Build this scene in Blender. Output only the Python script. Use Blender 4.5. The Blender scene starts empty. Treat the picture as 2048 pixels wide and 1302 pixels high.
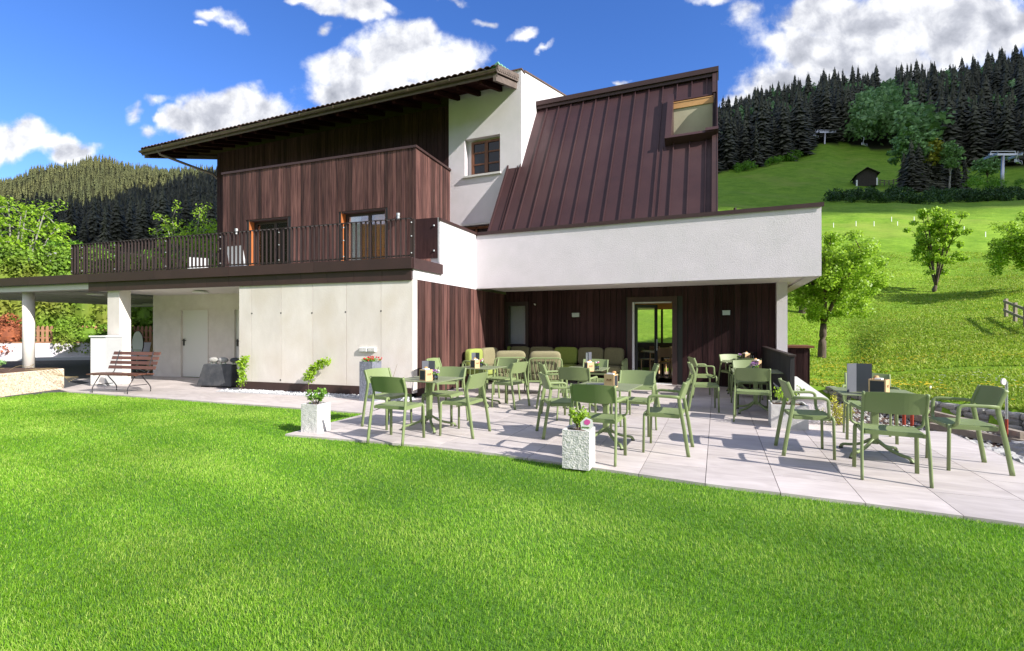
import bpy, math, random
import numpy as np
from mathutils import Vector, Matrix
R = math.radians
random.seed(7); RNG = np.random.default_rng(7)
scene = bpy.context.scene
COL = scene.collection
# ---------------- camera ----------------
F = 970.0; HY = 660.0; CX = 1024.0; EYE = 1.39
cam_d = bpy.data.cameras.new('camera'); cam = bpy.data.objects.new('camera', cam_d); COL.objects.link(cam)
cam.location = (0, 0, EYE); cam.rotation_euler = (R(90), 0, 0)
cam_d.sensor_width = 36; cam_d.lens = 36*F/2048; cam_d.shift_y = (HY-651)/2048
cam_d.clip_start = 0.05; cam_d.clip_end = 8000
scene.camera = cam
# ---------------- light ----------------
SUNV = Vector((.833, -.598, .66)).normalized()       # towards the sun
SUN_EL = math.asin(SUNV.z); SUN_AZ = math.atan2(SUNV.x, SUNV.y)
sl = bpy.data.lights.new('sun', 'SUN'); sl.energy = 4.8; sl.angle = R(.53); sl.color = (1, .955, .88)
so = bpy.data.objects.new('sun', sl); COL.objects.link(so)
so.rotation_euler = (-SUNV).to_track_quat('-Z', 'Y').to_euler(); so.location = (20, -20, 30)
scene.view_settings.view_transform = 'Standard'; scene.view_settings.look = 'None'
scene.view_settings.exposure = 0.86; scene.view_settings.gamma = 1
scene.cycles.max_bounces = 7; scene.cycles.transparent_max_bounces = 12
scene.cycles.use_denoising = True
# ---------------- world ----------------
world = bpy.data.worlds.new('World'); scene.world = world; world.use_nodes = True
def build_world():
    nt = world.node_tree; N = nt.nodes; L = nt.links; N.clear()
    out = N.new('ShaderNodeOutputWorld'); bg = N.new('ShaderNodeBackground'); bg.inputs[1].default_value = .13
    L.new(bg.outputs[0], out.inputs[0])
    sky = N.new('ShaderNodeTexSky'); sky.sky_type = 'NISHITA'; sky.sun_disc = False
    sky.sun_elevation = SUN_EL; sky.sun_rotation = SUN_AZ
    sky.altitude = 1200; sky.air_density = 1.0; sky.dust_density = .3; sky.ozone_density = 3.5
    def m(op, a, b=None, c=None, clamp=False):
        n = N.new('ShaderNodeMath'); n.operation = op; n.use_clamp = clamp
        for i, x in enumerate((a, b, c)):
            if x is None: continue
            if isinstance(x, (int, float)): n.inputs[i].default_value = x
            else: L.new(x, n.inputs[i])
        return n.outputs[0]
    tc = N.new('ShaderNodeTexCoord'); sp = N.new('ShaderNodeSeparateXYZ'); L.new(tc.outputs['Generated'], sp.inputs[0])
    dy = m('MAXIMUM', sp.outputs[1], .05)
    q = m('DIVIDE', sp.outputs[0], dy); e = m('DIVIDE', sp.outputs[2], dy)
    cmb = N.new('ShaderNodeCombineXYZ'); L.new(q, cmb.inputs[0]); L.new(e, cmb.inputs[1])
    wn = N.new('ShaderNodeTexNoise'); wn.inputs['Scale'].default_value = 9; wn.inputs['Detail'].default_value = 6; L.new(cmb.outputs[0], wn.inputs['Vector'])
    ws = N.new('ShaderNodeVectorMath'); ws.operation = 'SUBTRACT'; L.new(wn.outputs['Color'], ws.inputs[0]); ws.inputs[1].default_value = (.5, .5, .5)
    wk = N.new('ShaderNodeVectorMath'); wk.operation = 'MULTIPLY'; L.new(ws.outputs[0], wk.inputs[0]); wk.inputs[1].default_value = (.16, .10, 0)
    wa = N.new('ShaderNodeVectorMath'); wa.operation = 'ADD'; L.new(cmb.outputs[0], wa.inputs[0]); L.new(wk.outputs[0], wa.inputs[1])
    P = cmb.outputs[0]; PW = wa.outputs[0]
    def noise(scale, detail, rough, off=(0, 0, 0), dist=0.0):
        mp = N.new('ShaderNodeMapping'); mp.inputs['Location'].default_value = off; L.new(P, mp.inputs[0])
        n = N.new('ShaderNodeTexNoise'); n.inputs['Scale'].default_value = scale; n.inputs['Detail'].default_value = detail
        n.inputs['Roughness'].default_value = rough; n.inputs['Distortion'].default_value = dist
        L.new(mp.outputs[0], n.inputs['Vector']); return n.outputs[0]
    # blobs of cloud as directions: (x, y, rx, ry) on a 2048 x 1302 plate, turned into tangents of the direction
    blobs = [(700,165,105,55),(800,110,100,72),(840,85,60,55),(900,125,80,55),(760,190,150,40),(650,190,60,30),
             (430,230,80,50),(500,215,80,50),(550,235,70,35),(460,260,130,35),(360,240,40,30),
             (50,275,80,42),(130,295,75,30),(0,290,60,50),
             (1640,110,140,75),(1760,60,190,85),(1900,60,170,100),(1560,170,110,50),(1500,200,60,28),(1650,30,110,60),(2010,50,90,70),
             (1800,140,160,90),(1640,180,150,50),
             (650,8,60,28),(740,25,75,22),(610,5,50,18),(1500,25,45,28),(440,32,45,14),(905,5,40,12),
             (1040,72,34,9),(330,200,36,14),(268,222,26,22),(300,262,28,18),(1250,162,24,6),(1430,3,34,12),(1090,100,26,6),(960,40,26,12),(470,45,34,12),(400,50,20,10),(640,60,30,16)]
    field = None
    for x, y, rx, ry in blobs:
        s = N.new('ShaderNodeVectorMath'); s.operation = 'SUBTRACT'; L.new(PW, s.inputs[0]); s.inputs[1].default_value = ((x-CX)/F, (HY-y)/F, 0)
        k = N.new('ShaderNodeVectorMath'); k.operation = 'MULTIPLY'; L.new(s.outputs[0], k.inputs[0]); k.inputs[1].default_value = (F/rx, F/ry, 0)
        l = N.new('ShaderNodeVectorMath'); l.operation = 'LENGTH'; L.new(k.outputs[0], l.inputs[0])
        d = m('SUBTRACT', 1.0, l.outputs['Value'])
        if rx < 50 and ry < 29 and not (1450 < x < 1600 and y > 100): d = m('MULTIPLY', d, .42)
        field = d if field is None else m('SMOOTH_MAX', field, d, .25)
    big = noise(4.5, 3, .5); fine = noise(11, 10, .62, (3, 1, 0), .2)
    bump = m('ADD', m('MULTIPLY', m('SUBTRACT', big, .5), 1.3), m('MULTIPLY', m('SUBTRACT', fine, .5), 1.7))
    dens = m('ADD', m('ADD', m('MULTIPLY', field, 1.7), bump), -.04)
    al = N.new('ShaderNodeMapRange'); al.interpolation_type = 'SMOOTHSTEP'; L.new(dens, al.inputs[0])
    al.inputs[1].default_value = -.12; al.inputs[2].default_value = .72
    front = N.new('ShaderNodeMapRange'); L.new(sp.outputs[1], front.inputs[0]); front.inputs[1].default_value = .1; front.inputs[2].default_value = .3
    alpha = m('MULTIPLY', al.outputs[0], front.outputs[0])
    # relief: the billows turned to the sun are brighter, thick cores greyer
    f2 = noise(11, 10, .62, (3+.016, 1-.02, 0), .2); b2 = noise(4.5, 3, .5, (.03, -.035, 0))
    rel = m('ADD', m('MULTIPLY', m('SUBTRACT', fine, f2), 1.7), m('MULTIPLY', m('SUBTRACT', big, b2), 2.4))
    core = N.new('ShaderNodeMapRange'); L.new(dens, core.inputs[0]); core.inputs[1].default_value = .5; core.inputs[2].default_value = 1.7
    core.inputs[3].default_value = 0; core.inputs[4].default_value = .62
    right = N.new('ShaderNodeMapRange'); L.new(q, right.inputs[0]); right.inputs[1].default_value = .45; right.inputs[2].default_value = .85
    right.inputs[3].default_value = .42; right.inputs[4].default_value = 1.05
    lum = m('ADD', m('SUBTRACT', .92, m('MULTIPLY', core.outputs[0], right.outputs[0])), rel)
    cr = N.new('ShaderNodeValToRGB'); L.new(lum, cr.inputs[0])
    cr.color_ramp.elements[0].position = .1; cr.color_ramp.elements[0].color = (1.5, 1.6, 1.9, 1)
    cr.color_ramp.elements[1].position = 1.0; cr.color_ramp.elements[1].color = (4.9, 4.95, 5.1, 1)
    e2 = cr.color_ramp.elements.new(.55); e2.color = (2.7, 2.8, 3.15, 1)
    # deeper polarised blue
    hs = N.new('ShaderNodeHueSaturation'); hs.inputs['Saturation'].default_value = 1.22; hs.inputs['Value'].default_value = 1.08; hs.inputs['Hue'].default_value = .514
    L.new(sky.outputs[0], hs.inputs['Color'])
    mx = N.new('ShaderNodeMix'); mx.data_type = 'RGBA'; L.new(alpha, mx.inputs[0]); L.new(hs.outputs[0], mx.inputs[6]); L.new(cr.outputs[0], mx.inputs[7])
    # broken bright cloud added to the unseen rear sky as neutral fill light
    nb = N.new('ShaderNodeTexNoise'); nb.inputs['Scale'].default_value = 2.2; nb.inputs['Detail'].default_value = 6; L.new(tc.outputs['Generated'], nb.inputs['Vector'])
    rb = N.new('ShaderNodeMapRange'); L.new(nb.outputs[0], rb.inputs[0]); rb.inputs[1].default_value = .36; rb.inputs[2].default_value = .5
    bk = N.new('ShaderNodeMapRange'); L.new(sp.outputs[1], bk.inputs[0]); bk.inputs[1].default_value = .12; bk.inputs[2].default_value = -.15
    up = N.new('ShaderNodeMapRange'); L.new(sp.outputs[2], up.inputs[0]); up.inputs[1].default_value = 0; up.inputs[2].default_value = .1
    ab = m('MULTIPLY', m('MULTIPLY', rb.outputs[0], bk.outputs[0]), m('MULTIPLY', up.outputs[0], .62))
    mz = N.new('ShaderNodeMix'); mz.data_type = 'RGBA'; L.new(ab, mz.inputs[0]); L.new(mx.outputs[2], mz.inputs[6]); mz.inputs[7].default_value = (5.6, 5.4, 5.1, 1)
    L.new(mz.outputs[2], bg.inputs[0])
build_world()
world.cycles.sampling_method = 'MANUAL'; world.cycles.sample_map_resolution = 1024

# ---------------- materials ----------------
def new_mat(name):
    m = bpy.data.materials.new(name); m.use_nodes = True
    nt = m.node_tree; return m, nt, nt.nodes['Principled BSDF']
def mat(name, c, c2=None, scale=4, rough=.6, bump=0, bscale=40, metal=0, tint=0, detail=6, stretch=None, spec=None, aspect='Object', c3=None, s3=.6, alpha=None, sheen=0, trans=0, bdist=.01, rvar=0, emit=None):
    m, nt, b = new_mat(name); N = nt.nodes; L = nt.links
    b.inputs['Roughness'].default_value = rough; b.inputs['Metallic'].default_value = metal
    if spec is not None: b.inputs['Specular IOR Level'].default_value = spec
    tc = N.new('ShaderNodeTexCoord'); mp = N.new('ShaderNodeMapping'); L.new(tc.outputs[aspect], mp.inputs[0])
    if stretch: mp.inputs['Scale'].default_value = stretch
    col = None
    if c2:
        n = N.new('ShaderNodeTexNoise'); n.inputs['Scale'].default_value = scale; n.inputs['Detail'].default_value = detail; n.inputs['Roughness'].default_value = .6
        L.new(mp.outputs[0], n.inputs['Vector'])
        r = N.new('ShaderNodeMapRange'); r.inputs[1].default_value = .32; r.inputs[2].default_value = .68; L.new(n.outputs[0], r.inputs[0])
        x = N.new('ShaderNodeMix'); x.data_type = 'RGBA'; L.new(r.outputs[0], x.inputs[0]); x.inputs[6].default_value = (*c, 1); x.inputs[7].default_value = (*c2, 1)
        col = x.outputs[2]
        if rvar:
            rr = N.new('ShaderNodeMapRange'); L.new(n.outputs[0], rr.inputs[0]); rr.inputs[1].default_value = .3; rr.inputs[2].default_value = .7
            rr.inputs[3].default_value = rough-rvar; rr.inputs[4].default_value = rough+rvar; L.new(rr.outputs[0], b.inputs['Roughness'])
        if c3:
            n3 = N.new('ShaderNodeTexNoise'); n3.inputs['Scale'].default_value = s3; n3.inputs['Detail'].default_value = 4; L.new(tc.outputs[aspect], n3.inputs['Vector'])
            r3 = N.new('ShaderNodeMapRange'); r3.inputs[1].default_value = .45; r3.inputs[2].default_value = .7; L.new(n3.outputs[0], r3.inputs[0])
            x3 = N.new('ShaderNodeMix'); x3.data_type = 'RGBA'; L.new(r3.outputs[0], x3.inputs[0]); L.new(col, x3.inputs[6]); x3.inputs[7].default_value = (*c3, 1); col = x3.outputs[2]
    if tint:
        a = N.new('ShaderNodeAttribute'); a.attribute_name = 'tint'
        r = N.new('ShaderNodeMapRange'); r.inputs[3].default_value = 1-tint; r.inputs[4].default_value = 1+tint; L.new(a.outputs['Fac'], r.inputs[0])
        x = N.new('ShaderNodeVectorMath'); x.operation = 'SCALE'; L.new(r.outputs[0], x.inputs['Scale'])
        if col: L.new(col, x.inputs[0])
        else: x.inputs[0].default_value = c
        col = x.outputs[0]
    if col: L.new(col, b.inputs['Base Color'])
    else: b.inputs['Base Color'].default_value = (*c, 1)
    if bump:
        n = N.new('ShaderNodeTexNoise'); n.inputs['Scale'].default_value = bscale; n.inputs['Detail'].default_value = 5
        L.new(mp.outputs[0], n.inputs['Vector'])
        bp = N.new('ShaderNodeBump'); bp.inputs['Strength'].default_value = bump; bp.inputs['Distance'].default_value = bdist
        L.new(n.outputs[0], bp.inputs['Height']); L.new(bp.outputs[0], b.inputs['Normal'])
    if trans:
        out = N['Material Output']; t = N.new('ShaderNodeBsdfTranslucent'); ms = N.new('ShaderNodeMixShader'); ms.inputs[0].default_value = trans
        if col: L.new(col, t.inputs[0])
        else: t.inputs[0].default_value = (*c, 1)
        L.new(b.outputs[0], ms.inputs[1]); L.new(t.outputs[0], ms.inputs[2]); L.new(ms.outputs[0], out.inputs[0])
    if emit: b.inputs['Emission Color'].default_value = (*emit[:3], 1); b.inputs['Emission Strength'].default_value = emit[3]
    return m
def glass_mat(name, tintc=(.9, .95, .95), clear=.55, rough=0.02):
    m, nt, b = new_mat(name); N = nt.nodes; L = nt.links; out = N['Material Output']; N.remove(b)
    g = N.new('ShaderNodeBsdfGlossy'); g.inputs['Roughness'].default_value = rough; g.inputs[0].default_value = (.95, .97, 1, 1)
    t = N.new('ShaderNodeBsdfTransparent'); t.inputs[0].default_value = (*[x*clear for x in tintc], 1)
    fr = N.new('ShaderNodeFresnel'); fr.inputs[0].default_value = 1.52
    a = N.new('ShaderNodeMath'); a.operation = 'MULTIPLY_ADD'; L.new(fr.outputs[0], a.inputs[0]); a.inputs[1].default_value = 1.3; a.inputs[2].default_value = .05; a.use_clamp = True
    ms = N.new('ShaderNodeMixShader'); L.new(a.outputs[0], ms.inputs[0]); L.new(t.outputs[0], ms.inputs[1]); L.new(g.outputs[0], ms.inputs[2]); L.new(ms.outputs[0], out.inputs[0])
    return m
M = {}
M['stucco'] = mat('white stucco', (.69, .64, .68), (.64, .595, .63), 3, .9, .8, 90, bdist=.012, c3=(.61, .58, .60), s3=.9)
M['soffit'] = mat('white soffit paint', (.76, .72, .69), (.70, .65, .62), 2, .85, .2, 30)
M['concrete'] = mat('fair faced concrete', (.76, .695, .65), (.66, .60, .555), 3.0, .8, .35, 60, tint=.07, c3=(.65, .575, .50), s3=1.1, stretch=(1, 1, .45), detail=12)
M['concrete_light'] = mat('pale concrete column', (.76, .70, .65), (.66, .60, .55), 3, .8, .3, 50)
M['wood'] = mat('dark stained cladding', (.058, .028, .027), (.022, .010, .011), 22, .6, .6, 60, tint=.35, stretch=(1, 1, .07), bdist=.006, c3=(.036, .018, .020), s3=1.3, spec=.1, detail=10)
M['wood_lit'] = mat('sunlit reddish cladding', (.125, .060, .050), (.036, .015, .015), 17, .6, .6, 60, tint=.6, stretch=(1, 1, .06), bdist=.006, spec=.25, detail=10)  # lighter copy of the dark cladding, sunlight put into its colour
M['metal'] = mat('brown standing seam metal', (.056, .026, .028), (.043, .021, .024), 1.6, .42, .1, 6, metal=.15, spec=.35, rvar=.06, bdist=.02, c3=(.066, .034, .035), s3=.5)
M['fascia'] = mat('brown fascia sheet', (.060, .030, .028), (.048, .025, .024), 3, .45, .05, 20, metal=.2, tint=.1)
M['rail'] = mat('dark bronze railing', (.042, .028, .026), None, rough=.5, metal=.3)
M['galv'] = mat('galvanised steel', (.55, .56, .57), (.45, .46, .48), 8, .4, metal=.8)
M['gutter'] = mat('weathered copper gutter', (.13, .095, .058), (.08, .062, .042), 5, .45, metal=.3)
M['rooftile'] = mat('clay roof tiles', (.16, .09, .07), (.09, .06, .05), 6, .8, tint=.35)
M['greencop'] = mat('green patina tile', (.18, .42, .30), (.12, .30, .22), 15, .7)
M['soffitwood'] = mat('brown soffit boards', (.028, .009, .008), (.018, .006, .006), 7, .8, .3, 50, tint=.3, spec=.03, stretch=(.3, .3, 1))
M['oldwood'] = mat('grey brown verge board', (.17, .13, .11), (.10, .075, .065), 10, .8, .4, 50, stretch=(.3, .3, 1))
M['redwood'] = mat('window timber', (.20, .075, .035), (.13, .048, .024), 12, .5, .2, 60, stretch=(1, 1, .2))
M['orangewood'] = mat('orange larch reveal', (.42, .13, .035), (.33, .10, .03), 8, .55, stretch=(1, 1, .2))
M['glass'] = glass_mat('window glass', tintc=(.97, .97, .97), clear=.97)
M['glassdark'] = mat('dark glass pane', (.008, .010, .014), rough=.02, spec=.45)
M['curtain'] = mat('white curtain', (.9, .9, .9), (.78, .79, .8), 6, .9, stretch=(8, 8, .3))
M['beige'] = mat('beige blind', (.46, .42, .30), (.40, .365, .26), 3, .85, .15, 90)
M['pinewood'] = mat('pine wood', (.60, .33, .13), (.48, .24, .09), 5, .5, .15, 40, stretch=(.4, .4, 1))
M['white'] = mat('white paint', (.80, .80, .79), (.74, .74, .73), 3, .6)
M['doorwhite'] = mat('white door paint', (.76, .74, .70), None, rough=.5)
M['black'] = mat('black plastic', (.015, .015, .016), None, rough=.4)
M['anthra'] = mat('anthracite slab', (.035, .038, .045), (.055, .058, .065), 4, .65, .5, 25, c3=(.08, .08, .085), s3=5)
M['blackwood'] = mat('charred black boards', (.016, .015, .017), (.03, .028, .03), 8, .7, .5, 50, stretch=(1, 1, .1), tint=.3)
M['tile'] = None
M['green'] = mat('olive green resin', (.195, .248, .104), (.182, .232, .096), 5, .48, .12, 260, bdist=.001)
M['greentop'] = mat('olive table laminate', (.205, .235, .130), (.185, .215, .118), 3, .45)
M['greenfab'] = mat('green woven fabric', (.185, .235, .040), (.15, .195, .033), 30, .95, .6, 400, bdist=.002)
M['limefab'] = mat('lime woven fabric', (.28, .33, .075), (.24, .285, .065), 30, .95, .6, 400, bdist=.002)
M['tan'] = mat('taupe woven fabric', (.150, .142, .070), (.12, .112, .056), 30, .95, .6, 400, bdist=.002)
M['beigefab'] = mat('sand woven fabric', (.24, .215, .122), (.20, .18, .10), 30, .95, .6, 400, bdist=.002)
M['planter'] = mat('rough white stone planter', (.66, .64, .63), (.57, .55, .545), 12, .85, 1.0, 60, bdist=.012)
M['planterflat'] = mat('pale concrete planter', (.62, .60, .58), (.54, .52, .50), 12, .85, .4, 60)
M['slate'] = mat('grey stone planter', (.21, .22, .27), (.14, .15, .19), 14, .8, 1.0, 50, bdist=.015)
M['aggregate'] = None
M['soil'] = mat('potting soil', (.06, .035, .022), (.12, .06, .035), 30, .95, .8, 60)
M['leaf'] = mat('fresh leaves', (.20, .39, .035), (.13, .29, .025), 2, .5, tint=.4, trans=.45)
M['leafy'] = mat('yellow green leaves', (.38, .56, .045), (.27, .45, .03), 2, .5, tint=.35, trans=.5)
M['thuja'] = mat('thuja foliage', (.22, .37, .03), (.13, .25, .02), 1.5, .7, tint=.5, trans=.35, c3=(.26, .29, .04), s3=.35)
M['darkleaf'] = mat('dark leaves', (.035, .085, .015), (.05, .11, .02), 1.2, .6, tint=.4, trans=.2)
M['brownleaf'] = mat('red brown foliage', (.30, .085, .03), (.2, .06, .03), 6, .8, tint=.4)
M['greyleaf'] = mat('grey green leaves', (.25, .42, .14), (.17, .31, .10), 1.5, .6, tint=.4, trans=.25)
M['yellowleaf'] = mat('yellow leaves', (.48, .46, .05), (.38, .40, .04), 1.5, .6, tint=.4, trans=.3)
M['spruce'] = mat('spruce needles', (.054, .058, .037), (.105, .102, .062), .05, .85, tint=.6, aspect='Object')
M['larch'] = mat('olive larch needles', (.115, .115, .036), (.065, .078, .028), .01, .85, tint=.45)
M['brownwood'] = mat('bare brown crowns', (.26, .19, .09), (.18, .14, .07), .05, .9, tint=.3)
M['bark'] = mat('tree bark', (.13, .095, .07), (.07, .05, .038), 12, .9, .8, 30, stretch=(1, 1, .3))
M['birch'] = mat('pale bark', (.35, .33, .30), (.2, .19, .17), 6, .9)
M['redpetal'] = mat('red petals', (.62, .02, .03), None, rough=.6, tint=.2)
M['purple'] = mat('purple petals', (.42, .16, .48), (.55, .30, .60), 40, .6, tint=.3)
M['pink'] = mat('pink petals', (.70, .10, .38), None, rough=.6, tint=.3)
M['whitepetal'] = mat('white petals', (.82, .82, .80), None, rough=.6)
M['dandelion'] = mat('dandelion yellow', (.85, .60, .02), None, rough=.7)
M['clear'] = glass_mat('clear vase glass', clear=.93)
M['box'] = mat('pale wooden box', (.62, .42, .24), (.55, .36, .19), 12, .5, stretch=(1, 1, .2))
M['chalk'] = mat('dark chalkboard', (.03, .032, .04), None, rough=.6)
M['menugrey'] = mat('blue grey menu card', (.095, .10, .125), (.085, .09, .112), 5, .6)
M['stone'] = mat('field stone', (.38, .37, .35), (.24, .235, .22), 5, .9, .8, 20, tint=.3, bdist=.02)
M['rock'] = mat('grey boulder', (.40, .39, .38), (.20, .20, .21), 3, .85, .9, 8, bdist=.05, tint=.2)
M['log'] = mat('weathered timber', (.32, .27, .22), (.20, .165, .13), 6, .9, .4, 30)
M['redpaint'] = mat('red paint', (.32, .045, .02), None, rough=.5)
M['picket'] = mat('picket timber', (.40, .21, .12), (.30, .15, .085), 7, .8, tint=.25)
M['benchwood'] = mat('brown bench slats', (.135, .055, .036), (.095, .038, .026), 10, .4, tint=.2, stretch=(.2, 1, 1))
M['blackiron'] = mat('painted iron', (.05, .045, .05), None, rough=.45, metal=.4)
M['huts'] = mat('old hut timber', (.05, .04, .034), (.03, .024, .02), 3, .9)
M['asphalt'] = mat('asphalt', (.055, .056, .062), (.045, .046, .05), 20, .9, .3, 100)
M['kerb'] = mat('pale kerb', (.5, .5, .5), None, rough=.8)
M['warmwood'] = mat('brightened inner timber', (.85, .36, .09), (.70, .26, .06), 5, .4, stretch=(.3, .3, 1))  # lining colour raised to stand in for warm light inside the room
M['grout'] = mat('dark joint filler', (.14, .13, .125), None, rough=.9)
M['cabgrey'] = mat('light grey cabinet paint', (.42, .43, .44), (.38, .39, .40), 3, .5)
M['floorwood'] = mat('interior floor', (.42, .36, .29), (.36, .30, .24), 4, .35)
M['cloudm'] = mat('shade cloud white', (.9, .9, .92), None, rough=1)
M['pebble'] = mat('grey marble gravel', (.62, .62, .63), (.45, .46, .48), 30, .8, tint=.35)
M['slide'] = mat('red plastic slide', (.55, .06, .07), None, rough=.4)
M['screenstone'] = mat('stone wall', (.17, .165, .16), (.10, .10, .10), 2, .9, .9, 6, bdist=.05)

def tile_mat():
    m, nt, b = new_mat('terrace porcelain slabs'); N = nt.nodes; L = nt.links
    b.inputs['Roughness'].default_value = .55
    tc = N.new('ShaderNodeTexCoord')
    a = N.new('ShaderNodeAttribute'); a.attribute_name = 'tint'
    mp = N.new('ShaderNodeMapping'); mp.inputs['Rotation'].default_value = (0, 0, R(22.9)); L.new(tc.outputs['Object'], mp.inputs[0])
    cb = N.new('ShaderNodeCombineXYZ'); mu = N.new('ShaderNodeMath'); mu.operation = 'MULTIPLY'; mu.inputs[1].default_value = 37; L.new(a.outputs['Fac'], mu.inputs[0]); L.new(mu.outputs[0], cb.inputs[0]); L.new(mu.outputs[0], cb.inputs[2])
    ad = N.new('ShaderNodeVectorMath'); ad.operation = 'ADD'; L.new(mp.outputs[0], ad.inputs[0]); L.new(cb.outputs[0], ad.inputs[1])
    m2 = N.new('ShaderNodeMapping'); m2.inputs['Scale'].default_value = (1.6, 5, 1); L.new(ad.outputs[0], m2.inputs[0])
    n = N.new('ShaderNodeTexNoise'); n.inputs['Scale'].default_value = 1.4; n.inputs['Detail'].default_value = 7; n.inputs['Distortion'].default_value = 1.2; L.new(m2.outputs[0], n.inputs[0])
    cr = N.new('ShaderNodeValToRGB'); L.new(n.outputs[0], cr.inputs[0])
    cr.color_ramp.elements[0].position = .3; cr.color_ramp.elements[0].color = (.45, .395, .38, 1)
    cr.color_ramp.elements[1].position = .72; cr.color_ramp.elements[1].color = (.60, .54, .52, 1)
    r = N.new('ShaderNodeMapRange'); r.inputs[3].default_value = .88; r.inputs[4].default_value = 1.06; L.new(a.outputs['Fac'], r.inputs[0])
    n5 = N.new('ShaderNodeTexNoise'); n5.inputs['Scale'].default_value = .7; n5.inputs['Detail'].default_value = 5; L.new(tc.outputs['Object'], n5.inputs[0])
    r5 = N.new('ShaderNodeMapRange'); r5.inputs[1].default_value = .35; r5.inputs[2].default_value = .65; r5.inputs[3].default_value = .9; r5.inputs[4].default_value = 1.04; L.new(n5.outputs[0], r5.inputs[0])
    mm = N.new('ShaderNodeMath'); mm.operation = 'MULTIPLY'; L.new(r.outputs[0], mm.inputs[0]); L.new(r5.outputs[0], mm.inputs[1])
    x = N.new('ShaderNodeVectorMath'); x.operation = 'SCALE'; L.new(cr.outputs[0], x.inputs[0]); L.new(mm.outputs[0], x.inputs['Scale']); L.new(x.outputs[0], b.inputs['Base Color'])
    return m
M['tile'] = tile_mat()
def aggregate_mat():
    m, nt, b = new_mat('exposed aggregate'); N = nt.nodes; L = nt.links; b.inputs['Roughness'].default_value = .9
    tc = N.new('ShaderNodeTexCoord'); v = N.new('ShaderNodeTexVoronoi'); v.inputs['Scale'].default_value = 55; L.new(tc.outputs['Object'], v.inputs['Vector'])
    sp = N.new('ShaderNodeSeparateColor'); L.new(v.outputs['Color'], sp.inputs[0])
    cr = N.new('ShaderNodeValToRGB'); L.new(sp.outputs[0], cr.inputs[0])
    E = cr.color_ramp.elements; E[0].color = (.30, .22, .15, 1); E[1].color = (.74, .66, .54, 1); e = E.new(.45); e.color = (.60, .47, .34, 1); e = E.new(.2); e.color = (.5, .42, .33, 1)
    L.new(cr.outputs[0], b.inputs['Base Color'])
    bp = N.new('ShaderNodeBump'); bp.inputs['Strength'].default_value = .6; bp.inputs['Distance'].default_value = .01; bp.invert = True; L.new(v.outputs['Distance'], bp.inputs['Height']); L.new(bp.outputs[0], b.inputs['Normal'])
    return m
M['aggregate'] = aggregate_mat()
def grass_mat(name, c1, c2, c3, var=.5, trans=.4, big=.5):
    m, nt, b = new_mat(name); N = nt.nodes; L = nt.links; b.inputs['Roughness'].default_value = .55; b.inputs['Specular IOR Level'].default_value = .35
    a = N.new('ShaderNodeAttribute'); a.attribute_name = 'tint'
    cr = N.new('ShaderNodeValToRGB'); L.new(a.outputs['Fac'], cr.inputs[0]); E = cr.color_ramp.elements
    E[0].color = (*c1, 1); E[1].color = (*c3, 1); E[1].position = 1; e = E.new(.55); e.color = (*c2, 1)
    tc = N.new('ShaderNodeTexCoord'); n = N.new('ShaderNodeTexNoise'); n.inputs['Scale'].default_value = big; n.inputs['Detail'].default_value = 5; L.new(tc.outputs['Object'], n.inputs[0])
    r = N.new('ShaderNodeMapRange'); r.inputs[1].default_value = .3; r.inputs[2].default_value = .7; r.inputs[3].default_value = .78; r.inputs[4].default_value = 1.22; L.new(n.outputs[0], r.inputs[0])
    x = N.new('ShaderNodeVectorMath'); x.operation = 'SCALE'; L.new(cr.outputs[0], x.inputs[0]); L.new(r.outputs[0], x.inputs['Scale']); L.new(x.outputs[0], b.inputs['Base Color'])
    out = N['Material Output']; t = N.new('ShaderNodeBsdfTranslucent'); L.new(x.outputs[0], t.inputs[0]); ms = N.new('ShaderNodeMixShader'); ms.inputs[0].default_value = trans
    L.new(b.outputs[0], ms.inputs[1]); L.new(t.outputs[0], ms.inputs[2]); L.new(ms.outputs[0], out.inputs[0]); return m
M['grass'] = grass_mat('lawn blades', (.080, .225, .010), (.225, .46, .018), (.52, .66, .14))
M['meadowgrass'] = grass_mat('meadow blades', (.17, .30, .02), (.30, .43, .03), (.50, .52, .12), big=.15)
M['lawnsoil'] = mat('turf base', (.08, .19, .014), (.05, .12, .012), 60, .95)
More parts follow.
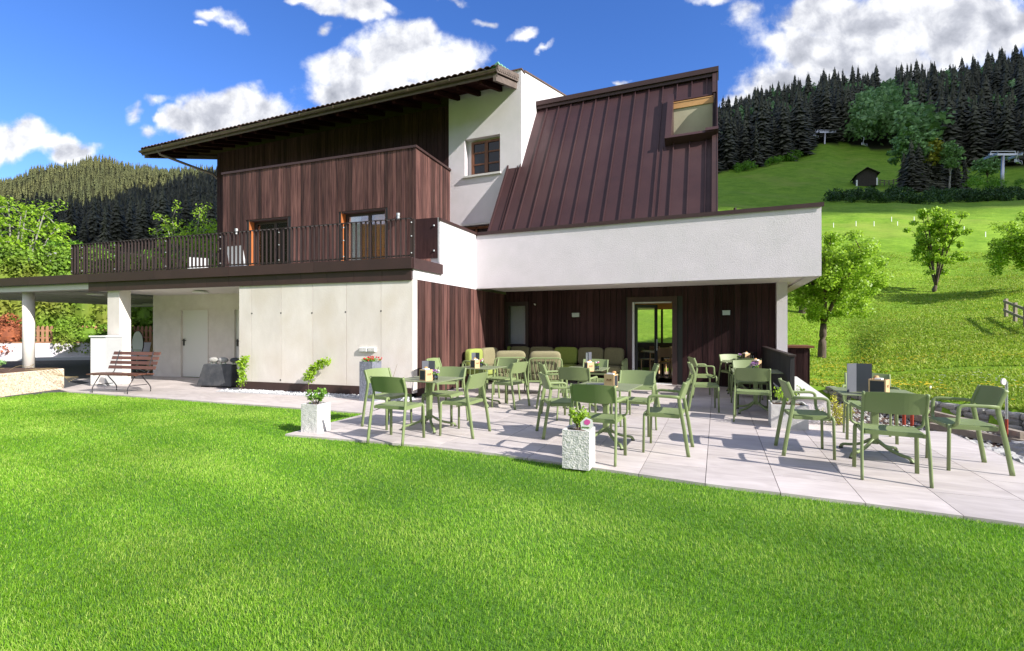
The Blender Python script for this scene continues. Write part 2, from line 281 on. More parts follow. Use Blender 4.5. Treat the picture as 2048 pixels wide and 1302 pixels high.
def terrain_mat():
    m, nt, b = new_mat('alpine meadow'); N = nt.nodes; L = nt.links; b.inputs['Roughness'].default_value = .95; b.inputs['Specular IOR Level'].default_value = .1
    tc = N.new('ShaderNodeTexCoord')
    def noi(s, d=6, st=None):
        n = N.new('ShaderNodeTexNoise'); n.inputs['Scale'].default_value = s; n.inputs['Detail'].default_value = d; n.inputs['Roughness'].default_value = .65
        if st: mp = N.new('ShaderNodeMapping'); mp.inputs['Scale'].default_value = st; L.new(tc.outputs['Object'], mp.inputs[0]); L.new(mp.outputs[0], n.inputs[0])
        else: L.new(tc.outputs['Object'], n.inputs[0])
        return n.outputs[0]
    cr = N.new('ShaderNodeValToRGB'); L.new(noi(.35, 8), cr.inputs[0]); E = cr.color_ramp.elements
    E[0].position = .3; E[0].color = (.105, .215, .015, 1); E[1].position = .7; E[1].color = (.21, .34, .034, 1)
    cr2 = N.new('ShaderNodeValToRGB'); L.new(noi(2.2, 8, (1, 1, 3)), cr2.inputs[0]); E = cr2.color_ramp.elements
    E[0].position = .35; E[0].color = (.78, .80, .76, 1); E[1].position = .66; E[1].color = (1.18, 1.14, 1.1, 1)
    mul = N.new('ShaderNodeMix'); mul.data_type = 'RGBA'; mul.blend_type = 'MULTIPLY'; mul.inputs[0].default_value = 1; L.new(cr.outputs[0], mul.inputs[6]); L.new(cr2.outputs[0], mul.inputs[7])
    cr3 = N.new('ShaderNodeMapRange'); L.new(noi(.06, 5), cr3.inputs[0]); cr3.inputs[1].default_value = .52; cr3.inputs[2].default_value = .68; cr3.inputs[4].default_value = .6
    m3 = N.new('ShaderNodeMix'); m3.data_type = 'RGBA'; L.new(cr3.outputs[0], m3.inputs[0]); L.new(mul.outputs[2], m3.inputs[6]); m3.inputs[7].default_value = (.25, .30, .055, 1)
    # woodland floor where the attribute says so
    a = N.new('ShaderNodeAttribute'); a.attribute_name = 'wood'
    m4 = N.new('ShaderNodeMix'); m4.data_type = 'RGBA'; L.new(a.outputs['Fac'], m4.inputs[0]); L.new(m3.outputs[2], m4.inputs[6]); m4.inputs[7].default_value = (.035, .036, .016, 1)
    L.new(m4.outputs[2], b.inputs['Base Color'])
    bp = N.new('ShaderNodeBump'); bp.inputs['Strength'].default_value = .6; bp.inputs['Distance'].default_value = .10; L.new(noi(3, 8), bp.inputs['Height']); L.new(bp.outputs[0], b.inputs['Normal'])
    return m
M['terrain'] = terrain_mat()

# ---------------- helpers ----------------
def tag(o, label=None, cat=None, group=None, kind=None):
    if label: o['label'] = label
    if cat: o['category'] = cat
    if group: o['group'] = group
    if kind: o['kind'] = kind
    return o
def empty(name, loc=(0, 0, 0), rz=0.0, label=None, cat=None, group=None):
    o = bpy.data.objects.new(name, None); COL.objects.link(o); o.location = loc; o.rotation_euler = (0, 0, rz); o.empty_display_size = .2
    return tag(o, label, cat, group)
CH = {}
def _reg(child, parent): CH.setdefault(parent.name, []).append(child)
def copy_tree(o, loc=None, rz=None, label=None, parent=None, scale=None):
    c = o.copy(); COL.objects.link(c)
    if parent is not None: c.parent = parent; _reg(c, parent)
    else:
        c.location = loc
        if rz is not None: c.rotation_euler = (0, 0, rz)
        if label: c['label'] = label
        if scale is not None: c.scale = scale if hasattr(scale, '__len__') else (scale,)*3
    for k in list(CH.get(o.name, [])): copy_tree(k, parent=c)
    return c
class MB:
    def __init__(s): s.v = []; s.f = []; s.t = []; s.tt = .5
    def add(s, vs, fs):
        n = len(s.v); s.v += [tuple(v) for v in vs]
        for f in fs: s.f.append(tuple(i+n for i in f)); s.t.append(s.tt)
    def hexa(s, p):          # 8 corners: bottom 4 ccw, top 4
        s.add(p, [(3, 2, 1, 0), (4, 5, 6, 7), (0, 1, 5, 4), (1, 2, 6, 5), (2, 3, 7, 6), (3, 0, 4, 7)])
    def box(s, x0, x1, y0, y1, z0, z1):
        s.hexa([(x0, y0, z0), (x1, y0, z0), (x1, y1, z0), (x0, y1, z0), (x0, y0, z1), (x1, y0, z1), (x1, y1, z1), (x0, y1, z1)])
    def fbox(s, fr, s0, s1, t0, t1, z0, z1, z0b=None, z1b=None):   # box in a frame; z*b at t1
        if z0b is None: z0b = z0
        if z1b is None: z1b = z1
        p = fr.pt
        s.hexa([p(s0, t0, z0), p(s1, t0, z0), p(s1, t1, z0b), p(s0, t1, z0b), p(s0, t0, z1), p(s1, t0, z1), p(s1, t1, z1b), p(s0, t1, z1b)])
    def bar(s, a, b, w, h, up=(0, 0, 1)):
        a = Vector(a); b = Vector(b); d = (b-a).normalized(); u = Vector(up); x = d.cross(u)
        if x.length < 1e-4: x = d.cross(Vector((1, 0, 0)))
        x.normalize(); y = x.cross(d); x *= w/2; y *= h/2
        s.hexa([a-x-y, a+x-y, a+x+y, a-x+y, b-x-y, b+x-y, b+x+y, b-x+y])
    def prism(s, poly, z0, z1):
        n = len(poly); s.add([(x, y, z0) for x, y in poly]+[(x, y, z1) for x, y in poly],
            [tuple(range(n))[::-1], tuple(range(n, 2*n))]+[(i, (i+1) % n, n+(i+1) % n, n+i) for i in range(n)])
    def slab(s, pts, off):   # polygon of 3D points thickened by vector off
        n = len(pts); off = Vector(off); P = [Vector(p) for p in pts]
        s.add(P+[p+off for p in P], [tuple(range(n))[::-1], tuple(range(n, 2*n))]+[(i, (i+1) % n, n+(i+1) % n, n+i) for i in range(n)])
    def sweep(s, path, w, h=None, n=8, sq=.0, scales=None, up=(0, 0, 1), caps=True):
        """tube with a rounded section; w across, h along 'up'-ish"""
        h = h or w; P = [Vector(p) for p in path]; rings = []; u0 = Vector(up)
        for i, p in enumerate(P):
            d = (P[min(i+1, len(P)-1)]-P[max(i-1, 0)]).normalized()
            x = d.cross(u0)
            if x.length < .05: x = d.cross(Vector((0, 1, 0)))
            x.normalize(); y = x.cross(d).normalized(); k = scales[i] if scales else 1
            ring = []
            for j in range(n):
                a = 2*math.pi*(j+.5)/n; c, q = math.cos(a), math.sin(a)
                if sq: c = math.copysign(abs(c)**(1-sq), c); q = math.copysign(abs(q)**(1-sq), q)
                ring.append(p+x*(c*w/2*k)+y*(q*h/2*k))
            rings.append(ring)
        vs = [v for r in rings for v in r]; fs = []
        for i in range(len(P)-1):
            for j in range(n): fs.append((i*n+j, i*n+(j+1) % n, (i+1)*n+(j+1) % n, (i+1)*n+j))
        if caps: fs += [tuple(range(n))[::-1], tuple(range((len(P)-1)*n, len(P)*n))]
        s.add(vs, fs)
    def lathe(s, prof, c=(0, 0, 0), n=20):
        vs = []; fs = []
        for r, z in prof:
            for j in range(n): a = 2*math.pi*j/n; vs.append((c[0]+r*math.cos(a), c[1]+r*math.sin(a), c[2]+z))
        for i in range(len(prof)-1):
            for j in range(n): fs.append((i*n+j, i*n+(j+1) % n, (i+1)*n+(j+1) % n, (i+1)*n+j))
        fs += [tuple(range(n))[::-1], tuple(range((len(prof)-1)*n, len(prof)*n))]
        s.add(vs, fs)
    def puff(s, c, size, rz=0, e=.35, n=7, tilt=0, seed=0, lump=.0):
        """soft superellipsoid cushion"""
        rnd = random.Random(seed); vs = {}; V = []; fs = []
        cz, sz = math.cos(rz), math.sin(rz); ct, st = math.cos(tilt), math.sin(tilt)
        def idx(k):
            if k in vs: return vs[k]
            p = Vector(k)/n*2-Vector((1, 1, 1)); l = max(abs(x) for x in p) or 1
            p2 = Vector([math.sin(x*math.pi/2) if False else x for x in p])
            q = p2.normalized(); pw = 2/e
            kk = sum(abs(x)**pw for x in q)**(-1/pw); q = q*kk
            if lump: q *= 1+lump*(rnd.random()-.5)
            x, y, z = q.x*size[0]/2, q.y*size[1]/2, q.z*size[2]/2
            y, z = y*ct-z*st, y*st+z*ct
            V.append((c[0]+x*cz-y*sz, c[1]+x*sz+y*cz, c[2]+z)); vs[k] = len(V)-1; return vs[k]
        for i in range(n):
            for j in range(n):
                for (f) in (lambda a, b: (a, b, 0), lambda a, b: (b, a, n), lambda a, b: (0, a, b), lambda a, b: (n, b, a), lambda a, b: (b, 0, a), lambda a, b: (a, n, b)):
                    fs.append(tuple(idx(f(*k)) for k in ((i, j), (i, j+1), (i+1, j+1), (i+1, j))))
        s.add(V, fs)
    def build(s, name, m, parent=None, smooth=False, off=None, bevel=0, **kw):
        me = bpy.data.meshes.new(name); vs = s.v
        if off is not None: vs = [(x-off[0], y-off[1], z-off[2]) for x, y, z in vs]
        me.from_pydata(vs, [], s.f)
        a = me.attributes.new('tint', 'FLOAT', 'FACE'); a.data.foreach_set('value', s.t)
        if smooth: me.polygons.foreach_set('use_smooth', [True]*len(s.f))
        me.materials.append(M[m] if isinstance(m, str) else m); me.update()
        ob = bpy.data.objects.new(name, me); COL.objects.link(ob)
        if parent is not None: ob.parent = parent; _reg(ob, parent)
        if bevel:
            b = ob.modifiers.new('bevel', 'BEVEL'); b.width = bevel; b.segments = 2; b.limit_method = 'ANGLE'
        return tag(ob, **kw)
def fast_mesh(name, V, Fc, m, tint=None, parent=None, smooth=False, **kw):
    """V (n,3), Fc (k, 3 or 4) numpy"""
    me = bpy.data.meshes.new(name); V = np.asarray(V, np.float32); Fc = np.asarray(Fc, np.int32); k = Fc.shape[1]
    me.vertices.add(len(V)); me.vertices.foreach_set('co', V.ravel())
    me.loops.add(Fc.size); me.loops.foreach_set('vertex_index', Fc.ravel())
    me.polygons.add(len(Fc)); me.polygons.foreach_set('loop_start', np.arange(len(Fc), dtype=np.int32)*k)
    if tint is not None:
        a = me.attributes.new('tint', 'FLOAT', 'FACE'); a.data.foreach_set('value', np.asarray(tint, np.float32))
    me.update(calc_edges=True); me.validate()
    if smooth: me.polygons.foreach_set('use_smooth', [True]*len(me.polygons))
    me.materials.append(M[m] if isinstance(m, str) else m)
    o = bpy.data.objects.new(name, me); COL.objects.link(o)
    if parent is not None: o.parent = parent; _reg(o, parent)
    return tag(o, **kw)
# pixel of the plate -> place
def G(px, py, z=0.0):
    Y = F*(EYE-z)/(py-HY); return ((px-CX)*Y/F, Y)
class Fr:
    def __init__(s, o, a): s.o = Vector((o[0], o[1])); a = R(a); s.a = a; s.v = Vector((math.cos(a), -math.sin(a))); s.u = Vector((math.sin(a), math.cos(a)))
    def pt(s, a, b, z): p = s.o+s.v*a+s.u*b; return (p.x, p.y, z)
    def at(s, px, t=0.0):    # s where the ray through px meets the plane t
        q = (px-CX)/F; o = s.o+s.u*t
        return (q*o.y-o.x)/(s.v.x-q*s.v.y)
    def Y(s, px, t=0.0): return (s.o+s.v*s.at(px, t)+s.u*t).y
    def sz(s, px, py, t=0.0): return s.at(px, t), EYE+(HY-py)*s.Y(px, t)/F
FC = Fr((-2.01, 9.84), 17.8)      # terrace front / concrete wall, corner at right
FS = Fr((-2.01, 9.84), 22.9)      # side wall of that block runs along u
FN = Fr((-.915, 12.43), 22.9)     # new wing: parapet front, concave corner
FB = Fr((-2.85, 14.4), 19.27)     # clad box on the terrace, right front corner
FO = Fr((-2.15, 16.57), 22.9)     # old house upper wall
def wall(mb, fr, s0, s1, z0, z1, t0, t1, holes=()):
    xs = sorted({s0, s1, *[min(max(h[0], s0), s1) for h in holes], *[min(max(h[1], s0), s1) for h in holes]})
    for a, b in zip(xs, xs[1:]):
        if b-a < 1e-5: continue
        mid = (a+b)/2; cuts = sorted([(max(h[2], z0), min(h[3], z1)) for h in holes if h[0] < mid < h[1]]); z = z0
        for c, d in cuts:
            if c > z+1e-4: mb.fbox(fr, a, b, t0, t1, z, c)
            z = max(z, d)
        if z < z1-1e-4: mb.fbox(fr, a, b, t0, t1, z, z1)
def clad(mb, fr, s0, s1, z0, z1, t, holes=(), w=.13, th=.022, gap=.011, rnd=None, ztop=None):
    """vertical boards of differing width on plane t (outside = smaller t), split round openings"""
    rnd = rnd or random.Random(3); s = s0
    while s < s1-.01:
        ww = w*rnd.choice((.72, .85, 1, 1, 1.15, 1.3)); e = min(s+ww, s1); mb.tt = rnd.random(); pr = rnd.random()*.009
        segs = [(z0, ztop(s) if ztop else z1)]
        for h in holes:
            if h[0] < e-.004 and h[1] > s+.004:
                ns = []
                for a, b in segs:
                    if h[2] > a: ns.append((a, min(b, h[2])))
                    if h[3] < b: ns.append((max(a, h[3]), b))
                segs = ns
        for a, b in segs:
            if b-a > .01: mb.fbox(fr, s+gap/2, e-gap/2, t-th-pr, t-.001, a, b)
        s = e
    mb.tt = .5
# ---------------- terrain ----------------
KN = np.array([0, 4, 8, 12, 16, 20, 24, 30, 36, 44, 54, 66, 80, 100, 125, 155, 190, 230, 280, 340, 400, 480, 560, 680, 820, 960, 1200, 1500], float)
def zz(py, Y): return EYE+(HY-py)*Y/F
def colp(px, pts):
    q = (px-CX)/F; sec = math.hypot(1, q)
    return (math.atan(q), np.interp(KN, [p[0]*sec for p in pts], [p[1] for p in pts]))
def rightcol(px, ysk, ymead, base=((0, 0), (12, .0), (19, .12), (28, 3.3)), crest=445, z60=None):
    e = float(np.interp(px, *EDGE))
    return colp(px, [*base, (40, 7.8), (60, zz(crest+4, 60)), (95, zz(400, 95)), (120, zz(376, 120)), (e, zz(ymead, e)), (350, zz(ysk, 350)), (430, zz(ysk, 350)-6), (700, zz(ysk, 350)-60), (1500, 60)])
EDGE = ([1380, 1434, 1540, 1600, 1640, 1690, 1720, 1780, 1850, 1950, 2048, 2200], [150, 150, 160, 172, 186, 186, 178, 165, 150, 150, 140, 140])
def leftcol(px, yr, ysk): return colp(px, [(0, 0), (26, 0), (31, 1.2), (42, 4), (60, 8), (120, 18), (250, 52), (500, zz(yr+24, 500)), (600, zz(yr+24, 500)-14), (900, zz(ysk+15, 900)), (1500, 200)])
cols = [(-math.pi, np.interp(KN, [0, 60, 300, 900, 1500], [0, 0, 30, 200, 250])),
        (-1.9, np.interp(KN, [0, 60, 300, 900, 1500], [0, 0, 30, 200, 250])),
        leftcol(-250, 470, 330), leftcol(0, 450, 318), leftcol(100, 432, 308), leftcol(200, 408, 297), leftcol(290, 368, 290), leftcol(370, 344, 299), leftcol(440, 338, 312), leftcol(600, 350, 330),
        colp(850, [(0, 0), (30, 0), (60, 6), (150, 30), (350, 100), (1500, 200)]),
        colp(1200, [(0, 0), (20, 0), (24, .8), (30, 4), (60, 14), (150, 44), (350, 110), (1500, 200)]),
        rightcol(1434, 268, 348, ((0, 0), (19.5, 0), (28, 3.3))), rightcol(1540, 232, 332, ((0, 0), (19, 0), (28, 3.3))), rightcol(1600, 214, 312), rightcol(1650, 205, 285), rightcol(1700, 196, 290, crest=442),
        rightcol(1780, 188, 308, ((0, .05), (12, .1), (17, .6), (21, 1.3), (28, 3.35)), 438), rightcol(1860, 180, 330, ((0, .05), (11, .1), (16, .8), (21, 1.7), (28, 3.5)), 434),
        rightcol(1950, 168, 352, ((0, .05), (10, .15), (16, 1.0), (21, 2.0), (28, 4.0)), 430), rightcol(2048, 152, 352, ((0, .05), (9, .15), (15, 1.0), (21, 2.3), (28, 4.6)), 424), rightcol(2250, 140, 345, ((0, .05), (8, .15), (15, 1.2), (21, 2.5), (28, 5)), 415),
        (1.9, np.interp(KN, [0, 20, 60, 300, 900, 1500], [0, 0, 8, 60, 200, 250])),
        (math.pi, np.interp(KN, [0, 60, 300, 900, 1500], [0, 0, 30, 200, 250]))]
CA = np.array([c[0] for c in cols]); CZ = np.array([c[1] for c in cols])
WA = Vector((7.75, 12.0)); WB = Vector((8.9, 5.2))   # line of the dry stone wall
def TZ(X, Y):
    X = np.asarray(X, float); Y = np.asarray(Y, float); az = np.arctan2(X, Y); r = np.hypot(X, Y)
    i = np.clip(np.searchsorted(CA, az)-1, 0, len(CA)-2); w = (az-CA[i])/(CA[i+1]-CA[i]); w = w*w*(3-2*w)*.5+w*.5
    j = np.clip(np.searchsorted(KN, r)-1, 0, len(KN)-2); h = np.clip((r-KN[j])/(KN[j+1]-KN[j]), 0, 1)
    z = (CZ[i, j]*(1-h)+CZ[i, j+1]*h)*(1-w)+(CZ[i+1, j]*(1-h)+CZ[i+1, j+1]*h)*w
    k = np.clip((r-np.where(X < 0, 34, 16))/60, 0, 1)
    z = z+k*(.35*np.sin(X*.21+1)*np.sin(Y*.17)+.16*np.sin(X*.9+Y*.5))*np.clip(r/60, .3, 1)+np.clip((r-130)/200, 0, 1)*(3*np.sin(X*.045+.5)*np.sin(Y*.03+X*.02)+1.2*np.sin(X*.13)*np.sin(Y*.11))
    d = (WB-WA).normalized(); sf = lambda x, y: (x-WA.x)*d.y-(y-WA.y)*d.x
    near = (sf(X, Y)*sf(0, 0) > 0) | (X < 4.4)
    low = near & (X > 4.4) & (Y > .5) & (Y < 11.8) & (X < 9)
    return np.where(low, -.32, np.where(r < 17, np.where(near & (r < 14), -.12, z-.06), np.where((X < 0) & (r < 34), z-.06, z)))
def tz(x, y): return float(TZ(x, y))
az = np.concatenate([np.arange(-180, -64, 4), np.arange(-64, 64, .3), np.arange(64, 180.1, 4)])*math.pi/180; az[-1] = math.pi
rr = np.concatenate([[.5], 3*1.037**np.arange(0, 172)])
A_, R_ = np.meshgrid(az, rr, indexing='ij'); XX = R_*np.sin(A_); YY = R_*np.cos(A_); ZZ = TZ(XX, YY)
na, nr = A_.shape; idx = np.arange(na*nr).reshape(na, nr)
fc = np.stack([idx[:-1, :-1], idx[:-1, 1:], idx[1:, 1:], idx[1:, :-1]], -1).reshape(-1, 4)[:, ::-1]
ground = fast_mesh('ground', np.stack([XX, YY, ZZ], -1).reshape(-1, 3), fc, 'terrain', smooth=True, kind='structure')
pxs = CX+F*XX/np.maximum(YY, .1)
wood = (((YY > np.interp(pxs, *EDGE)+2) & (pxs > 1300)) | ((YY > 110) & (pxs < 1100)) | (YY < 0)&(R_ > 150)).astype(np.float32)
at = ground.data.attributes.new('wood', 'FLOAT', 'POINT'); at.data.foreach_set('value', wood.ravel())

# terrace, path, lawn, road
TE = [(-3.03, 6.48), (-1.047, 5.835), (-.2, 5.48), (.503, 5.087), (1.77, 4.39), (2.82, 3.907), (3.677, 3.483), (4.55, 3.05)]
TERR = TE+[(5.26, 4.95), (5.62, 5.78), (5.95, 6.6), (5.0, 7.0), (7.3, 13.0), (-.1, 15.6), (-2.2, 10.0), (-2.42, 8.13)]
def inpoly(x, y, poly):
    x = np.asarray(x); y = np.asarray(y); c = np.zeros(x.shape, bool); n = len(poly)
    for i in range(n):
        x1, y1 = poly[i]; x2, y2 = poly[(i+1) % n]
        if y1 == y2: continue
        c ^= ((y1 > y) != (y2 > y)) & (x < (x2-x1)*(y-y1)/(y2-y1)+x1)
    return c
from mathutils.geometry import intersect_line_line_2d
def clip(poly, a, b, c):     # keep a*x+b*y<=c
    out = []
    for i in range(len(poly)):
        p, q = poly[i], poly[(i+1) % len(poly)]; dp = a*p[0]+b*p[1]-c; dq = a*q[0]+b*q[1]-c
        if dp <= 0: out.append(p)
        if dp*dq < 0: t = dp/(dp-dq); out.append((p[0]+t*(q[0]-p[0]), p[1]+t*(q[1]-p[1])))
    return out
FT = Fr(G(1414.8, 908.4), 22.9)  # a joint of the slabs
def tiles(mb, region, fr, ls, lt, s_off, stagger, rnd, gap=.006):
    """slabs cut to the region (polygon may be concave: cut per slab against the slab)"""
    U = [((Vector(p)-fr.o).dot(fr.v), (Vector(p)-fr.o).dot(fr.u)) for p in region]
    s0 = min(u[0] for u in U); s1 = max(u[0] for u in U); t0 = min(u[1] for u in U); t1 = max(u[1] for u in U)
    for i in range(int(math.floor((s0-s_off)/ls)), int(math.ceil((s1-s_off)/ls))):
        a = s_off+i*ls; o = stagger*lt*(i % 2)
        for j in range(int(math.floor((t0-o)/lt))-1, int(math.ceil((t1-o)/lt))+1):
            b = o+j*lt; poly = list(U)
            for n_ in ((-1, 0, -(a+gap/2)), (1, 0, a+ls-gap/2), (0, -1, -(b+gap/2)), (0, 1, b+lt-gap/2)): poly = clip(poly, *n_) if poly else poly
            if len(poly) > 2:
                ar = abs(sum(p[0]*q[1]-q[0]*p[1] for p, q in zip(poly, poly[1:]+poly[:1])))/2
                if ar > 1e-3:
                    mb.tt = rnd.random(); W_ = [fr.pt(p[0], p[1], 0)[:2] for p in poly]
                    if sum(p[0]*q[1]-q[0]*p[1] for p, q in zip(W_, W_[1:]+W_[:1])) < 0: W_ = W_[::-1]
                    mb.prism(W_, -.045, 0)
mb = MB(); tiles(mb, TERR, FT, .6, 1.2, 0, .5, random.Random(5)); tag(mb.build('terrace', 'tile'), kind='structure')
PATH = [(-2.43, 8.12), (-2.02, 9.83), (-6.6, 11.25), (-6.2, 13.0), (-10.9, 14.8), (-12.6, 15.3), (-12.2, 13.6), (-11.2, 12.9), (-10.65, 11.4), (-10.1, 11.0), (-6.94, 9.84), (-4.5, 8.93)]
mb = MB(); tiles(mb, PATH, Fr((-2.43, 8.12), 20.5), 1.2, .6, 0, .5, random.Random(8)); tag(mb.build('path', 'tile'), kind='structure')
mb = MB(); mb.prism([(x, y) for x, y in [(TE[0][0]-.02, TE[0][1]-.02)]+TE[1:]+TERR[8:]], -.056, -.047); tag(mb.build('terrace_bed', 'grout'), kind='structure')
mb = MB(); mb.prism([(-2.0, 9.8), (-2.42, 8.13)]+PATH[-1:0:-1][:8]+[(-12.2, 15.4), (-10.8, 15.2)], -.056, -.048); tag(mb.build('path_bed', 'grout'), kind='structure')
LAWN = [(-9, 1.0), (9, 1.0), (5.4, 2.55)]+TE[::-1]+[(-2.42, 8.12)]+[(-4.5, 8.91), (-6.94, 9.82), (-10.1, 10.98), (-10.6, 10.9), (-10.62, 10.1), (-10.6, 8), (-14, 4)]
mb = MB(); mb.prism([(-16, -6), (16, -6), (14, 1.0)]+LAWN[2:], -.055, -.03); tag(mb.build('lawn', 'lawnsoil'), kind='structure')

def blades(n, gen, hmin, hmax, w0, w1, lean, seed, name, m, label=None, yscale=True, z0=-.03, tip=.2):
    rng = np.random.default_rng(seed); x, y, z = gen(n, rng); n = len(x); d = np.hypot(x, y)
    st = np.sin((x*.55+y*.84)*6.0+.5*np.sin(x*.8)); pat = np.sin(x*1.1+y*2.3)*.25+np.sin(x*.7-y*1.9+1.3)*.25+.55*np.tanh(2*st)*np.clip(1.1-np.abs(x+1)/9, .3, 1)
    h = rng.uniform(hmin, hmax, n)*(1+.12*pat); wd = w0+(w1-w0)*np.clip((d-2)/7, 0, 3)
    a = rng.uniform(0, 2*np.pi, n); fa = rng.uniform(0, 2*np.pi, n); ln = rng.uniform(.1, lean, n)*h
    la = fa+0; lx = np.cos(la)*ln+.18*h*np.sin(y*3.1+x*.6); ly = np.sin(la)*ln+.1*h*np.cos(x*2.2)
    wx = np.cos(a)*wd/2; wy = np.sin(a)*wd/2
    b = np.stack([x, y, z+z0], -1); W_ = np.stack([wx, wy, 0*wx], -1)
    mid = b+np.stack([lx*.35, ly*.35, h*.58], -1); top = b+np.stack([lx, ly, h*np.sqrt(np.clip(1-(ln/h)**2*.5, .2, 1))], -1)
    V = np.stack([b-W_, b+W_, mid+W_*.8, mid-W_*.8, top+W_*tip, top-W_*tip], 1).reshape(-1, 3)
    k = np.arange(n)[:, None]*6
    Fq = np.concatenate([k+np.array([0, 1, 2, 3]), k+np.array([3, 2, 4, 5])], 1).reshape(-1, 4)
    patch = np.sin(x*2.7+1.7*np.sin(y*1.3))*np.sin(y*3.1+1.1*np.sin(x*1.9)); t = np.clip(rng.beta(2.2, 2.4, n)+.20*pat+.08*patch, 0, 1); dry = rng.random(n) < .03+.05*(patch > .7); t[dry] = 1
    return V, Fq, np.repeat(t, 2)
def lawn_gen(n, rng):
    u = rng.random(n); Y = 1.45+(11.2-1.45)*u**1.12; q = rng.uniform(-1.3, 1.3, n); X = q*Y
    keep = inpoly(X+rng.normal(0, .012, n), Y+rng.normal(0, .012, n), LAWN); return X[keep], Y[keep], np.zeros(keep.sum())
V1, F1, T1 = blades(1050000, lawn_gen, .012, .029, .0022, .0054, .8, 3, 'grass', 'grass')
lg = fast_mesh('lawn_grass', V1, F1, 'grass', T1); tag(lg, 'dense short green blades of the mown front lawn', 'grass', kind='stuff')
def meadow_gen(n, rng):
    Y = 6+34*rng.random(n)**1.5; px = rng.uniform(1560, 2250, n); X = (px-CX)/F*Y; z = TZ(X, Y); keep = (z > -.2) & ~inpoly(X, Y, TERR) & ((X > 6.2) | (Y > 14)) & (np.hypot(X-7, Y-12) > .9)
    return X[keep], Y[keep], z[keep]
V2, F2, T2 = blades(170000, meadow_gen, .03, .09, .008, .018, 1.3, 9, 'meadow_grass', 'meadowgrass', z0=-.01)
mg = fast_mesh('meadow_grass', V2, F2, 'meadowgrass', T2); tag(mg, 'taller rough grass of the sloping meadow', 'grass', kind='stuff')
def dots(n, gen, size, name, m, label, cat, h0, h1, seed):
    rng = np.random.default_rng(seed); x, y, z = gen(n, rng); n = len(x); s = size*rng.uniform(.6, 1.3, n)*(1+np.hypot(x, y)*.02)
    c = np.stack([x, y, z+rng.uniform(h0, h1, n)], -1); a = np.arange(6)*math.pi/3
    ring = np.stack([np.cos(a), np.sin(a), 0*a+.25], -1); V = np.concatenate([c[:, None, :]+ring[None]*s[:, None, None], c[:, None, :]], 1).reshape(-1, 3)
    k = np.arange(n)[:, None]*7; Ft = np.concatenate([k+np.array([i, (i+1) % 6, 6]) for i in range(6)], 1).reshape(-1, 3)
    return tag(fast_mesh(name, V, Ft, m, np.repeat(rng.random(n), 6)), label, cat, kind='stuff')
def dand_gen(n, rng):
    x, y, z = meadow_gen(n*3, rng); f = np.sin(x*.9+1)*np.sin(y*.7)+.5*np.sin(x*2.3+y*1.7); k = f+rng.normal(0, .35, len(x)) > .55; return x[k], y[k], z[k]
dots(5200, dand_gen, .024, 'dandelions', 'dandelion', 'yellow dandelions scattered over the meadow', 'flowers', .06, .15, 4)
def white_gen(n, rng):
    x, y, z = meadow_gen(n*3, rng); k = (np.hypot(x, y) < 16) & (np.sin(x*1.3)+rng.normal(0, .6, len(x)) > .5); return x[k], y[k], z[k]
dots(2500, white_gen, .014, 'daisies', 'whitepetal', 'small white flowers low on the meadow', 'flowers', .06, .14, 5)

# gravel strip
def grav_gen(n, rng):
    s = rng.uniform(-4.75, .05, n); t = -rng.random(n)*.34-.01; X = FC.o.x+FC.v.x*s+FC.u.x*t; Y = FC.o.y+FC.v.y*s+FC.u.y*t; return X, Y, 0*X
rng = np.random.default_rng(2); gx, gy, gz = grav_gen(2600, rng)
oc = np.array([(1, 0, 0), (-1, 0, 0), (0, 1, 0), (0, -1, 0), (0, 0, 1), (0, 0, -1)], float); of = np.array([(0, 2, 4), (2, 1, 4), (1, 3, 4), (3, 0, 4), (2, 0, 5), (1, 2, 5), (3, 1, 5), (0, 3, 5)])
n = len(gx); sc_ = rng.uniform(.009, .02, (n, 1, 3))*np.array([1.2, 1.2, .8]); ra = rng.uniform(0, 6.28, n); Rm = np.zeros((n, 3, 3)); Rm[:, 0, 0] = np.cos(ra); Rm[:, 0, 1] = -np.sin(ra); Rm[:, 1, 0] = np.sin(ra); Rm[:, 1, 1] = np.cos(ra); Rm[:, 2, 2] = 1
V = np.einsum('nij,nkj->nki', Rm, oc[None]*sc_+rng.normal(0, .002, (n, 6, 3)))+np.stack([gx, gy, .012+.02*rng.random(n)], -1)[:, None]
o = fast_mesh('gravel', V.reshape(-1, 3), (np.arange(n)[:, None, None]*6+of[None]).reshape(-1, 3), 'pebble', np.repeat(rng.random(n), 8)); tag(o, 'grey white marble gravel along the foot of the concrete wall', 'gravel', kind='stuff')
mb = MB(); mb.fbox(FC, -4.8, .1, -.37, 0, .001, .012); tag(mb.build('gravel_strip', 'pebble'), kind='structure')
# road and street wall at the left
mb = MB(); mb.prism([(-40, 10.2), (-10.75, 10.2), (-10.2, 11.2), (-10.75, 13.0), (-11.2, 15.5), (-10.5, 20), (-9, 26.5), (-24, 24.2), (-45, 21)], -.05, -.012); tag(mb.build('road', 'asphalt'), kind='structure')
mb = MB(); q = [(5.0, 7.05), (5.95, 6.62), (5.62, 5.78), (5.26, 4.95), (4.5, 3.2), (8.9, 3.2), tuple(WB), tuple(WA), (7.2, 11.7)]; mb.prism([(x, y) for x, y in q][::1], -.34, -.312); tag(mb.build('border_bed', 'soil'), kind='structure')
# ---------------- hotel building ----------------
HO = (-2.01, 9.84, 0)
hotel = empty('hotel_building', HO, 0, 'modern alpine house with white plaster, dark boards and a steep brown metal roof', 'building')
def hb(mb, name, m, parent=None, **k): return mb.build(name, m, parent or hotel, off=HO, **k)
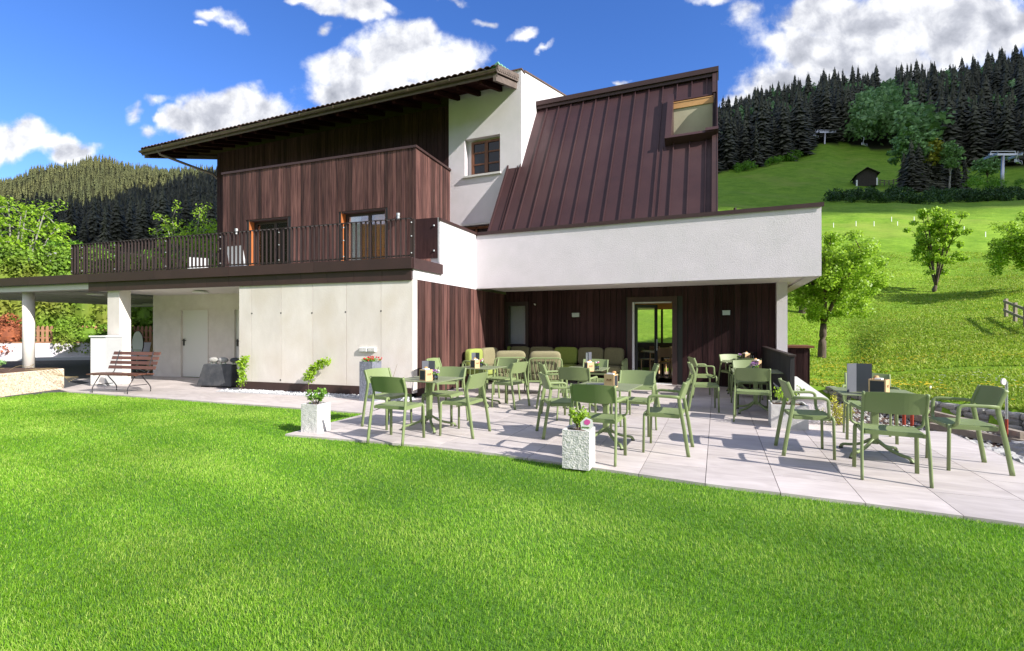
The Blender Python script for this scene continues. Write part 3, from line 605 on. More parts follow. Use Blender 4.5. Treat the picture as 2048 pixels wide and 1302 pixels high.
# ground floor concrete wall
sL = FC.at(478); ZS = 2.42
mb = MB(); joints = [sL]+[FC.at(x) for x in (502, 562, 625.5, 693, 762)]+[0]
rnd = random.Random(4)
for a, b in zip(joints, joints[1:]):
    mb.tt = rnd.random(); mb.fbox(FC, a+.005, b-.005, 0, .25, .20, ZS)
mb.tt = .3; mb.fbox(FC, sL+.01, -.01, .012, .24, .2, ZS-.01)
mb.tt = .5; mb.fbox(FC, sL, sL+.2, .252, 2.6, 0.0, ZS)
hb(mb, 'concrete_wall', 'concrete')
mb = MB()
for x, y in ((503, 627), (561, 626), (623, 626), (690, 624), (761, 622), (560, 760)):
    mb = MB(); s, z = FC.sz(x, y); c = FC.pt(s, -.002, z); mb.sweep([FC.pt(s+.012, -.003, z), FC.pt(s+.012, .004, z)], .036, .036, n=10, up=(0, 0, 1)); hb(mb, 'anchor_hole', 'black')
mb = MB(); mb.fbox(FC, sL+.02, -.03, -.016, 0, .0, .21); hb(mb, 'plinth', 'fascia')
# side wall: pale concrete edge, then boards up to the parapet, white band above
tW = 5.0
mb = MB(); mb.fbox(FS, -.3, -.004, 0.02, .16, 0.1, 2.42); hb(mb, 'corner_post', 'concrete_light')
FSide = Fr((-2.01, 9.84), 22.9-90)   # walking along u, outside = +v
def side(mb, t0, t1, z0, z1, e0, e1): mb.fbox(FS, e0, e1, t0, t1, z0, z1)
mb = MB(); side(mb, .16, 4.75, 0, 2.42, -.25, -.03); hb(mb, 'side_wall', 'black')
mb = MB(); rnd = random.Random(12); t = .165
while t < 4.70:
    w = .12*rnd.choice((.8, 1, 1, 1.2, 1.35)); mb.tt = rnd.random(); mb.fbox(FS, -.028, -.004+rnd.random()*.008, t+.003, min(t+w, 4.72)-.003, .03, 2.425); t += w
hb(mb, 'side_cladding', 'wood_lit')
# white parapet: return and front
zP0, zP1 = 2.45, 3.83
mb = MB()
side(mb, .02, 3.02, 2.43, 2.80, -.24, .0)
side(mb, 1.05, 3.02, 2.80, zP1, -.24, .0)
hb(mb, 'parapet_return', 'stucco')
tc_ = 2.82; sR = FN.at(1643)
mb = MB(); mb.fbox(FN, .0, sR, 0, .24, zP0, zP1); mb.fbox(FN, sR-.24, sR, .24, 6.5, zP0, zP1); hb(mb, 'parapet', 'stucco')
mb = MB(); mb.fbox(FN, 0.0, sR-.01, .245, 1.84, 2.5, 2.7); hb(mb, 'soffit', 'soffit')
mb = MB()
mb.fbox(FN, -.03, sR+.04, -.035, .27, zP1, zP1+.055); mb.fbox(FN, -.03, sR+.04, -.035, -.028, zP1-.03, zP1)
mb.fbox(FN, sR-.27, sR+.04, .27, 6.5, zP1, zP1+.055)
side(mb, 1.02, 2.78, zP1, zP1+.055, -.27, .03)
hb(mb, 'parapet_coping', 'fascia')
for x in (1084, 1235, 1380): mb = MB(); s = FN.at(x, .12); mb.fbox(FN, s-.05, s+.05, .06, .16, zP0-.012, zP0); hb(mb, 'drip_outlet', 'soffit')
# dark boarded back wall with window and door
tD = 1.86; sE = FN.at(1552, tD)
dwin = (FN.at(1015, tD), FN.at(1055, tD), .93, 2.14); dz = 0.0
door = (FN.at(1264.5, tD), FN.at(1344.5, tD), 0.0, 2.12)
mb = MB(); wall(mb, FN, .02, sE, 0, 2.5, tD, tD+.2, [dwin, door]); hb(mb, 'back_wall', 'black')
mb = MB(); dtr = (door[0]-.12, door[1]+.12, 0, door[3]+.13)
clad(mb, FN, .02, sE, .03, 2.5, tD, [(dwin[0]-.06, dwin[1]+.04, dwin[2]-.06, dwin[3]+.06), dtr], w=.15, rnd=random.Random(21)); hb(mb, 'back_cladding', 'wood')
mb = MB()
mb.fbox(FN, dtr[0], door[0], tD-.05, tD+.0, 0, dtr[3]); mb.fbox(FN, door[1], dtr[1], tD-.05, tD, 0, dtr[3]); mb.fbox(FN, door[0], door[1], tD-.05, tD, door[3], dtr[3])
hb(mb, 'door_surround', 'fascia')
w1 = MB(); f = .055; a, b, c, d = dwin
w1.fbox(FN, a-.06, a+f, tD-.045, tD+.1, c-.06, d+.06); w1.fbox(FN, b-f, b+.04, tD-.045, tD+.1, c-.06, d+.06); w1.fbox(FN, a+f, b-f, tD-.045, tD+.1, c-.06, c+f); w1.fbox(FN, a+f, b-f, tD-.045, tD+.1, d-f, d+.06)
w_ = hb(w1, 'window', 'rail'); mb = MB(); mb.fbox(FN, a+f, b-f, tD+.03, tD+.04, c+f, d-f); hb(mb, 'pane', 'glass', w_); mb = MB(); mb.fbox(FN, a, b, tD+.16, tD+.18, c, d); hb(mb, 'curtain', 'curtain', w_)
# glazed double door: left leaf ajar, right side open
mb = MB(); a, b, c, d = door
mb.fbox(FN, a, a+.045, tD+.002, tD+.2, 0.02, d); mb.fbox(FN, a+.045, b-.03, tD+.1, tD+.2, d-.03, d); mb.fbox(FN, a, b, tD-.05, tD+.25, .0, .02)
dfr = hb(mb, 'door_frame', 'white')
FL_ = Fr(FN.pt(a+.07, tD+.10, 0)[:2], 22.9-28); lw = .60
mb = MB(); mb.fbox(FL_, 0, .06, 0, .05, .03, d-.06); mb.fbox(FL_, lw-.07, lw, 0, .05, .03, d-.06); mb.fbox(FL_, .06, lw-.07, 0, .05, .03, .12); mb.fbox(FL_, .06, lw-.07, 0, .05, d-.14, d-.06)
dl = hb(mb, 'door_leaf', 'black'); mb = MB(); mb.fbox(FL_, .06, lw-.07, .02, .03, .12, d-.14); hb(mb, 'pane', 'glass', dl)
mb = MB(); mb.bar(FL_.pt(lw-.04, -.05, .85), FL_.pt(lw-.04, -.05, 1.15), .02, .02, up=(1, 0, 0)); hb(mb, 'handle', 'galv', dl)
# dining room behind
tB = tD+5.6; r0, r1 = .6, sE
mb = MB(); mb.fbox(FN, r0, r1, tD+.2, tB+.2, -.05, .0); hb(mb, 'room_floor', 'floorwood')
mb = MB(); mb.fbox(FN, r0, r1, tD+.2, tB+.2, 2.5, 2.6); hb(mb, 'room_ceiling', 'pinewood')
mb = MB(); mb.fbox(FN, r0, r0+.1, tD+.2, tB, 0, 2.5); mb.fbox(FN, r0+.1, r1, tB, tB+.15, 2.15, 2.5); hb(mb, 'room_wall', 'pinewood')
mb = MB(); mb.fbox(FN, r0+.1, r1, tB, tB+.15, 0, .92)
for k in range(5): s = r0+.1+(r1-r0-.2)*k/4; mb.fbox(FN, s, s+.07, tB, tB+.1, .92, 2.15)
hb(mb, 'room_window', 'rail')
mb = MB(); mb.fbox(FN, r1-.12, r1, tD+.2, tD+2.2, 0, 2.5); mb.fbox(FN, r1-.12, r1, tD+2.2, tB, 2.2, 2.5); mb.fbox(FN, r1-.12, r1, tD+2.2, tB, 0, .3); hb(mb, 'room_end_wall', 'wood')
# column at the right end
sc0 = FN.at(1553.5, tD-.25); sc1 = FN.at(1575, tD-.25)
mb = MB(); mb.fbox(FN, sc0, sc1, tD-.25, tD+.05, 0, 2.52); hb(mb, 'column', 'stucco')
mb = MB(); mb.fbox(FN, sE, sR-.02, .245, 5.6, 2.49, 2.6); hb(mb, 'end_soffit', 'soffit')
# lamps and small fittings on the back wall
for x0, x1, y0, y1 in ((1145, 1159, 626, 634), (1445, 1460, 621, 630)):
    s0, z1 = FN.sz(x0, y0, tD-.08); s1, z0 = FN.sz(x1, y1, tD-.08)
    mb = MB(); mb.fbox(FN, s0, s1, tD-.13, tD-.03, z0, z1-.02); mb.fbox(FN, s0-.004, s1+.004, tD-.134, tD-.03, z1-.02, z1); hb(mb, 'wall_lamp', 'galv')
s, z = FN.sz(1004, 611, tD-.06); mb = MB(); mb.fbox(FN, s-.035, s+.035, tD-.06, tD-.03, z-.05, z+.05); mb.sweep([FN.pt(s, tD-.09, z-.05), FN.pt(s, tD-.03, z-.02)], .06, .06); hb(mb, 'motion_sensor', 'white')
s, z = FN.sz(1069, 608, tD-.06); mb = MB(); mb.sweep([FN.pt(s, tD-.03, z), FN.pt(s, tD-.08, z), FN.pt(s+.04, tD-.1, z-.03)], .03, .03); hb(mb, 'hook', 'white')
# ---- recess with two doors at the left
sC = FC.at(306, 0); FR_ = Fr((-10.88, 14.7), 17.8)
s0 = 0; s1 = FR_.at(478)+.3
d1 = (FR_.at(360.5), FR_.at(417), 0.0, 2.0); d2 = (FR_.at(467.5), s1+1, 0.0, 2.0)
mb = MB(); wall(mb, FR_, s0, s1, 0, 2.44, 0, .2, [d1, d2]); mb.fbox(FR_, 0, .2, .2, 4, 0, 2.44); hb(mb, 'recess_wall', 'concrete_light')
for a, b, c, d in (d1, d2):
    mb = MB(); mb.fbox(FR_, a+.0, b, .05, .1, 0.01, d); dd = hb(mb, 'door', 'doorwhite')
    mb = MB(); mb.fbox(FR_, a, a+.035, -.012, .05, 0, d); mb.fbox(FR_, a+.035, b-.03, -.012, .05, d-.03, d); mb.fbox(FR_, b-.03, b, -.012, .05, 0, d); hb(mb, 'frame', 'concrete_light', dd)
    mb = MB(); mb.fbox(FR_, a+.07, a+.115, .03, .049, .93, 1.13); mb.bar(FR_.pt(a+.09, .0, 1.08), FR_.pt(a+.22, .0, 1.08), .02, .025); mb.bar(FR_.pt(a+.09, .0, 1.08), FR_.pt(a+.09, .05, 1.08), .02, .02); hb(mb, 'handle', 'black', dd)
# ---- terrace slab, fascia, canopy
sB = FC.at(176.5, -.03); far = -19.0
mb = MB(); mb.fbox(FC, far, -.3, .1, 9.5, 2.60, 2.78); mb.fbox(FC, sB, -.3, .0, 6.9, 2.425, 2.6); hb(mb, 'terrace_slab', 'soffit')
mb = MB(); mb.fbox(FC, far, sB, .02, .25, 2.47, 2.6); hb(mb, 'canopy_beam', 'soffit')
mb = MB(); mb.fbox(FC, far, sB, 6.5, 6.8, 2.42, 2.6)
for k in range(5): mb.fbox(FC, far+.5+k*1.35, far+.7+k*1.35, .25, 6.5, 2.5, 2.6)
hb(mb, 'canopy_rib', 'soffit')
mb = MB(); rnd = random.Random(9)
def run(mb, a, b, t0, t1, z0, z1, L, gap=.006):
    n = max(1, round((b-a)/L))
    for k in range(n): mb.tt = rnd.random(); mb.fbox(FC, a+(b-a)*k/n+gap/2, a+(b-a)*(k+1)/n-gap/2, t0, t1, z0, z1)
run(mb, far, .02, -.09, .05, 2.635, 2.85, 2.4); run(mb, far, 0.02, -.07, .04, 2.85, 2.86, 30)
mb.fbox(FS, -.02, .045, -.04, 1.1, 2.63, 2.852)
hb(mb, 'fascia', 'fascia')
mb = MB(); run(mb, sB, -.02, -.03, -.002, 2.40, 2.634, .665); mb.fbox(FC, sB, -.02, -.02, .0, 2.405, 2.63); hb(mb, 'fascia_panel', 'fascia')
sc, Yc = FC.at(53, .25), 0
mb = MB(); c = FC.pt(sc, .3, 0); mb.lathe([(.135, 0), (.135, 2.5)], c, 32); hb(mb, 'round_column', 'concrete_light', smooth=True)
mb = MB(); a = FC.at(214, .05); b = FC.at(255, .3); mb.fbox(FC, a+.02, a+.46, .05, .33, 0, 2.43); hb(mb, 'square_column', 'concrete_light')
for x, t in ((191, .6), (401, .85)):
    s = FC.at(x, t); c = FC.pt(s, t, 2.40 if x > 300 else 2.40); mb = MB(); mb.lathe([(.19, 0), (.19, .02), (.16, .045)], (c[0], c[1], c[2]-.035), 20); hb(mb, 'ceiling_lamp', 'white')
# railing
zr0, zr1 = 2.86, 3.655; sA = FC.at(145); sZ = -.04
mb = MB(); n = int((sZ-sA)/.118)
for k in range(n+1):
    s = sA+(sZ-sA)*k/n; mb.fbox(FC, s-.006, s+.006, -.03, .018, zr0+.02, zr1)
for k in range(34): t = .1+k*.16; mb.fbox(FC, sA-.024, sA+.024, t-.006, t+.006, zr0, zr1)
mb.fbox(FC, sA-.02, sZ+.02, -.035, .022, zr1, zr1+.014); mb.fbox(FC, sA-.03, sA+.03, 0, 5.5, zr1, zr1+.013)
mb.fbox(FC, sA-.02, sZ+.02, -.012, .004, zr0+.03, zr0+.06); mb.fbox(FC, sA-.02, sA+.02, .02, 5.5, zr0+.02, zr0+.05)
rl = hb(mb, 'railing', 'rail')
for x in (147, 168, 233, 335, 444, 561, 690, 825):
    s = FC.at(x); mb = MB(); mb.fbox(FC, s-.03, s+.03, .0, .05, zr0-.05, zr1-.01); mb.tt = .8; hb(mb, 'post', 'rail', rl)
    for z in (zr0+.08, zr0+.42, zr1-.1): mb = MB(); mb.lathe([(.016, 0), (.016, .02)], FC.pt(s, -.045, z), 8); hb(mb, 'bolt', 'galv', rl)
# brown closing panel between railing and parapet
FP = Fr(FS.pt(0, 1.03, 0)[:2], 17.8)
a = FP.at(833); b = FP.at(876)
mb = MB(); mb.fbox(FP, a, b, -.03, .0, 2.99, 3.89); pn = hb(mb, 'side_panel', 'wood')
for z in (3.14, 3.70): mb = MB(); mb.lathe([(.02, 0), (.02, .03)], FP.pt(b-.08, -.045, z), 10); hb(mb, 'bolt', 'galv', pn)
mb = MB(); mb.fbox(FP, b-.005, b+.02, -.02, .03, 2.9, 3.89); hb(mb, 'panel_post', 'galv')
# ---- clad box
bl = FB.at(447); zt = 6.80; zb = 2.78
dA = (FB.at(498), FB.at(576.5), 2.82, EYE+(HY-436)*FB.Y(540)/F); dB = (FB.at(682), FB.at(771.5), 2.82, EYE+(HY-419)*FB.Y(728)/F)
mb = MB(); wall(mb, FB, bl+.05, -.05, zb, zt-.02, .0, .3, [dA, dB]); mb.fbox(FB, -.3, -.04, .3, 2.7, zb, zt-.02); mb.fbox(FB, bl+.05, -.3, .3, 2.6, 5.6, 5.75); hb(mb, 'box_core', 'black')
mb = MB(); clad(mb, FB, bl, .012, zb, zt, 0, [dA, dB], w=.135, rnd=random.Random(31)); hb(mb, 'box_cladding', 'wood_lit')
mb = MB(); t = .01; rnd = random.Random(5)
while t < 2.75: w = .12*rnd.choice((.8, 1, 1.1, 1.3)); mb.tt = rnd.random(); mb.fbox(FB, -.04, -.01+rnd.random()*.01, t+.003, t+w-.003, zb, zt); t += w
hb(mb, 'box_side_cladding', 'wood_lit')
mb = MB(); mb.fbox(FB, bl-.04, .04, -.06, .3, zt, zt+.07); mb.fbox(FB, -.3, .04, .3, 2.75, zt, zt+.07); hb(mb, 'box_coping', 'fascia')
for i, (a, b, c, d) in enumerate((dA, dB)):
    mb = MB(); mb.fbox(FB, a, a+.02, -.0, .2, c, d)
    dd = hb(mb, 'terrace_door', 'orangewood'); m9 = MB(); m9.fbox(FB, a+.02, b-.03, .0, .26, d-.05, d); m9.fbox(FB, b-.03, b, .0, .26, c, d); hb(m9, 'reveal', 'fascia', dd); w = b-a; mid = a+w*.56
    mb = MB()
    for x0, x1 in ((a+.04, a+.11), (mid-.05, mid), (mid+.004, mid+.055), (b-.1, b-.04)): mb.fbox(FB, x0, x1, .2, .25, c, d-.06)
    for x0, x1 in ((a+.11, mid-.05), (mid+.055, b-.1)): mb.fbox(FB, x0, x1, .2, .25, d-.13, d-.06); mb.fbox(FB, x0, x1, .2, .25, c, c+.08)
    hb(mb, 'frame', 'rail', dd)
    mb = MB(); mb.fbox(FB, a+.1, b-.1, .222, .228, c+.05, d-.1); hb(mb, 'pane', 'glass', dd)
    mb = MB(); cur = [(a+.1+j*.03, .275+.018*math.sin(j*2.1)) for j in range(int(.5/.03))]
    for (x0, t0), (x1, t1) in zip(cur, cur[1:]): mb.add([FB.pt(x0, t0, c), FB.pt(x1, t1, c), FB.pt(x1, t1, d-.1), FB.pt(x0, t0, d-.1)], [(0, 1, 2, 3)])
    hb(mb, 'curtain', 'curtain', dd)
    mb = MB()
    if i: # timber lining and slatted furniture seen inside
        mb.fbox(FB, a+.45, b-.02, .36, .40, c, d);
        for k in range(9): mb.fbox(FB, a+.45, b-.02, .32, .355, c+.5+k*.085, c+.55+k*.085)
        mb.fbox(FB, a+.1, b, .5, 1.6, d-.08, d-.02); mb.fbox(FB, a, b+.3, 1.6, 1.65, c+.9, d)
    else: mb.fbox(FB, a, b, 1.5, 1.55, c, c+.8)
    hb(mb, 'room_lining', 'warmwood' if i else 'wood', dd)
    mb = MB(); mb.fbox(FB, a-.2, b+.3, 1.7, 1.75, c, d); mb.fbox(FB, a-.2, a-.15, .3, 1.7, c, d); mb.fbox(FB, b+.3, b+.35, .3, 1.7, c, d); hb(mb, 'room_back', 'wood', dd)
for x, y in ((473, 465), (796.5, 435)):
    s, z = FB.sz(x, y, -.1); mb = MB(); mb.lathe([(.045, -.06), (.045, .05)], FB.pt(s, -.1, z), 12); mb.lathe([(.052, .05), (.052, .13)], FB.pt(s, -.1, z), 12); mb.fbox(FB, s-.015, s+.015, -.07, -.02, z-.02, z+.02); hb(mb, 'wall_light', 'galv', smooth=False)
# ---- old house: dark boarded upper wall
sl_ = FO.at(435); zE = 9.05
mb = MB(); mb.fbox(FO, sl_, -.01, .0, .3, 2.6, zE); mb.fbox(FO, sl_, sl_+.3, .3, 9, 2.6, zE); hb(mb, 'upper_wall', 'black')
mb = MB(); clad(mb, FO, sl_, -.005, 4.2, zE, 0, w=.14, rnd=random.Random(77)); hb(mb, 'upper_cladding', 'wood')
mb = MB(); s = sl_-.06; mb.sweep([FO.pt(s, .1, 2.8), FO.pt(s, .1, 7.95)], .11, .11, n=10); dp = hb(mb, 'downpipe', 'galv', smooth=True)
mb = MB(); p = [FO.pt(s, .1, 7.95), FO.pt(s-.12, -.05, 8.15), FO.pt(s-1.1, -1.2, 8.6), FO.pt(s-1.35, -1.5, 8.72), FO.pt(s-1.38, -1.6, 8.9)]; mb.sweep(p, .11, .11, n=10); hb(mb, 'downpipe_elbow', 'oldwood', smooth=True)
# white gabled part
sw = FO.at(1043); z0w = 9.72
wr = (FO.at(930), FO.at(1000.5), zz(349, FO.Y(965)), zz(274, FO.Y(965)))
wl = (FO.at(925), FO.at(1000), 3.0, zz(451, FO.Y(955)))
mb = MB(); wall(mb, FO, 0, sw, 2.7, z0w, -.02, .30, [wr, wl])
rise = math.tan(R(15.2))
p = FO.pt; T = 8.5
mb.add([p(sw-.3, .3, 2.7), p(sw, .3, 2.7), p(sw, T, 2.7), p(sw-.3, T, 2.7), p(sw-.3, .3, z0w+.3*rise), p(sw, .3, z0w+.3*rise), p(sw, T, z0w+T*rise), p(sw-.3, T, z0w+T*rise)], [(0, 1, 5, 4), (1, 2, 6, 5), (2, 3, 7, 6), (3, 0, 4, 7), (4, 5, 6, 7)])
hb(mb, 'gable_wall', 'stucco')
mb = MB(); mb.fbox(FO, sw-.34, sw+.03, .26, T, z0w+.26*rise, z0w+.26*rise+.05, z0w+T*rise, z0w+T*rise+.05); mb.fbox(FO, .8, sw+.03, -.05, .26, z0w, z0w+.04); hb(mb, 'gable_coping', 'rooftile')
a, b, c, d = wr
mb = MB(); mb.fbox(FO, a-.05, b+.04, -.1, .2, c-.06, c); hb(mb, 'window_sill', 'planterflat')
fa, fb_, fc_, fd = a+.17, b-.01, c+.02, d-.06; mb = MB()
mb.fbox(FO, fa, fa+.09, .14, .22, fc_, fd); mb.fbox(FO, fb_-.09, fb_, .14, .22, fc_, fd); mb.fbox(FO, fa+.09, fb_-.09, .14, .22, fc_, fc_+.08); mb.fbox(FO, fa+.09, fb_-.09, .14, .22, fd-.08, fd)
mw = (fa+fb_)/2; mb.fbox(FO, mw-.06, mw+.06, .13, .22, fc_+.08, fd-.08)
for k in (1, 2):
    zc = fc_+(fd-fc_)*k/3; mb.fbox(FO, fa+.09, mw-.06, .15, .2, zc-.025, zc+.025); mb.fbox(FO, mw+.06, fb_-.09, .15, .2, zc-.025, zc+.025)
wd = hb(mb, 'window', 'redwood'); mb = MB(); mb.fbox(FO, fa+.05, fb_-.05, .175, .185, fc_+.04, fd-.04); hb(mb, 'pane', 'glassdark', wd)
mb = MB(); mb.fbox(FO, a, fa, .22, .3, c, d); mb.fbox(FO, fa, b, .225, .3, c, d); hb(mb, 'reveal', 'stucco', wd)
a, b, c, d = wl
mb = MB(); mb.fbox(FO, a-.05, b+.6, -.12, .1, d, d+.05); hb(mb, 'ledge', 'planterflat')
mb = MB(); mb.fbox(FO, a, b, .2, .24, c, d); w2 = hb(mb, 'lower_window', 'glassdark'); mb = MB()
for k in range(4): s = a+(b-a)*k/3; mb.fbox(FO, s-.03, s+.03, .12, .2, c, d)
mb.fbox(FO, a, b, .12, .2, d-.08, d); hb(mb, 'frame', 'redwood', w2)
# ---- old house roof
pitch = math.tan(R(17)); eo = -1.62; ze = 8.85
s0r = FO.at(283, eo); s1r = FO.at(992, eo); T1 = 7.0; th = .16
def rz_(t): return ze+(t-eo)*pitch
roof = MB(); roof.fbox(FO, s0r+.02, s1r, eo+.06, T1, ze, ze+th, ze+(T1-eo)*pitch, ze+th+(T1-eo)*pitch); roof.fbox(FO, s0r+.02, s1r, T1, T1+8.6, ze+(T1-eo)*pitch, ze+th+(T1-eo)*pitch, ze, ze+th)
rf = hb(roof, 'roof', 'soffitwood')
mb = MB(); s = s0r; rnd = random.Random(3); pw = .215
while s < s1r-.05:
    vs = []; fs = []; prof = [(0, .0), (.05, .035), (.11, .05), (.165, .035), (.215, .0)]
    rows = 9; Lr = (T1-eo)/rows*1.0; j = rnd.random()*.01
    for r_ in range(rows):
        t0 = eo-.04+r_*Lr; t1 = t0+Lr+.06; mb.tt = rnd.random(); lift0 = .05+j; lift1 = .015
        vs = [FO.pt(s+x, t0, rz_(t0)+th+h+lift0) for x, h in prof]+[FO.pt(s+x, t1, rz_(t1)+th+h+lift1) for x, h in prof]+[FO.pt(s+x, t0, rz_(t0)+th+h+lift0-.02) for x, h in prof]
        fs = [(i, i+1, 6+i, 5+i) for i in range(4)]+[(10+i, 11+i, i+1, i) for i in range(4)]; mb.add(vs, fs)
    s += pw
hb(mb, 'roof_tiles', 'rooftile', rf, smooth=False)
mb = MB(); s = s0r+.3
while s < s1r-.2:
    mb.tt = random.random(); mb.fbox(FO, s, s+.11, eo+.12, .02, ze-.15, ze-.005, ze-.15+1.5*pitch, ze-.005+1.5*pitch); s += .78
hb(mb, 'rafter', 'soffitwood', rf)
mb = MB(); prof = [(math.cos(a)*.075, math.sin(a)*.075) for a in np.linspace(math.pi, 2*math.pi, 9)]
vs = []; fs = []
for k, s in enumerate((s0r-.05, s1r+.04)):
    for x, z in prof+[(-x*.92, z) for x, z in [(q[0], q[1]*.9) for q in prof]]: vs.append(FO.pt(s, eo-.03+x, ze+.1+z))
nn = 18; fs = [(i, (i+1) % nn, nn+(i+1) % nn, nn+i) for i in range(nn)]; mb.add(vs, fs+[tuple(range(nn))[::-1], tuple(range(nn, 2*nn))])
for k in range(1, 11): s = s0r+(s1r-s0r)*k/11; mb.fbox(FO, s-.02, s+.02, eo-.112, eo+.05, ze+.03, ze+.115)
mb.fbox(FO, s0r-.03, s1r+.02, eo+.03, eo+.07, ze-.06, ze+.12)
hb(mb, 'gutter', 'gutter', rf)
# verge boards at both ends
mb = MB()
mb.fbox(FO, s1r-.0, s1r+.05, eo+.0, 0.0, ze+.02, ze+.22, ze+.02+1.62*pitch, ze+.22+1.62*pitch)
mb.fbox(FO, s1r-.10, s1r-.002, eo+.02, -.02, ze-.2, ze+.02, ze-.2+1.6*pitch, ze+.02+1.6*pitch)
mb.fbox(FO, s1r+.05, s1r+.07, eo+.0, 0.0, ze+.14, ze+.25, ze+.14+1.62*pitch, ze+.25+1.62*pitch)
for k in range(9):
    t = eo+.09+k*.17; z = rz_(t)+.02; mb.sweep([FO.pt(s1r+.048, t, z+.1), FO.pt(s1r+.066, t, z+.1)], .17, .10, n=10, up=(0, 0, 1))
hb(mb, 'verge_board', 'oldwood', rf)
mb = MB()
mb.fbox(FO, s0r-.04, s0r+.02, eo, T1, ze-.02, ze+.22, ze-.02+(T1-eo)*pitch, ze+.22+(T1-eo)*pitch)
mb.fbox(FO, s0r+.02, s0r+.12, eo+.1, T1, ze-.16, ze, ze-.16+(T1-eo-.1)*pitch, ze+(T1-eo)*pitch)
hb(mb, 'verge_board', 'oldwood', rf)
mb = MB()
for k in range(4):
    t = eo+.15+k*.3; c = FO.pt(s1r-.18-k*.03, t, rz_(t)+.20); mb.sweep([(c[0], c[1], c[2]), (c[0]+.1, c[1]-.1, c[2]+.02), (c[0]+.2, c[1]-.16, c[2]+.07)], .16, .12, n=6)
hb(mb, 'patina_tile', 'greencop', rf)
# soffit boards
mb = MB(); t = eo+.08; rnd = random.Random(6)
while t < -.02: mb.tt = rnd.random(); mb.fbox(FO, s0r+.13, s1r-.12, t+.003, t+.147, rz_(t)-.022, rz_(t)-.006, rz_(t+.147)-.022, rz_(t+.147)-.006); t += .15
hb(mb, 'soffit_boards', 'soffitwood', rf)
# ---- steep standing seam roof
be = R(58.4); RN = Vector((FN.v.x, FN.v.y, 0)); RU = Vector((FN.u.x*math.cos(be), FN.u.y*math.cos(be), math.sin(be))); NR = RN.cross(RU)   # outward normal
if NR.y > 0: NR = -NR
P0 = Vector(((1044-CX)/F*15.72, 15.72, zz(318, 15.72)))
def rp(px, py, lift=0):
    d = Vector(((px-CX)/F, 1, (HY-py)/F)); k = (P0+NR*lift-Vector((0, 0, EYE))).dot(NR)/d.dot(NR); p = Vector((0, 0, EYE))+d*k-P0; return p.dot(RN), p.dot(RU)
def rq(s, r, lift=0): return P0+RN*s+RU*r+NR*lift
rTL = rp(1070, 217); rTR = rp(1435.5, 147); rTop = (rTL[1]+rTR[1])/2
sM = rp(1057, 274)[0]; sS = rp(998, 392)[0]; sEnd = rp(1434.5, 300)[0]
rBot = -(P0.z-3.2)/math.sin(be); rStep = rp(1030, 321)[1]
h0 = rp(1348, 235); hx0 = rp(1346, 235)[0]; hx1 = sEnd-.10; hr0 = rp(1395, 277)[1]; hr1 = rp(1395, 199)[1]
metal = MB()
def rbox(mb, s0, s1, r0, r1, l0, l1):
    p = [rq(s0, r0, l0), rq(s1, r0, l0), rq(s1, r1, l0), rq(s0, r1, l0), rq(s0, r0, l1), rq(s1, r0, l1), rq(s1, r1, l1), rq(s0, r1, l1)]; mb.hexa([p[k] for k in (0, 1, 2, 3, 4, 5, 6, 7)])
tp = rp(1094, 223)[0]; tq = rp(1326.6, 176)[0]; pit = (tq-tp)/9
seams = [tp+pit*k for k in range(-1, 14) if sM+.1 < tp+pit*k < sEnd-.1]
edges = [sM]+seams+[sEnd]
pan = []
for a, b in zip(edges, edges[1:]):
    segs = [(rBot, rTop)]
    if b > hx0+.02 and a < hx1: 
        if a < hx0-.01: metal_parts = [(a, hx0, rBot, rTop), (hx0, b, rBot, hr0), (hx0, b, hr1, rTop)]
        elif b > hx1+.01: metal_parts = [(a, b, rBot, hr0), (a, b, hr1, rTop), (hx1, b, hr0, hr1)]
        else: metal_parts = [(a, b, rBot, hr0), (a, b, hr1, rTop)]
    else: metal_parts = [(a, b, rBot, rTop)]
    metal.tt = random.random()
    for q in metal_parts: rbox(metal, q[0]+.001, q[1]-.001, q[2], q[3], -.05, 0)
rbox(metal, sS, sM, rBot, rStep, -.05, 0)
mr = hb(metal, 'metal_roof', 'metal')
mb = MB()
for s in seams+[sM+.02]:
    if hx0 < s < hx1: rbox(mb, s-.012, s+.012, rBot, hr0-.05, .0005, .055); rbox(mb, s-.012, s+.012, hr1+.05, rTop, .0005, .055)
    else: rbox(mb, s-.012, s+.012, rBot, rTop, .0005, .055)
rbox(mb, sS, sS+.05, rBot, rStep, .0005, .06); rbox(mb, sS-.01, sM+.0, rStep-.03, rStep+.06, -.03, .07)
rbox(mb, (sS+sM)/2+.14, (sS+sM)/2+.155, rBot, rStep, .0005, .035)
rbox(mb, hx0-.22, hx0-.205, rBot, hr0-.1, .0005, .04)
hb(mb, 'standing_seam', 'metal', mr)
mb = MB(); rbox(mb, sEnd-.13, sEnd+.0, rBot, hr0-.12, .001, .14); rbox(mb, sEnd-.13, sEnd+.0, hr1+.02, rTop, .001, .14); rbox(mb, sEnd-.012, sEnd+.015, rBot, rTop+.1, -.1, .15); hb(mb, 'verge_flashing', 'fascia', mr)
# ridge box overhang
mb = MB(); tz0 = rq(0, rTop).z; b = Fr((P0.x, P0.y), 22.9)
tt_ = (rq(0, rTop)-P0).dot(Vector((FN.u.x, FN.u.y, 0)))
mb.fbox(b, sM-.06, sEnd+.04, tt_-.22, tt_+.5, tz0-.02, tz0+.13, tz0+.03, tz0+.17); mb.fbox(b, sM-.03, sEnd+.02, tt_-.16, tt_, tz0-.12, tz0-.02)
hb(mb, 'ridge_flashing', 'fascia', mr)
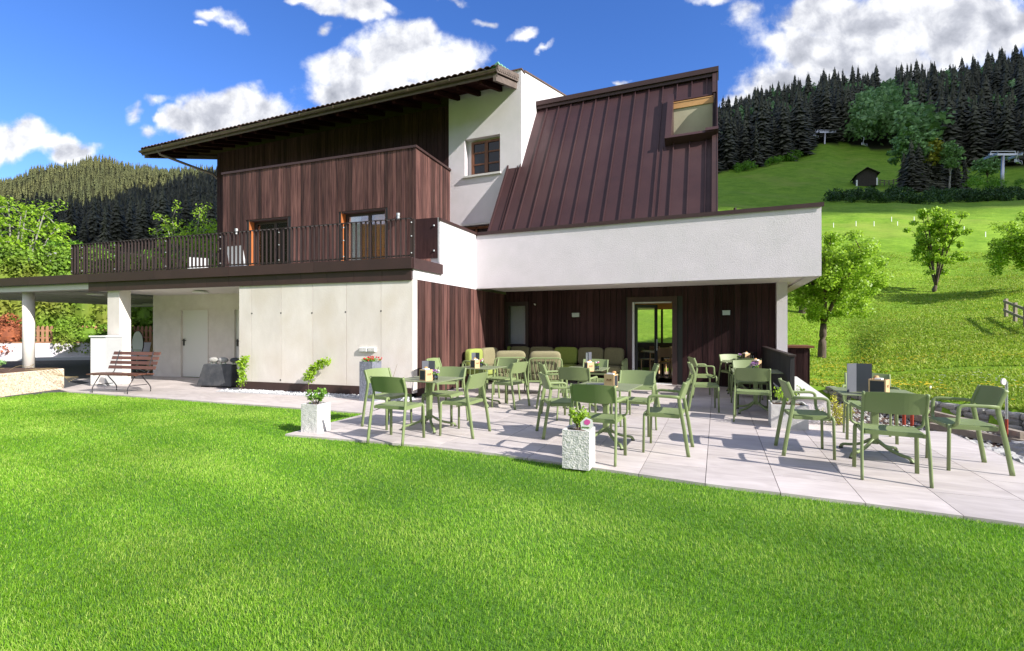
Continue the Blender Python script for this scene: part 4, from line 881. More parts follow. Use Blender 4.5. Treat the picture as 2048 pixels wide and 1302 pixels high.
# volume behind the slope: end wall, back wall, and flat roof
def up(s, r, l=0): return rq(s, r, l)
mb = MB(); tb = 3.2
A = rq(sEnd-.005, rBot, -.06); B = rq(sEnd-.005, rTop, -.06); uu = Vector((FN.u.x, FN.u.y, 0))
Cc = B+uu*tb; D = Vector((Cc.x, Cc.y, A.z))
mb.slab([A, B, Cc, D], -RN*.12)
A2 = rq(sM+.1, rTop, -.06); B2 = A2+uu*tb; mb.slab([B2, Cc, Vector((Cc.x, Cc.y, 2.6)), Vector((B2.x, B2.y, 2.6))], uu*.1); mb.slab([A2, B, Cc, B2], Vector((0, 0, .05)))
hb(mb, 'roof_end_wall', 'fascia', mr)
# dormer cut into the slope
mb = MB(); dd_ = 1.15
c0 = rq(hx0, hr0); c1 = rq(hx1, hr0); c2 = rq(hx1, hr1); c3 = rq(hx0, hr1)
back = lambda p, q: p+uu*q
# window plane hangs upright below the upper edge of the cut
hd_ = (hr1-hr0)*math.cos(be)-.06
bb = lambda p_, z: Vector((*(p_+uu*hd_).xy, z))
blind = [bb(c0, c0.z-.3), bb(c1, c1.z-.3), bb(c1, c2.z-.16), bb(c0, c3.z-.16)]
mb.slab(blind, uu*.04); dmr = hb(mb, 'dormer_blind', 'beige', mr)
mb = MB(); mb.slab([bb(c0, c3.z-.20)-uu*.03, bb(c1, c2.z-.20)-uu*.03, bb(c1, c2.z-.0)-uu*.03, bb(c0, c3.z-.0)-uu*.03], uu*.06); mb.slab([c3, c2, c2-uu*.10-Vector((0, 0, .03)), c3-uu*.10-Vector((0, 0, .03))], Vector((0, 0, .03)))
hb(mb, 'dormer_lining', 'pinewood', mr)
mb = MB(); lf = Vector((*blind[0].xy, c0.z))
mb.slab([c0, back(c0, 1.2), Vector((*back(c0, 1.2).xy, c3.z)), c3], -RN*.05); mb.slab([c1, back(c1, .7), Vector((*back(c1, .7).xy, c2.z)), c2], RN*.05); mb.slab([c0, c1, back(c1, 1.2), back(c0, 1.2)], Vector((0, 0, -.04)))
hb(mb, 'dormer_cheek', 'fascia', mr)
mb = MB(); rbox(mb, hx0-.16, hx0, hr0-.14, hr1+.16, -.02, .22); rbox(mb, hx0-.16, hx1+.02, hr0-.12, hr0-.03, .0, .26); rbox(mb, hx0, hx1, hr1-.0, hr1+.06, .0, .08); rbox(mb, sEnd-.30, sEnd+.03, hr0-.09, hr0+.02, .05, .30); hb(mb, 'dormer_frame', 'metal', mr)
# roof deck behind the parapets so that nothing is seen through
mb = MB(); mb.fbox(FN, .05, sR-.3, .25, 7.5, 2.72, 2.95); mb.fbox(FS, -.9, -.24, 1.05, 6, 2.7, 2.79); hb(mb, 'flat_roof', 'planterflat')
# post behind the parapet
mb = MB(); s, t = FN.at(1470, 2.5), 2.5; mb.bar(FN.pt(s, t, 2.8), FN.pt(s, t, 4.5), .10, .03); mb.bar(FN.pt(s-.45, t, 4.33), FN.pt(s-1.1, t, 4.28), .02, .02); hb(mb, 'roof_post', 'rail')
# sockets on the concrete wall
for x0, x1 in ((720.8, 736), (737.5, 752.6)):
    a, z1 = FC.sz(x0, 694.5); b, z0 = FC.sz(x1, 703.5); mb = MB(); mb.fbox(FC, a, b, -.05, 0, z0, z1); so_ = hb(mb, 'power_socket', 'white', bevel=.006)
    mb = MB(); mb.fbox(FC, a+.012, (a+b)/2-.006, -.055, -.05, z0+.015, z1-.012); mb.fbox(FC, (a+b)/2+.006, b-.012, -.055, -.05, z0+.015, z1-.012); hb(mb, 'cover', 'planterflat', so_)
# terrace lounge seats seen through the railing
def deck_seat(fr, s, t, rz, label):
    x, y, z = fr.pt(s, t, 2.79); e = empty('deck_chair', (x, y, z), rz, label, 'chair', 'chairs up on the balcony terrace')
    m_ = MB(); m_.box(-.28, .28, -.25, .3, .36, .42); m_.build('seat', 'slate', e); m_ = MB(); m_.hexa([(-.28, .24, .42), (.28, .24, .42), (.28, .30, .42), (-.28, .30, .42), (-.28, .36, .95), (.28, .36, .95), (.28, .41, .95), (-.28, .41, .95)]); m_.build('backrest', 'cabgrey', e)
    for a in (-.26, .26):
        for b in (-.22, .27): m_ = MB(); m_.box(a-.015, a+.015, b-.015, b+.015, 0, .36); m_.build('leg', 'galv', e)
deck_seat(FC, FC.at(492, 2.2), 2.2, R(160), 'pale slatted chair nearest the left glass door of the balcony')
deck_seat(FC, FC.at(395, 2.9), 2.9, R(30), 'pale balcony chair farther from the glass door')
x, y, z = FC.pt(FC.at(440, 2.6), 2.6, 2.79); e = empty('deck_table', (x, y, z), R(-17), 'low table between the balcony chairs', 'table')
m_ = MB(); m_.box(-.5, .5, -.3, .3, .38, .41); m_.build('table_top', 'slate', e); 
for a in (-.5, .45): m_ = MB(); m_.box(a*.9, a*.9+.04, -.25, .25, 0, .38); m_.build('leg', 'galv', e)
# black screen, white low wall and box at the right end
e = empty('windbreak_screen', (4.29, 7.42, 0), 0, 'charred black timber screen beside the right hand column', 'screen')
FK = Fr((4.29, 7.42), 22.3); mb = MB(); t = 0; rnd = random.Random(1)
while t < 4.25: mb.tt = rnd.random(); mb.fbox(FK, -.03, .03, t+.002, t+.138, 0, .985); t += .14
mb.build('boards', 'blackwood', e, off=(4.29, 7.42, 0)); mb = MB(); mb.fbox(FK, -.05, .05, -.02, 4.27, .985, 1.01); mb.build('cap', 'rail', e, off=(4.29, 7.42, 0))
mb = MB(); FW = Fr(G(1653, 847)[:2], 24.2); w0 = FW.o.copy(); mb.fbox(FW, -.52, 0, 0, 3.7, -.3, .345)
e = empty('low_wall', (w0.x, w0.y, 0), 0, 'white plastered low wall with stone coping running beside the black screen', 'wall'); mb.build('wall', 'stucco', e, off=(w0.x, w0.y, 0))
mb = MB(); mb.fbox(FW, -.54, .02, -.02, 3.72, .345, .375); mb.build('coping', 'planterflat', e, off=(w0.x, w0.y, 0))
FX = Fr((6.95, 12.35), 22.9); a = FX.at(1572); b = FX.at(1620)
e = empty('bin_store', (FX.pt(a, 0, 0)), 0, 'dark boarded box with brown lid between white column and fruit tree', 'box'); oo = FX.pt(a, 0, 0)
mb = MB(); mb.fbox(FX, a, b, .02, 1.1, -.1, .92); clad(mb, FX, a, b, -.1, .94, .02, w=.12); mb.build('boards', 'wood', e, off=oo); mb = MB(); mb.fbox(FX, a-.05, b+.09, -.06, 1.15, .94, .99); mb.build('lid', 'redwood', e, off=oo)
# ---------------- terrace furniture ----------------
def smooth_path(pts, n=4):
    P = [Vector(p) for p in pts]; out = []
    for i in range(len(P)-1):
        p0 = P[max(i-1, 0)]; p1 = P[i]; p2 = P[i+1]; p3 = P[min(i+2, len(P)-1)]
        for k in range(n):
            t = k/n; out.append(.5*((2*p1)+(p2-p0)*t+(2*p0-5*p1+4*p2-p3)*t*t+(3*p1-p0-3*p2+p3)*t**3))
    out.append(P[-1]); return out
def round_path(pts, r=.04, n=4):
    """polyline with filleted corners"""
    P = [Vector(p) for p in pts]; out = [P[0]]
    for a, b, c in zip(P, P[1:], P[2:]):
        u = (a-b); v = (c-b); k = min(r, u.length*.48, v.length*.48); p = b+u.normalized()*k; q = b+v.normalized()*k
        for i in range(n+1): t = i/n; out.append(p*(1-t)**2+b*2*t*(1-t)+q*t*t)
    out.append(P[-1]); return out
def make_chair(arms, label):
    e = empty('terrace_chair', (0, 0, 0), 0, label, 'chair', 'green resin chairs on the terrace'); W = .235
    mb = MB(); nx, ny = 10, 8; V = []; Fs = []
    for side in (0, 1):
        for j in range(ny+1):
            for i in range(nx+1):
                u = i/nx*2-1; v = j/ny; y = -.175+v*.40; w = (.205+.02*v); ed = (1-abs(u)**6*.04)
                z = .455-.016*(1-u*u)*math.sin(math.pi*min(1, v*1.1))-.012*max(0, v-.85)/.15; yy = y-(.012 if abs(u) > .99 and j in (0, ny) else 0)*(1 if j else -1)
                V.append((u*w*1.03, yy, z-(0 if side == 0 else .026)))
    def id_(s, i, j): return s*(nx+1)*(ny+1)+j*(nx+1)+i
    for j in range(ny):
        for i in range(nx): Fs.append((id_(0, i, j), id_(0, i+1, j), id_(0, i+1, j+1), id_(0, i, j+1))); Fs.append((id_(1, i, j+1), id_(1, i+1, j+1), id_(1, i+1, j), id_(1, i, j)))
    for i in range(nx): Fs += [(id_(1, i, 0), id_(1, i+1, 0), id_(0, i+1, 0), id_(0, i, 0)), (id_(0, i, ny), id_(0, i+1, ny), id_(1, i+1, ny), id_(1, i, ny))]
    for j in range(ny): Fs += [(id_(0, 0, j), id_(0, 0, j+1), id_(1, 0, j+1), id_(1, 0, j)), (id_(1, nx, j), id_(1, nx, j+1), id_(0, nx, j+1), id_(0, nx, j))]
    mb.add(V, Fs)
    mb.bar((-W+.02, .215, .432), (W-.02, .215, .432), .022, .034); mb.bar((-W+.02, -.165, .432), (W-.02, -.165, .432), .022, .034)
    for s in (-1, 1): mb.bar((s*(W-.012), -.16, .428), (s*(W-.012), .2, .428), .022, .036)
    mb.build('seat', 'green', e)
    # backrest: a band bowed backwards
    mb = MB(); V = []; n = 14; lv = 5
    for side in (0, 1):
        for j in range(lv+1):
            for i in range(n+1):
                u = i/n*2-1; v = j/lv; y = -.158-.062*v-.030*(1-u*u)+(0 if side == 0 else -.013); z = .628+.185*v+.010*(1-u*u)*(v-.5)*2
                V.append((u*(W-.004), y, z))
    Fs = []; q = lambda s, i, j: s*(n+1)*(lv+1)+j*(n+1)+i
    for j in range(lv):
        for i in range(n): Fs += [(q(0, i+1, j), q(0, i, j), q(0, i, j+1), q(0, i+1, j+1)), (q(1, i, j), q(1, i+1, j), q(1, i+1, j+1), q(1, i, j+1))]
    for i in range(n): Fs += [(q(0, i, 0), q(0, i+1, 0), q(1, i+1, 0), q(1, i, 0)), (q(0, i+1, lv), q(0, i, lv), q(1, i, lv), q(1, i+1, lv))]
    mb.add(V, Fs); mb.build('backrest', 'green', e, smooth=False)
    for s in (-1, 1):
        mb = MB(); mb.sweep(smooth_path([(s*(W+.016), -.262, 0), (s*(W+.012), -.215, .30), (s*(W+.004), -.176, .52), (s*W, -.162, .625), (s*W, -.185, .71), (s*W, -.224, .812)], 4), .024, .040, n=8, sq=.55, up=(0, 1, 0)); mb.build('leg', 'green', e, smooth=True)
        mb = MB()
        mb.sweep(round_path([(s*(W+.016), .222, 0), (s*(W+.010), .215, .437), (s*(W-.06), .205, .437)], .05), .034, .026, n=8, sq=.55, up=(0, 1, 0)); mb.build('leg', 'green', e, smooth=True)
        if arms:
            mb = MB(); mb.sweep(round_path([(s*(W+.002), -.165, .645), (s*(W+.03), -.10, .652), (s*(W+.052), .11, .655), (s*(W+.054), .155, .64), (s*(W+.050), .165, .47), (s*(W-.01), .175, .442)], .045, 4), .032, .022, n=8, sq=.5, up=(1, 0, .05)); mb.build('armrest', 'green', e, smooth=True)
    return e
def make_table(label, size=.74):
    e = empty('terrace_table', (0, 0, 0), 0, label, 'table', 'green pedestal tables on the terrace')
    mb = MB(); h = size/2; mb.box(-h, h, -h, h, .690, .703); mb.build('table_top', 'greentop', e, bevel=.004)
    mb = MB(); mb.box(-.16, .16, -.16, .16, .674, .690); mb.build('top_plate', 'green', e)
    mb = MB(); mb.box(-.034, .034, -.034, .034, .13, .674); mb.build('pedestal', 'green', e, bevel=.008)
    for k in range(4):
        a = k*math.pi/2+math.pi/4; c, s = math.cos(a), math.sin(a)
        mb = MB(); mb.sweep(smooth_path([(c*.0, s*.0, .185), (c*.05, s*.05, .165), (c*.14, s*.14, .105), (c*.26, s*.26, .067), (c*.345, s*.345, .052), (c*.375, s*.375, .02), (c*.376, s*.376, .004)], 3), .036, .032, n=8, sq=.4); ft = mb.build('foot', 'green', e, smooth=True)
        mb = MB(); mb.lathe([(.022, 0), (.022, .018)], (c*.376, s*.376, 0), 8); mb.build('pad', 'black', ft)
    return e
A_lab = []
def quad(*px):   # four foot pixels: back a, back b, front a, front b -> centre and heading
    p = [Vector(G(*q)) for q in px]; b = (p[0]+p[1])/2; f = (p[2]+p[3])/2; d = (f-b).normalized(); w = (p[1]-p[0]).normalized(); n = Vector((-w.y, w.x))
    if n.dot(d) < 0: n = -n
    d = (d+n).normalized(); c = (b+f)/2; return c.x, c.y, math.atan2(-d.x, d.y)
def hd(dx, dy): return math.atan2(-dx, dy)
plain = make_chair(False, 'x'); armed = make_chair(True, 'x'); used = {plain.name: 0, armed.name: 0}
def chair(src, x, y, rz, label):
    if not used[src.name]: used[src.name] = 1; src.location = (x, y, 0); src.rotation_euler = (0, 0, rz); src['label'] = label; return src
    return copy_tree(src, (x, y, 0), rz, label)
TB = {}
tab0 = make_table('x'); n0 = [0]
def table(key, x, y, rz, label):
    if not n0[0]: n0[0] = 1; tab0.location = (x, y, 0); tab0.rotation_euler = (0, 0, rz); tab0['label'] = label; o = tab0
    else: o = copy_tree(tab0, (x, y, 0), rz, label)
    TB[key] = (x, y, rz); return o
table(1, -1.17, 6.86, R(-25), 'front left green table with grey menu and purple flowers near the concrete wall')
table(2, -.58, 9.0, R(-22), 'green table bearing menu and magenta flowers in front of the sofa corner')
table(3, 1.32, 8.7, R(-22), 'green table with upright menu and white pink flowers near the middle of the sofa')
table(4, 1.16, 5.98, R(-28), 'green table with a flat dark menu lying on it behind the small planter')
table(5, 4.12, 8.2, R(-22), 'green table with big lilac hydrangea beside the black timber screen')
table(6, 5.05, 10.7, R(-22), 'farthest green table, close to the sunlit boards at the wing end')
table(7, 4.02, 5.38, R(-24), 'green table carrying the tall open grey menu by the yellow shrub')
x, y, r = quad((741.5, 884), (806, 890), (789.8, 870), (840.3, 875.3)); chair(plain, x, y, r, 'armless green chair standing at the lawn edge with its back to the lawn')
x, y, r = quad((729.3, 852.7), (774.5, 842.5), (781.8, 858.5), (818.3, 849.8)); chair(plain, x, y, r, 'armless green chair with its back to the grey flower column')
x, y, r = quad((942.3, 877.5), (975.6, 862.4), (883.3, 870), (912.3, 858)); chair(plain, x, y, r, 'armless green chair in profile, right of the front left table')
x, y, r = quad((877.5, 836.6), (932.7, 842), (848, 848), (899.3, 853)); chair(plain, x, y, r, 'armless green chair on the far side of the front left table')
x, y, r = quad((1029, 819.7), (1056.6, 812), (986, 814.5), (1009, 807.4)); chair(plain, x, y, r, 'armless green chair in profile at the right of the table before the sofa corner')
chair(plain, -.20, 9.55, hd(-.55, -.8), 'armless green chair between the sofa corner table and the left cane armchair')
chair(plain, -1.40, 9.75, hd(.9, -.35), 'armless green chair nearest the brown side wall, turned to the sofa corner table')
chair(plain, -1.24, 8.98, hd(.9, .1), 'armless green chair left of the sofa corner table, in front of another')
chair(armed, 1.56, 9.28, hd(-.35, -.93), 'green armchair of resin at the sofa side of the table with white and pink flowers')
chair(armed, .72, 8.35, hd(.95, .1), 'green resin armchair left of the table with white and pink flowers')
chair(armed, 1.02, 7.62, hd(.35, .93), 'green resin armchair with its back to the camera between two middle tables')
x, y, r = quad((1137, 921), (1230.7, 932), (1168, 900), (1248, 910)); chair(armed, x, y, r, 'green resin armchair directly behind the small white planter with name tag')
x, y, r = quad((1079.7, 881), (1101.5, 866), (1137, 872), (1153, 858)); chair(armed, x, y, r, 'green resin armchair facing right at the table with the flat menu')
x, y, r = quad((1374, 914), (1381, 894), (1286, 902.6), (1296, 887)); chair(armed, x, y, r, 'green resin armchair facing left at the table with the flat menu')
chair(armed, 1.66, 6.62, hd(-.45, -.85), 'green resin armchair on the far side of the table with the flat menu')
chair(armed, 2.2, 8.15, hd(-.97, .2), 'green resin armchair in profile before the open glass door')
x, y, r = quad((1470.4, 842.7), (1541.7, 848.9), (1476.6, 833.5), (1533, 838)); chair(plain, x, y, r+.02, 'armless green chair with its back to the camera at the hydrangea table')
x, y, r = quad((1381, 822.7), (1376, 813.5), (1438, 824.3), (1432, 816.6)); chair(plain, x, y, r, 'armless green chair facing the hydrangea table from the door side')
chair(armed, 3.98, 10.15, hd(1, -.12), 'green resin armchair facing the farthest table from the door side')
chair(armed, 5.12, 11.18, hd(0.1, -1), 'green resin armchair at the farthest table standing against the boards')
chair(plain, 4.38, 8.95, hd(-.2, -1), 'armless green chair at the far side of the hydrangea table')
chair(armed, 4.80, 9.95, hd(.25, .95), 'green resin armchair with its back turned, on the near side of the farthest table')
x, y, r = quad((1728.5, 959.4), (1858, 974.7), (1719, 933), (1819.5, 944)); chair(armed, x, y, r, 'nearest green resin armchair, its back to the lawn, at the tall menu table')
x, y, r = quad((1571, 911), (1555, 892), (1671, 918), (1650.6, 900)); chair(armed, x, y, r, 'green resin armchair in profile in front of the low square planter')
x, y, r = quad((2025, 951.7), (1965, 925.6), (1890, 939.4), (1846, 915)); chair(armed, x, y, r, 'rightmost green resin armchair, turned toward the tall menu table')
chair(armed, 4.58, 6.22, hd(-.5, -.86), 'green resin armchair on the far side of the tall menu table by the stone border')

# things on the tables
def on_table(k, px, py, z=.703):
    x, y = G(px, py, z); return x, y
def menu(k, x, y, rz, label, h=.26, w=.11):
    e = empty('menu_stand', (x, y, .7035), rz, label, 'menu', 'menus standing on the tables'); mb = MB()
    mb.hexa([(-w, -.03, 0), (0, .03, 0), (0, .036, 0), (-w, -.024, 0), (-w, -.03, h), (0, .03, h), (0, .036, h), (-w, -.024, h)]); mb.build('cover', 'menugrey', e)
    mb = MB(); mb.hexa([(0.001, .03, 0), (w, -.03, 0), (w, -.024, 0), (.001, .036, 0), (.001, .03, h), (w, -.03, h), (w, -.024, h), (.001, .036, h)]); mb.build('back_cover', 'menugrey', e)
    for i in range(3): mb = MB(); mb.hexa([(-w+.01, -.012+i*.004, .005), (-.002, .040+i*.003, .005), (-.002, .041+i*.003, .005), (-w+.01, -.011+i*.004, .005), (-w+.01, -.012+i*.004, h-.01), (-.002, .040+i*.003, h-.01), (-.002, .041+i*.003, h-.01), (-w+.01, -.011+i*.004, h-.01)]); mb.build('page', 'white', e)
    return e
def nbox(x, y, rz, label, s=.125, h=.15):
    e = empty('wooden_box', (x, y, .7035), rz, label, 'box', 'small wooden boxes on the tables'); d = s; t = .008; mb = MB()
    mb.box(-s/2, s/2, -d/2, -d/2+t, 0, h); mb.box(-s/2, s/2, d/2-t, d/2, 0, h); mb.box(-s/2, -s/2+t, -d/2+t, d/2-t, 0, h); mb.box(s/2-t, s/2, -d/2+t, d/2-t, 0, h); mb.box(-s/2+t, s/2-t, -d/2+t, d/2-t, .0, .01); mb.build('case', 'box', e)
    mb = MB(); mb.box(-s/2-.003, -s/2, -d/2+.014, d/2-.014, .014, h-.014); mb.build('chalk_face', 'chalk', e); mb = MB(); mb.box(s/2, s/2+.003, -d/2+.014, d/2-.014, .014, h-.014); mb.build('chalk_face', 'chalk', e)
    mb = MB(); rn = random.Random(3)
    mb.box(-.035, .035, -d/2-.0015, -d/2, h*.50, h*.53); mb.box(-.03, -.012, -d/2-.0015, -d/2, h*.56, h*.66); mb.box(-.006, .008, -d/2-.0015, -d/2, h*.56, h*.63); mb.box(.014, .032, -d/2-.0015, -d/2, h*.56, h*.66); mb.build('burnt_mark', 'redwood', e)
    mb = MB(); mb.box(-.045, .04, -.03, .03, h-.02, h+.012); mb.build('napkin', 'white', e)
    mb = MB(); mb.lathe([(.022, 0), (.026, .02), (.018, .034)], (.028, .03, h), 9); mb.build('jar', 'pinewood', e)
    return e
def cloud_quads(n, cen, rad, size, rng, flat=.5, up=.3):
    """n leaf quads scattered in ellipsoids cen (k,3) rad (k,3)"""
    cen = np.asarray(cen, float); rad = np.asarray(rad, float); k = rng.integers(0, len(cen), n)
    d = rng.normal(0, 1, (n, 3)); d /= np.linalg.norm(d, axis=1)[:, None]; r = rng.random(n)**(.45)
    c = cen[k]+d*r[:, None]*rad[k]; return leaf_quads(c, size, rng, d, up)
def leaf_quads(c, size, rng, out=None, up=.3, asp=.62):
    n = len(c); nrm = rng.normal(0, 1, (n, 3)); nrm /= np.linalg.norm(nrm, axis=1)[:, None]
    if out is not None: nrm = nrm*.8+out*.6
    nrm[:, 2] += up; nrm /= np.linalg.norm(nrm, axis=1)[:, None]; a = rng.normal(0, 1, (n, 3)); t = np.cross(nrm, a); t /= np.linalg.norm(t, axis=1)[:, None]; b = np.cross(nrm, t)
    s = size*rng.uniform(.6, 1.35, n)[:, None]; t = t*s/2; b = b*s/2*asp
    V = np.stack([c-t, c+b+nrm*s*.08, c+t, c-b+nrm*s*.08], 1).reshape(-1, 3); return V, np.arange(n*4).reshape(n, 4), rng.random(n)
def leaves(name, n, cen, rad, size, m, parent, seed, up=.3, **kw):
    V, Fq, t = cloud_quads(n, cen, rad, size, np.random.default_rng(seed), up=up); return fast_mesh(name, V, Fq, m, t, parent=parent, **kw)
def vase(x, y, label, cat='flowers', m='purple', m2='whitepetal', s=1.0, seed=1):
    e = empty('flower_vase', (x, y, .7035), 0, label, cat, 'small vases of flowers on the tables')
    mb = MB(); mb.lathe([(.028, 0), (.034, .01), (.034, .07), (.032, .07), (.031, .012), (.02, .006)], n=14); mb.build('vase', 'clear', e, smooth=True)
    rng = np.random.default_rng(seed); r = random.Random(seed)
    leaves('leaves', 50, [(0, 0, .085), (.01, .0, .1)], [(.05*s, .05*s, .03*s)]*2, .03, 'leaf', e, seed)
    cs = [(r.uniform(-.035, .035)*s, r.uniform(-.03, .03)*s, .10+r.uniform(0, .045)*s) for _ in range(7)]
    leaves('petals', 170, cs[:5], [(.020*s,)*3]*5, .016, m, e, seed+1); leaves('small_petals', 60, cs[5:], [(.018*s,)*3]*2, .014, m2, e, seed+2)
    return e
menu(1, *on_table(1, 857, 757), R(10), 'grey menu card on the front left table, behind the wooden box', .25, .09)
nbox(*on_table(1, 852, 761), R(52), 'pale wooden box with chalk side on the front left table')
vase(*on_table(1, 871, 760.5), 'vase of purple and magenta flowers on the front left table', seed=2)
menu(2, *on_table(2, 951, 733), R(5), 'grey menu card on the table before the sofa corner', .26, .075)
nbox(*on_table(2, 950, 736), R(50), 'pale wooden box on the table before the sofa corner', .12, .15)
vase(*on_table(2, 962, 733.5), 'magenta flowers in glass on the table before the sofa corner', m='pink', seed=4)
menu(3, *on_table(3, 1177, 739), R(60), 'narrow bluish menu card standing on the table near the middle of the sofa', .30, .07)
nbox(*on_table(3, 1178, 742.5), R(20), 'plain wooden box below the narrow menu near the middle of the sofa', .12, .15)
vase(*on_table(3, 1194, 740), 'vase of white and magenta flowers near the middle of the sofa', m='whitepetal', m2='pink', seed=6)
x, y = on_table(4, 1222, 774); nbox(x, y, R(-34)+math.pi*0+R(0), 'pale wooden box with burnt mark beside the flat dark menu', .125, .155)
x, y = on_table(4, 1195, 771); e = empty('flat_menu', (x, y, .7035), R(12), 'dark menu folder lying flat on the table', 'menu'); mb = MB(); mb.box(-.12, .12, -.09, .09, .002, .006); mb.build('cover', 'menugrey', e); mb = MB(); mb.box(-.112, .112, -.083, .083, .006, .012); mb.build('pages', 'white', e); mb = MB(); mb.box(-.12, .12, -.09, .09, .012, .017); mb.build('top_cover', 'menugrey', e)
vase(*on_table(5, 1508, 742), 'big lilac hydrangea head in a glass on the table by the black screen', m='purple', m2='purple', s=1.5, seed=8)
nbox(*on_table(5, 1513, 739), R(40), 'wooden box half hidden behind the lilac hydrangea', .12, .16)
vase(*on_table(6, 1478, 720), 'small violet flowers on the farthest table', seed=9)
nbox(*on_table(6, 1492, 719.5), R(10), 'wooden box on the farthest table', .125, .15)
x, y = on_table(6, 1505, 719); e = empty('dark_lantern', (x, y, .7035), R(15), 'black cube lantern on the farthest table', 'lantern'); mb = MB(); mb.box(-.06, .06, -.06, .06, 0, .015); mb.box(-.06, .06, -.06, .06, .155, .17)
for a in (-.05, .05):
    for b in (-.05, .05): mb.box(a-.01, a+.01, b-.01, b+.01, .015, .155)
mb.build('frame', 'black', e); mb = MB(); mb.lathe([(.025, 0), (.025, .08)], (0, 0, .0151), 10); mb.build('candle', 'white', e)
menu(7, *on_table(7, 1716, 784), R(-8), 'tall open grey menu folder on the right hand table', .315, .125)
nbox(*on_table(7, 1758, 789.5), R(40), 'wooden box with open dark side next to the tall grey menu', .15, .165)
vase(*on_table(7, 1752, 783), 'magenta blossoms just showing behind the wooden box on the right hand table', m='pink', seed=12)

# ---- lounge furniture along the wall
def cushion(mb, c, size, rz, tilt=0, seed=0): mb.puff(c, size, rz, e=.32, n=8, tilt=tilt, seed=seed, lump=.012)
def sofa_seg(parent, off, fr, s, t, w, back, m_b, m_s, rz, seed, depth=.62):
    """one seat of the sofa facing -t"""
    x, y, _ = fr.pt(s, t, 0); x -= off[0]; y -= off[1]
    mb = MB(); cushion(mb, (x, y, .40), (w-.015, depth, .17), rz, 0, seed); mb.build('seat_cushion', m_s, parent, smooth=True)
    bx, by, _ = fr.pt(s, t+depth*.42, 0); mb = MB(); cushion(mb, (bx-off[0], by-off[1], .70), (w-.02, .20, .46), rz, R(-10), seed+1); mb.build('back_cushion', m_b, parent, smooth=True)
ts = tD-.62; sf0 = .18; sf1 = FN.at(1250, ts)
segs = [984, 1022, 1061, 1109, 1157, 1209, 1249]
S_ = [FN.at(x, ts+.3) for x in segs]
o = FN.pt(1.2, ts, 0); e = empty('corner_sofa', o, 0, 'long green framed corner sofa with green and taupe cushions along the dark wall', 'sofa')
S_[0] = .22
mats = ['greenfab', 'tan', 'tan', 'greenfab', 'tan', 'tan']
for i, (a, b) in enumerate(zip(S_, S_[1:])): sofa_seg(e, o, FN, (a+b)/2, ts, b-a, 1, mats[i], mats[i], -FN.a, i*3)
FSd = Fr(FS.pt(.12, 1.9, 0)[:2], 22.9-90)    # v runs along u, u runs to -v
# left arm of the corner along the side wall: seats facing +v
def side_seg(t0, t1, m_, sd):
    tm = (t0+t1)/2; x, y, _ = FS.pt(.42, tm, 0); mb = MB(); cushion(mb, (x-o[0], y-o[1], .40), (.62, t1-t0-.015, .17), -FN.a, 0, sd); mb.build('seat_cushion', m_, e, smooth=True)
    x, y, _ = FS.pt(.17, tm, 0); mb = MB(); cushion(mb, (x-o[0], y-o[1], .70), (.19, t1-t0-.02, .46), -FN.a, 0, sd+1); mb.build('back_cushion', m_, e, smooth=True)
side_seg(2.0, 2.72, 'limefab', 40); side_seg(2.74, 3.62, 'beigefab', 44)
fr_ = MB()
for s in (S_[0], (S_[0]+S_[-1])/2, S_[-1]+.03): fr_.bar(tuple(Vector(FN.pt(s, ts-.28, 0))-Vector(o)), tuple(Vector(FN.pt(s, ts-.28, .30))-Vector(o)), .04, .04, up=(1, 0, 0)); fr_.bar(tuple(Vector(FN.pt(s, ts+.36, 0))-Vector(o)), tuple(Vector(FN.pt(s, ts+.36, .62))-Vector(o)), .04, .04, up=(1, 0, 0))
P_ = lambda s, t, z: tuple(Vector(FN.pt(s, t, z))-Vector(o)); Q_ = lambda s, t, z: tuple(Vector(FS.pt(s, t, z))-Vector(o))
fr_.bar(P_(S_[0], ts-.28, .29), P_(S_[-1]+.03, ts-.28, .29), .04, .05); fr_.bar(P_(S_[0], ts+.36, .6), P_(S_[-1]+.03, ts+.36, .6), .03, .05); fr_.bar(Q_(.72, 1.98, .29), Q_(.72, 3.6, .29), .04, .05); fr_.bar(Q_(.08, 1.98, .6), Q_(.08, 3.9, .6), .03, .05)
for s in (.72, .08): fr_.bar(Q_(s, 1.97, 0), Q_(s, 1.97, .6), .04, .04, up=(1, 0, 0))
fr_.build('frame', 'green', e)
mb = MB(); mb.sweep(round_path([P_(S_[-1]+.05, ts-.28, .0), P_(S_[-1]+.05, ts-.28, .60), P_(S_[-1]+.05, ts+.36, .66), P_(S_[-1]+.05, ts+.36, .0)], .1), .05, .035, n=8, sq=.5)
for k in range(5): t = ts-.2+k*.12; mb.bar(P_(S_[-1]+.05, t, .29), P_(S_[-1]+.05, t, .62), .05, .02, up=(1, 0, 0))
mb.build('armrest', 'green', e)
mb = MB(); mb.sweep(round_path([Q_(.72, 1.95, 0), Q_(.72, 1.95, .60), Q_(.08, 1.95, .66), Q_(.08, 1.95, 0)], .1), .05, .035, n=8, sq=.5)
for k in range(5): s = .16+k*.12; mb.bar(Q_(s, 1.95, .29), Q_(s, 1.95, .62), .02, .02, up=(1, 0, 0))
mb.build('armrest', 'green', e)
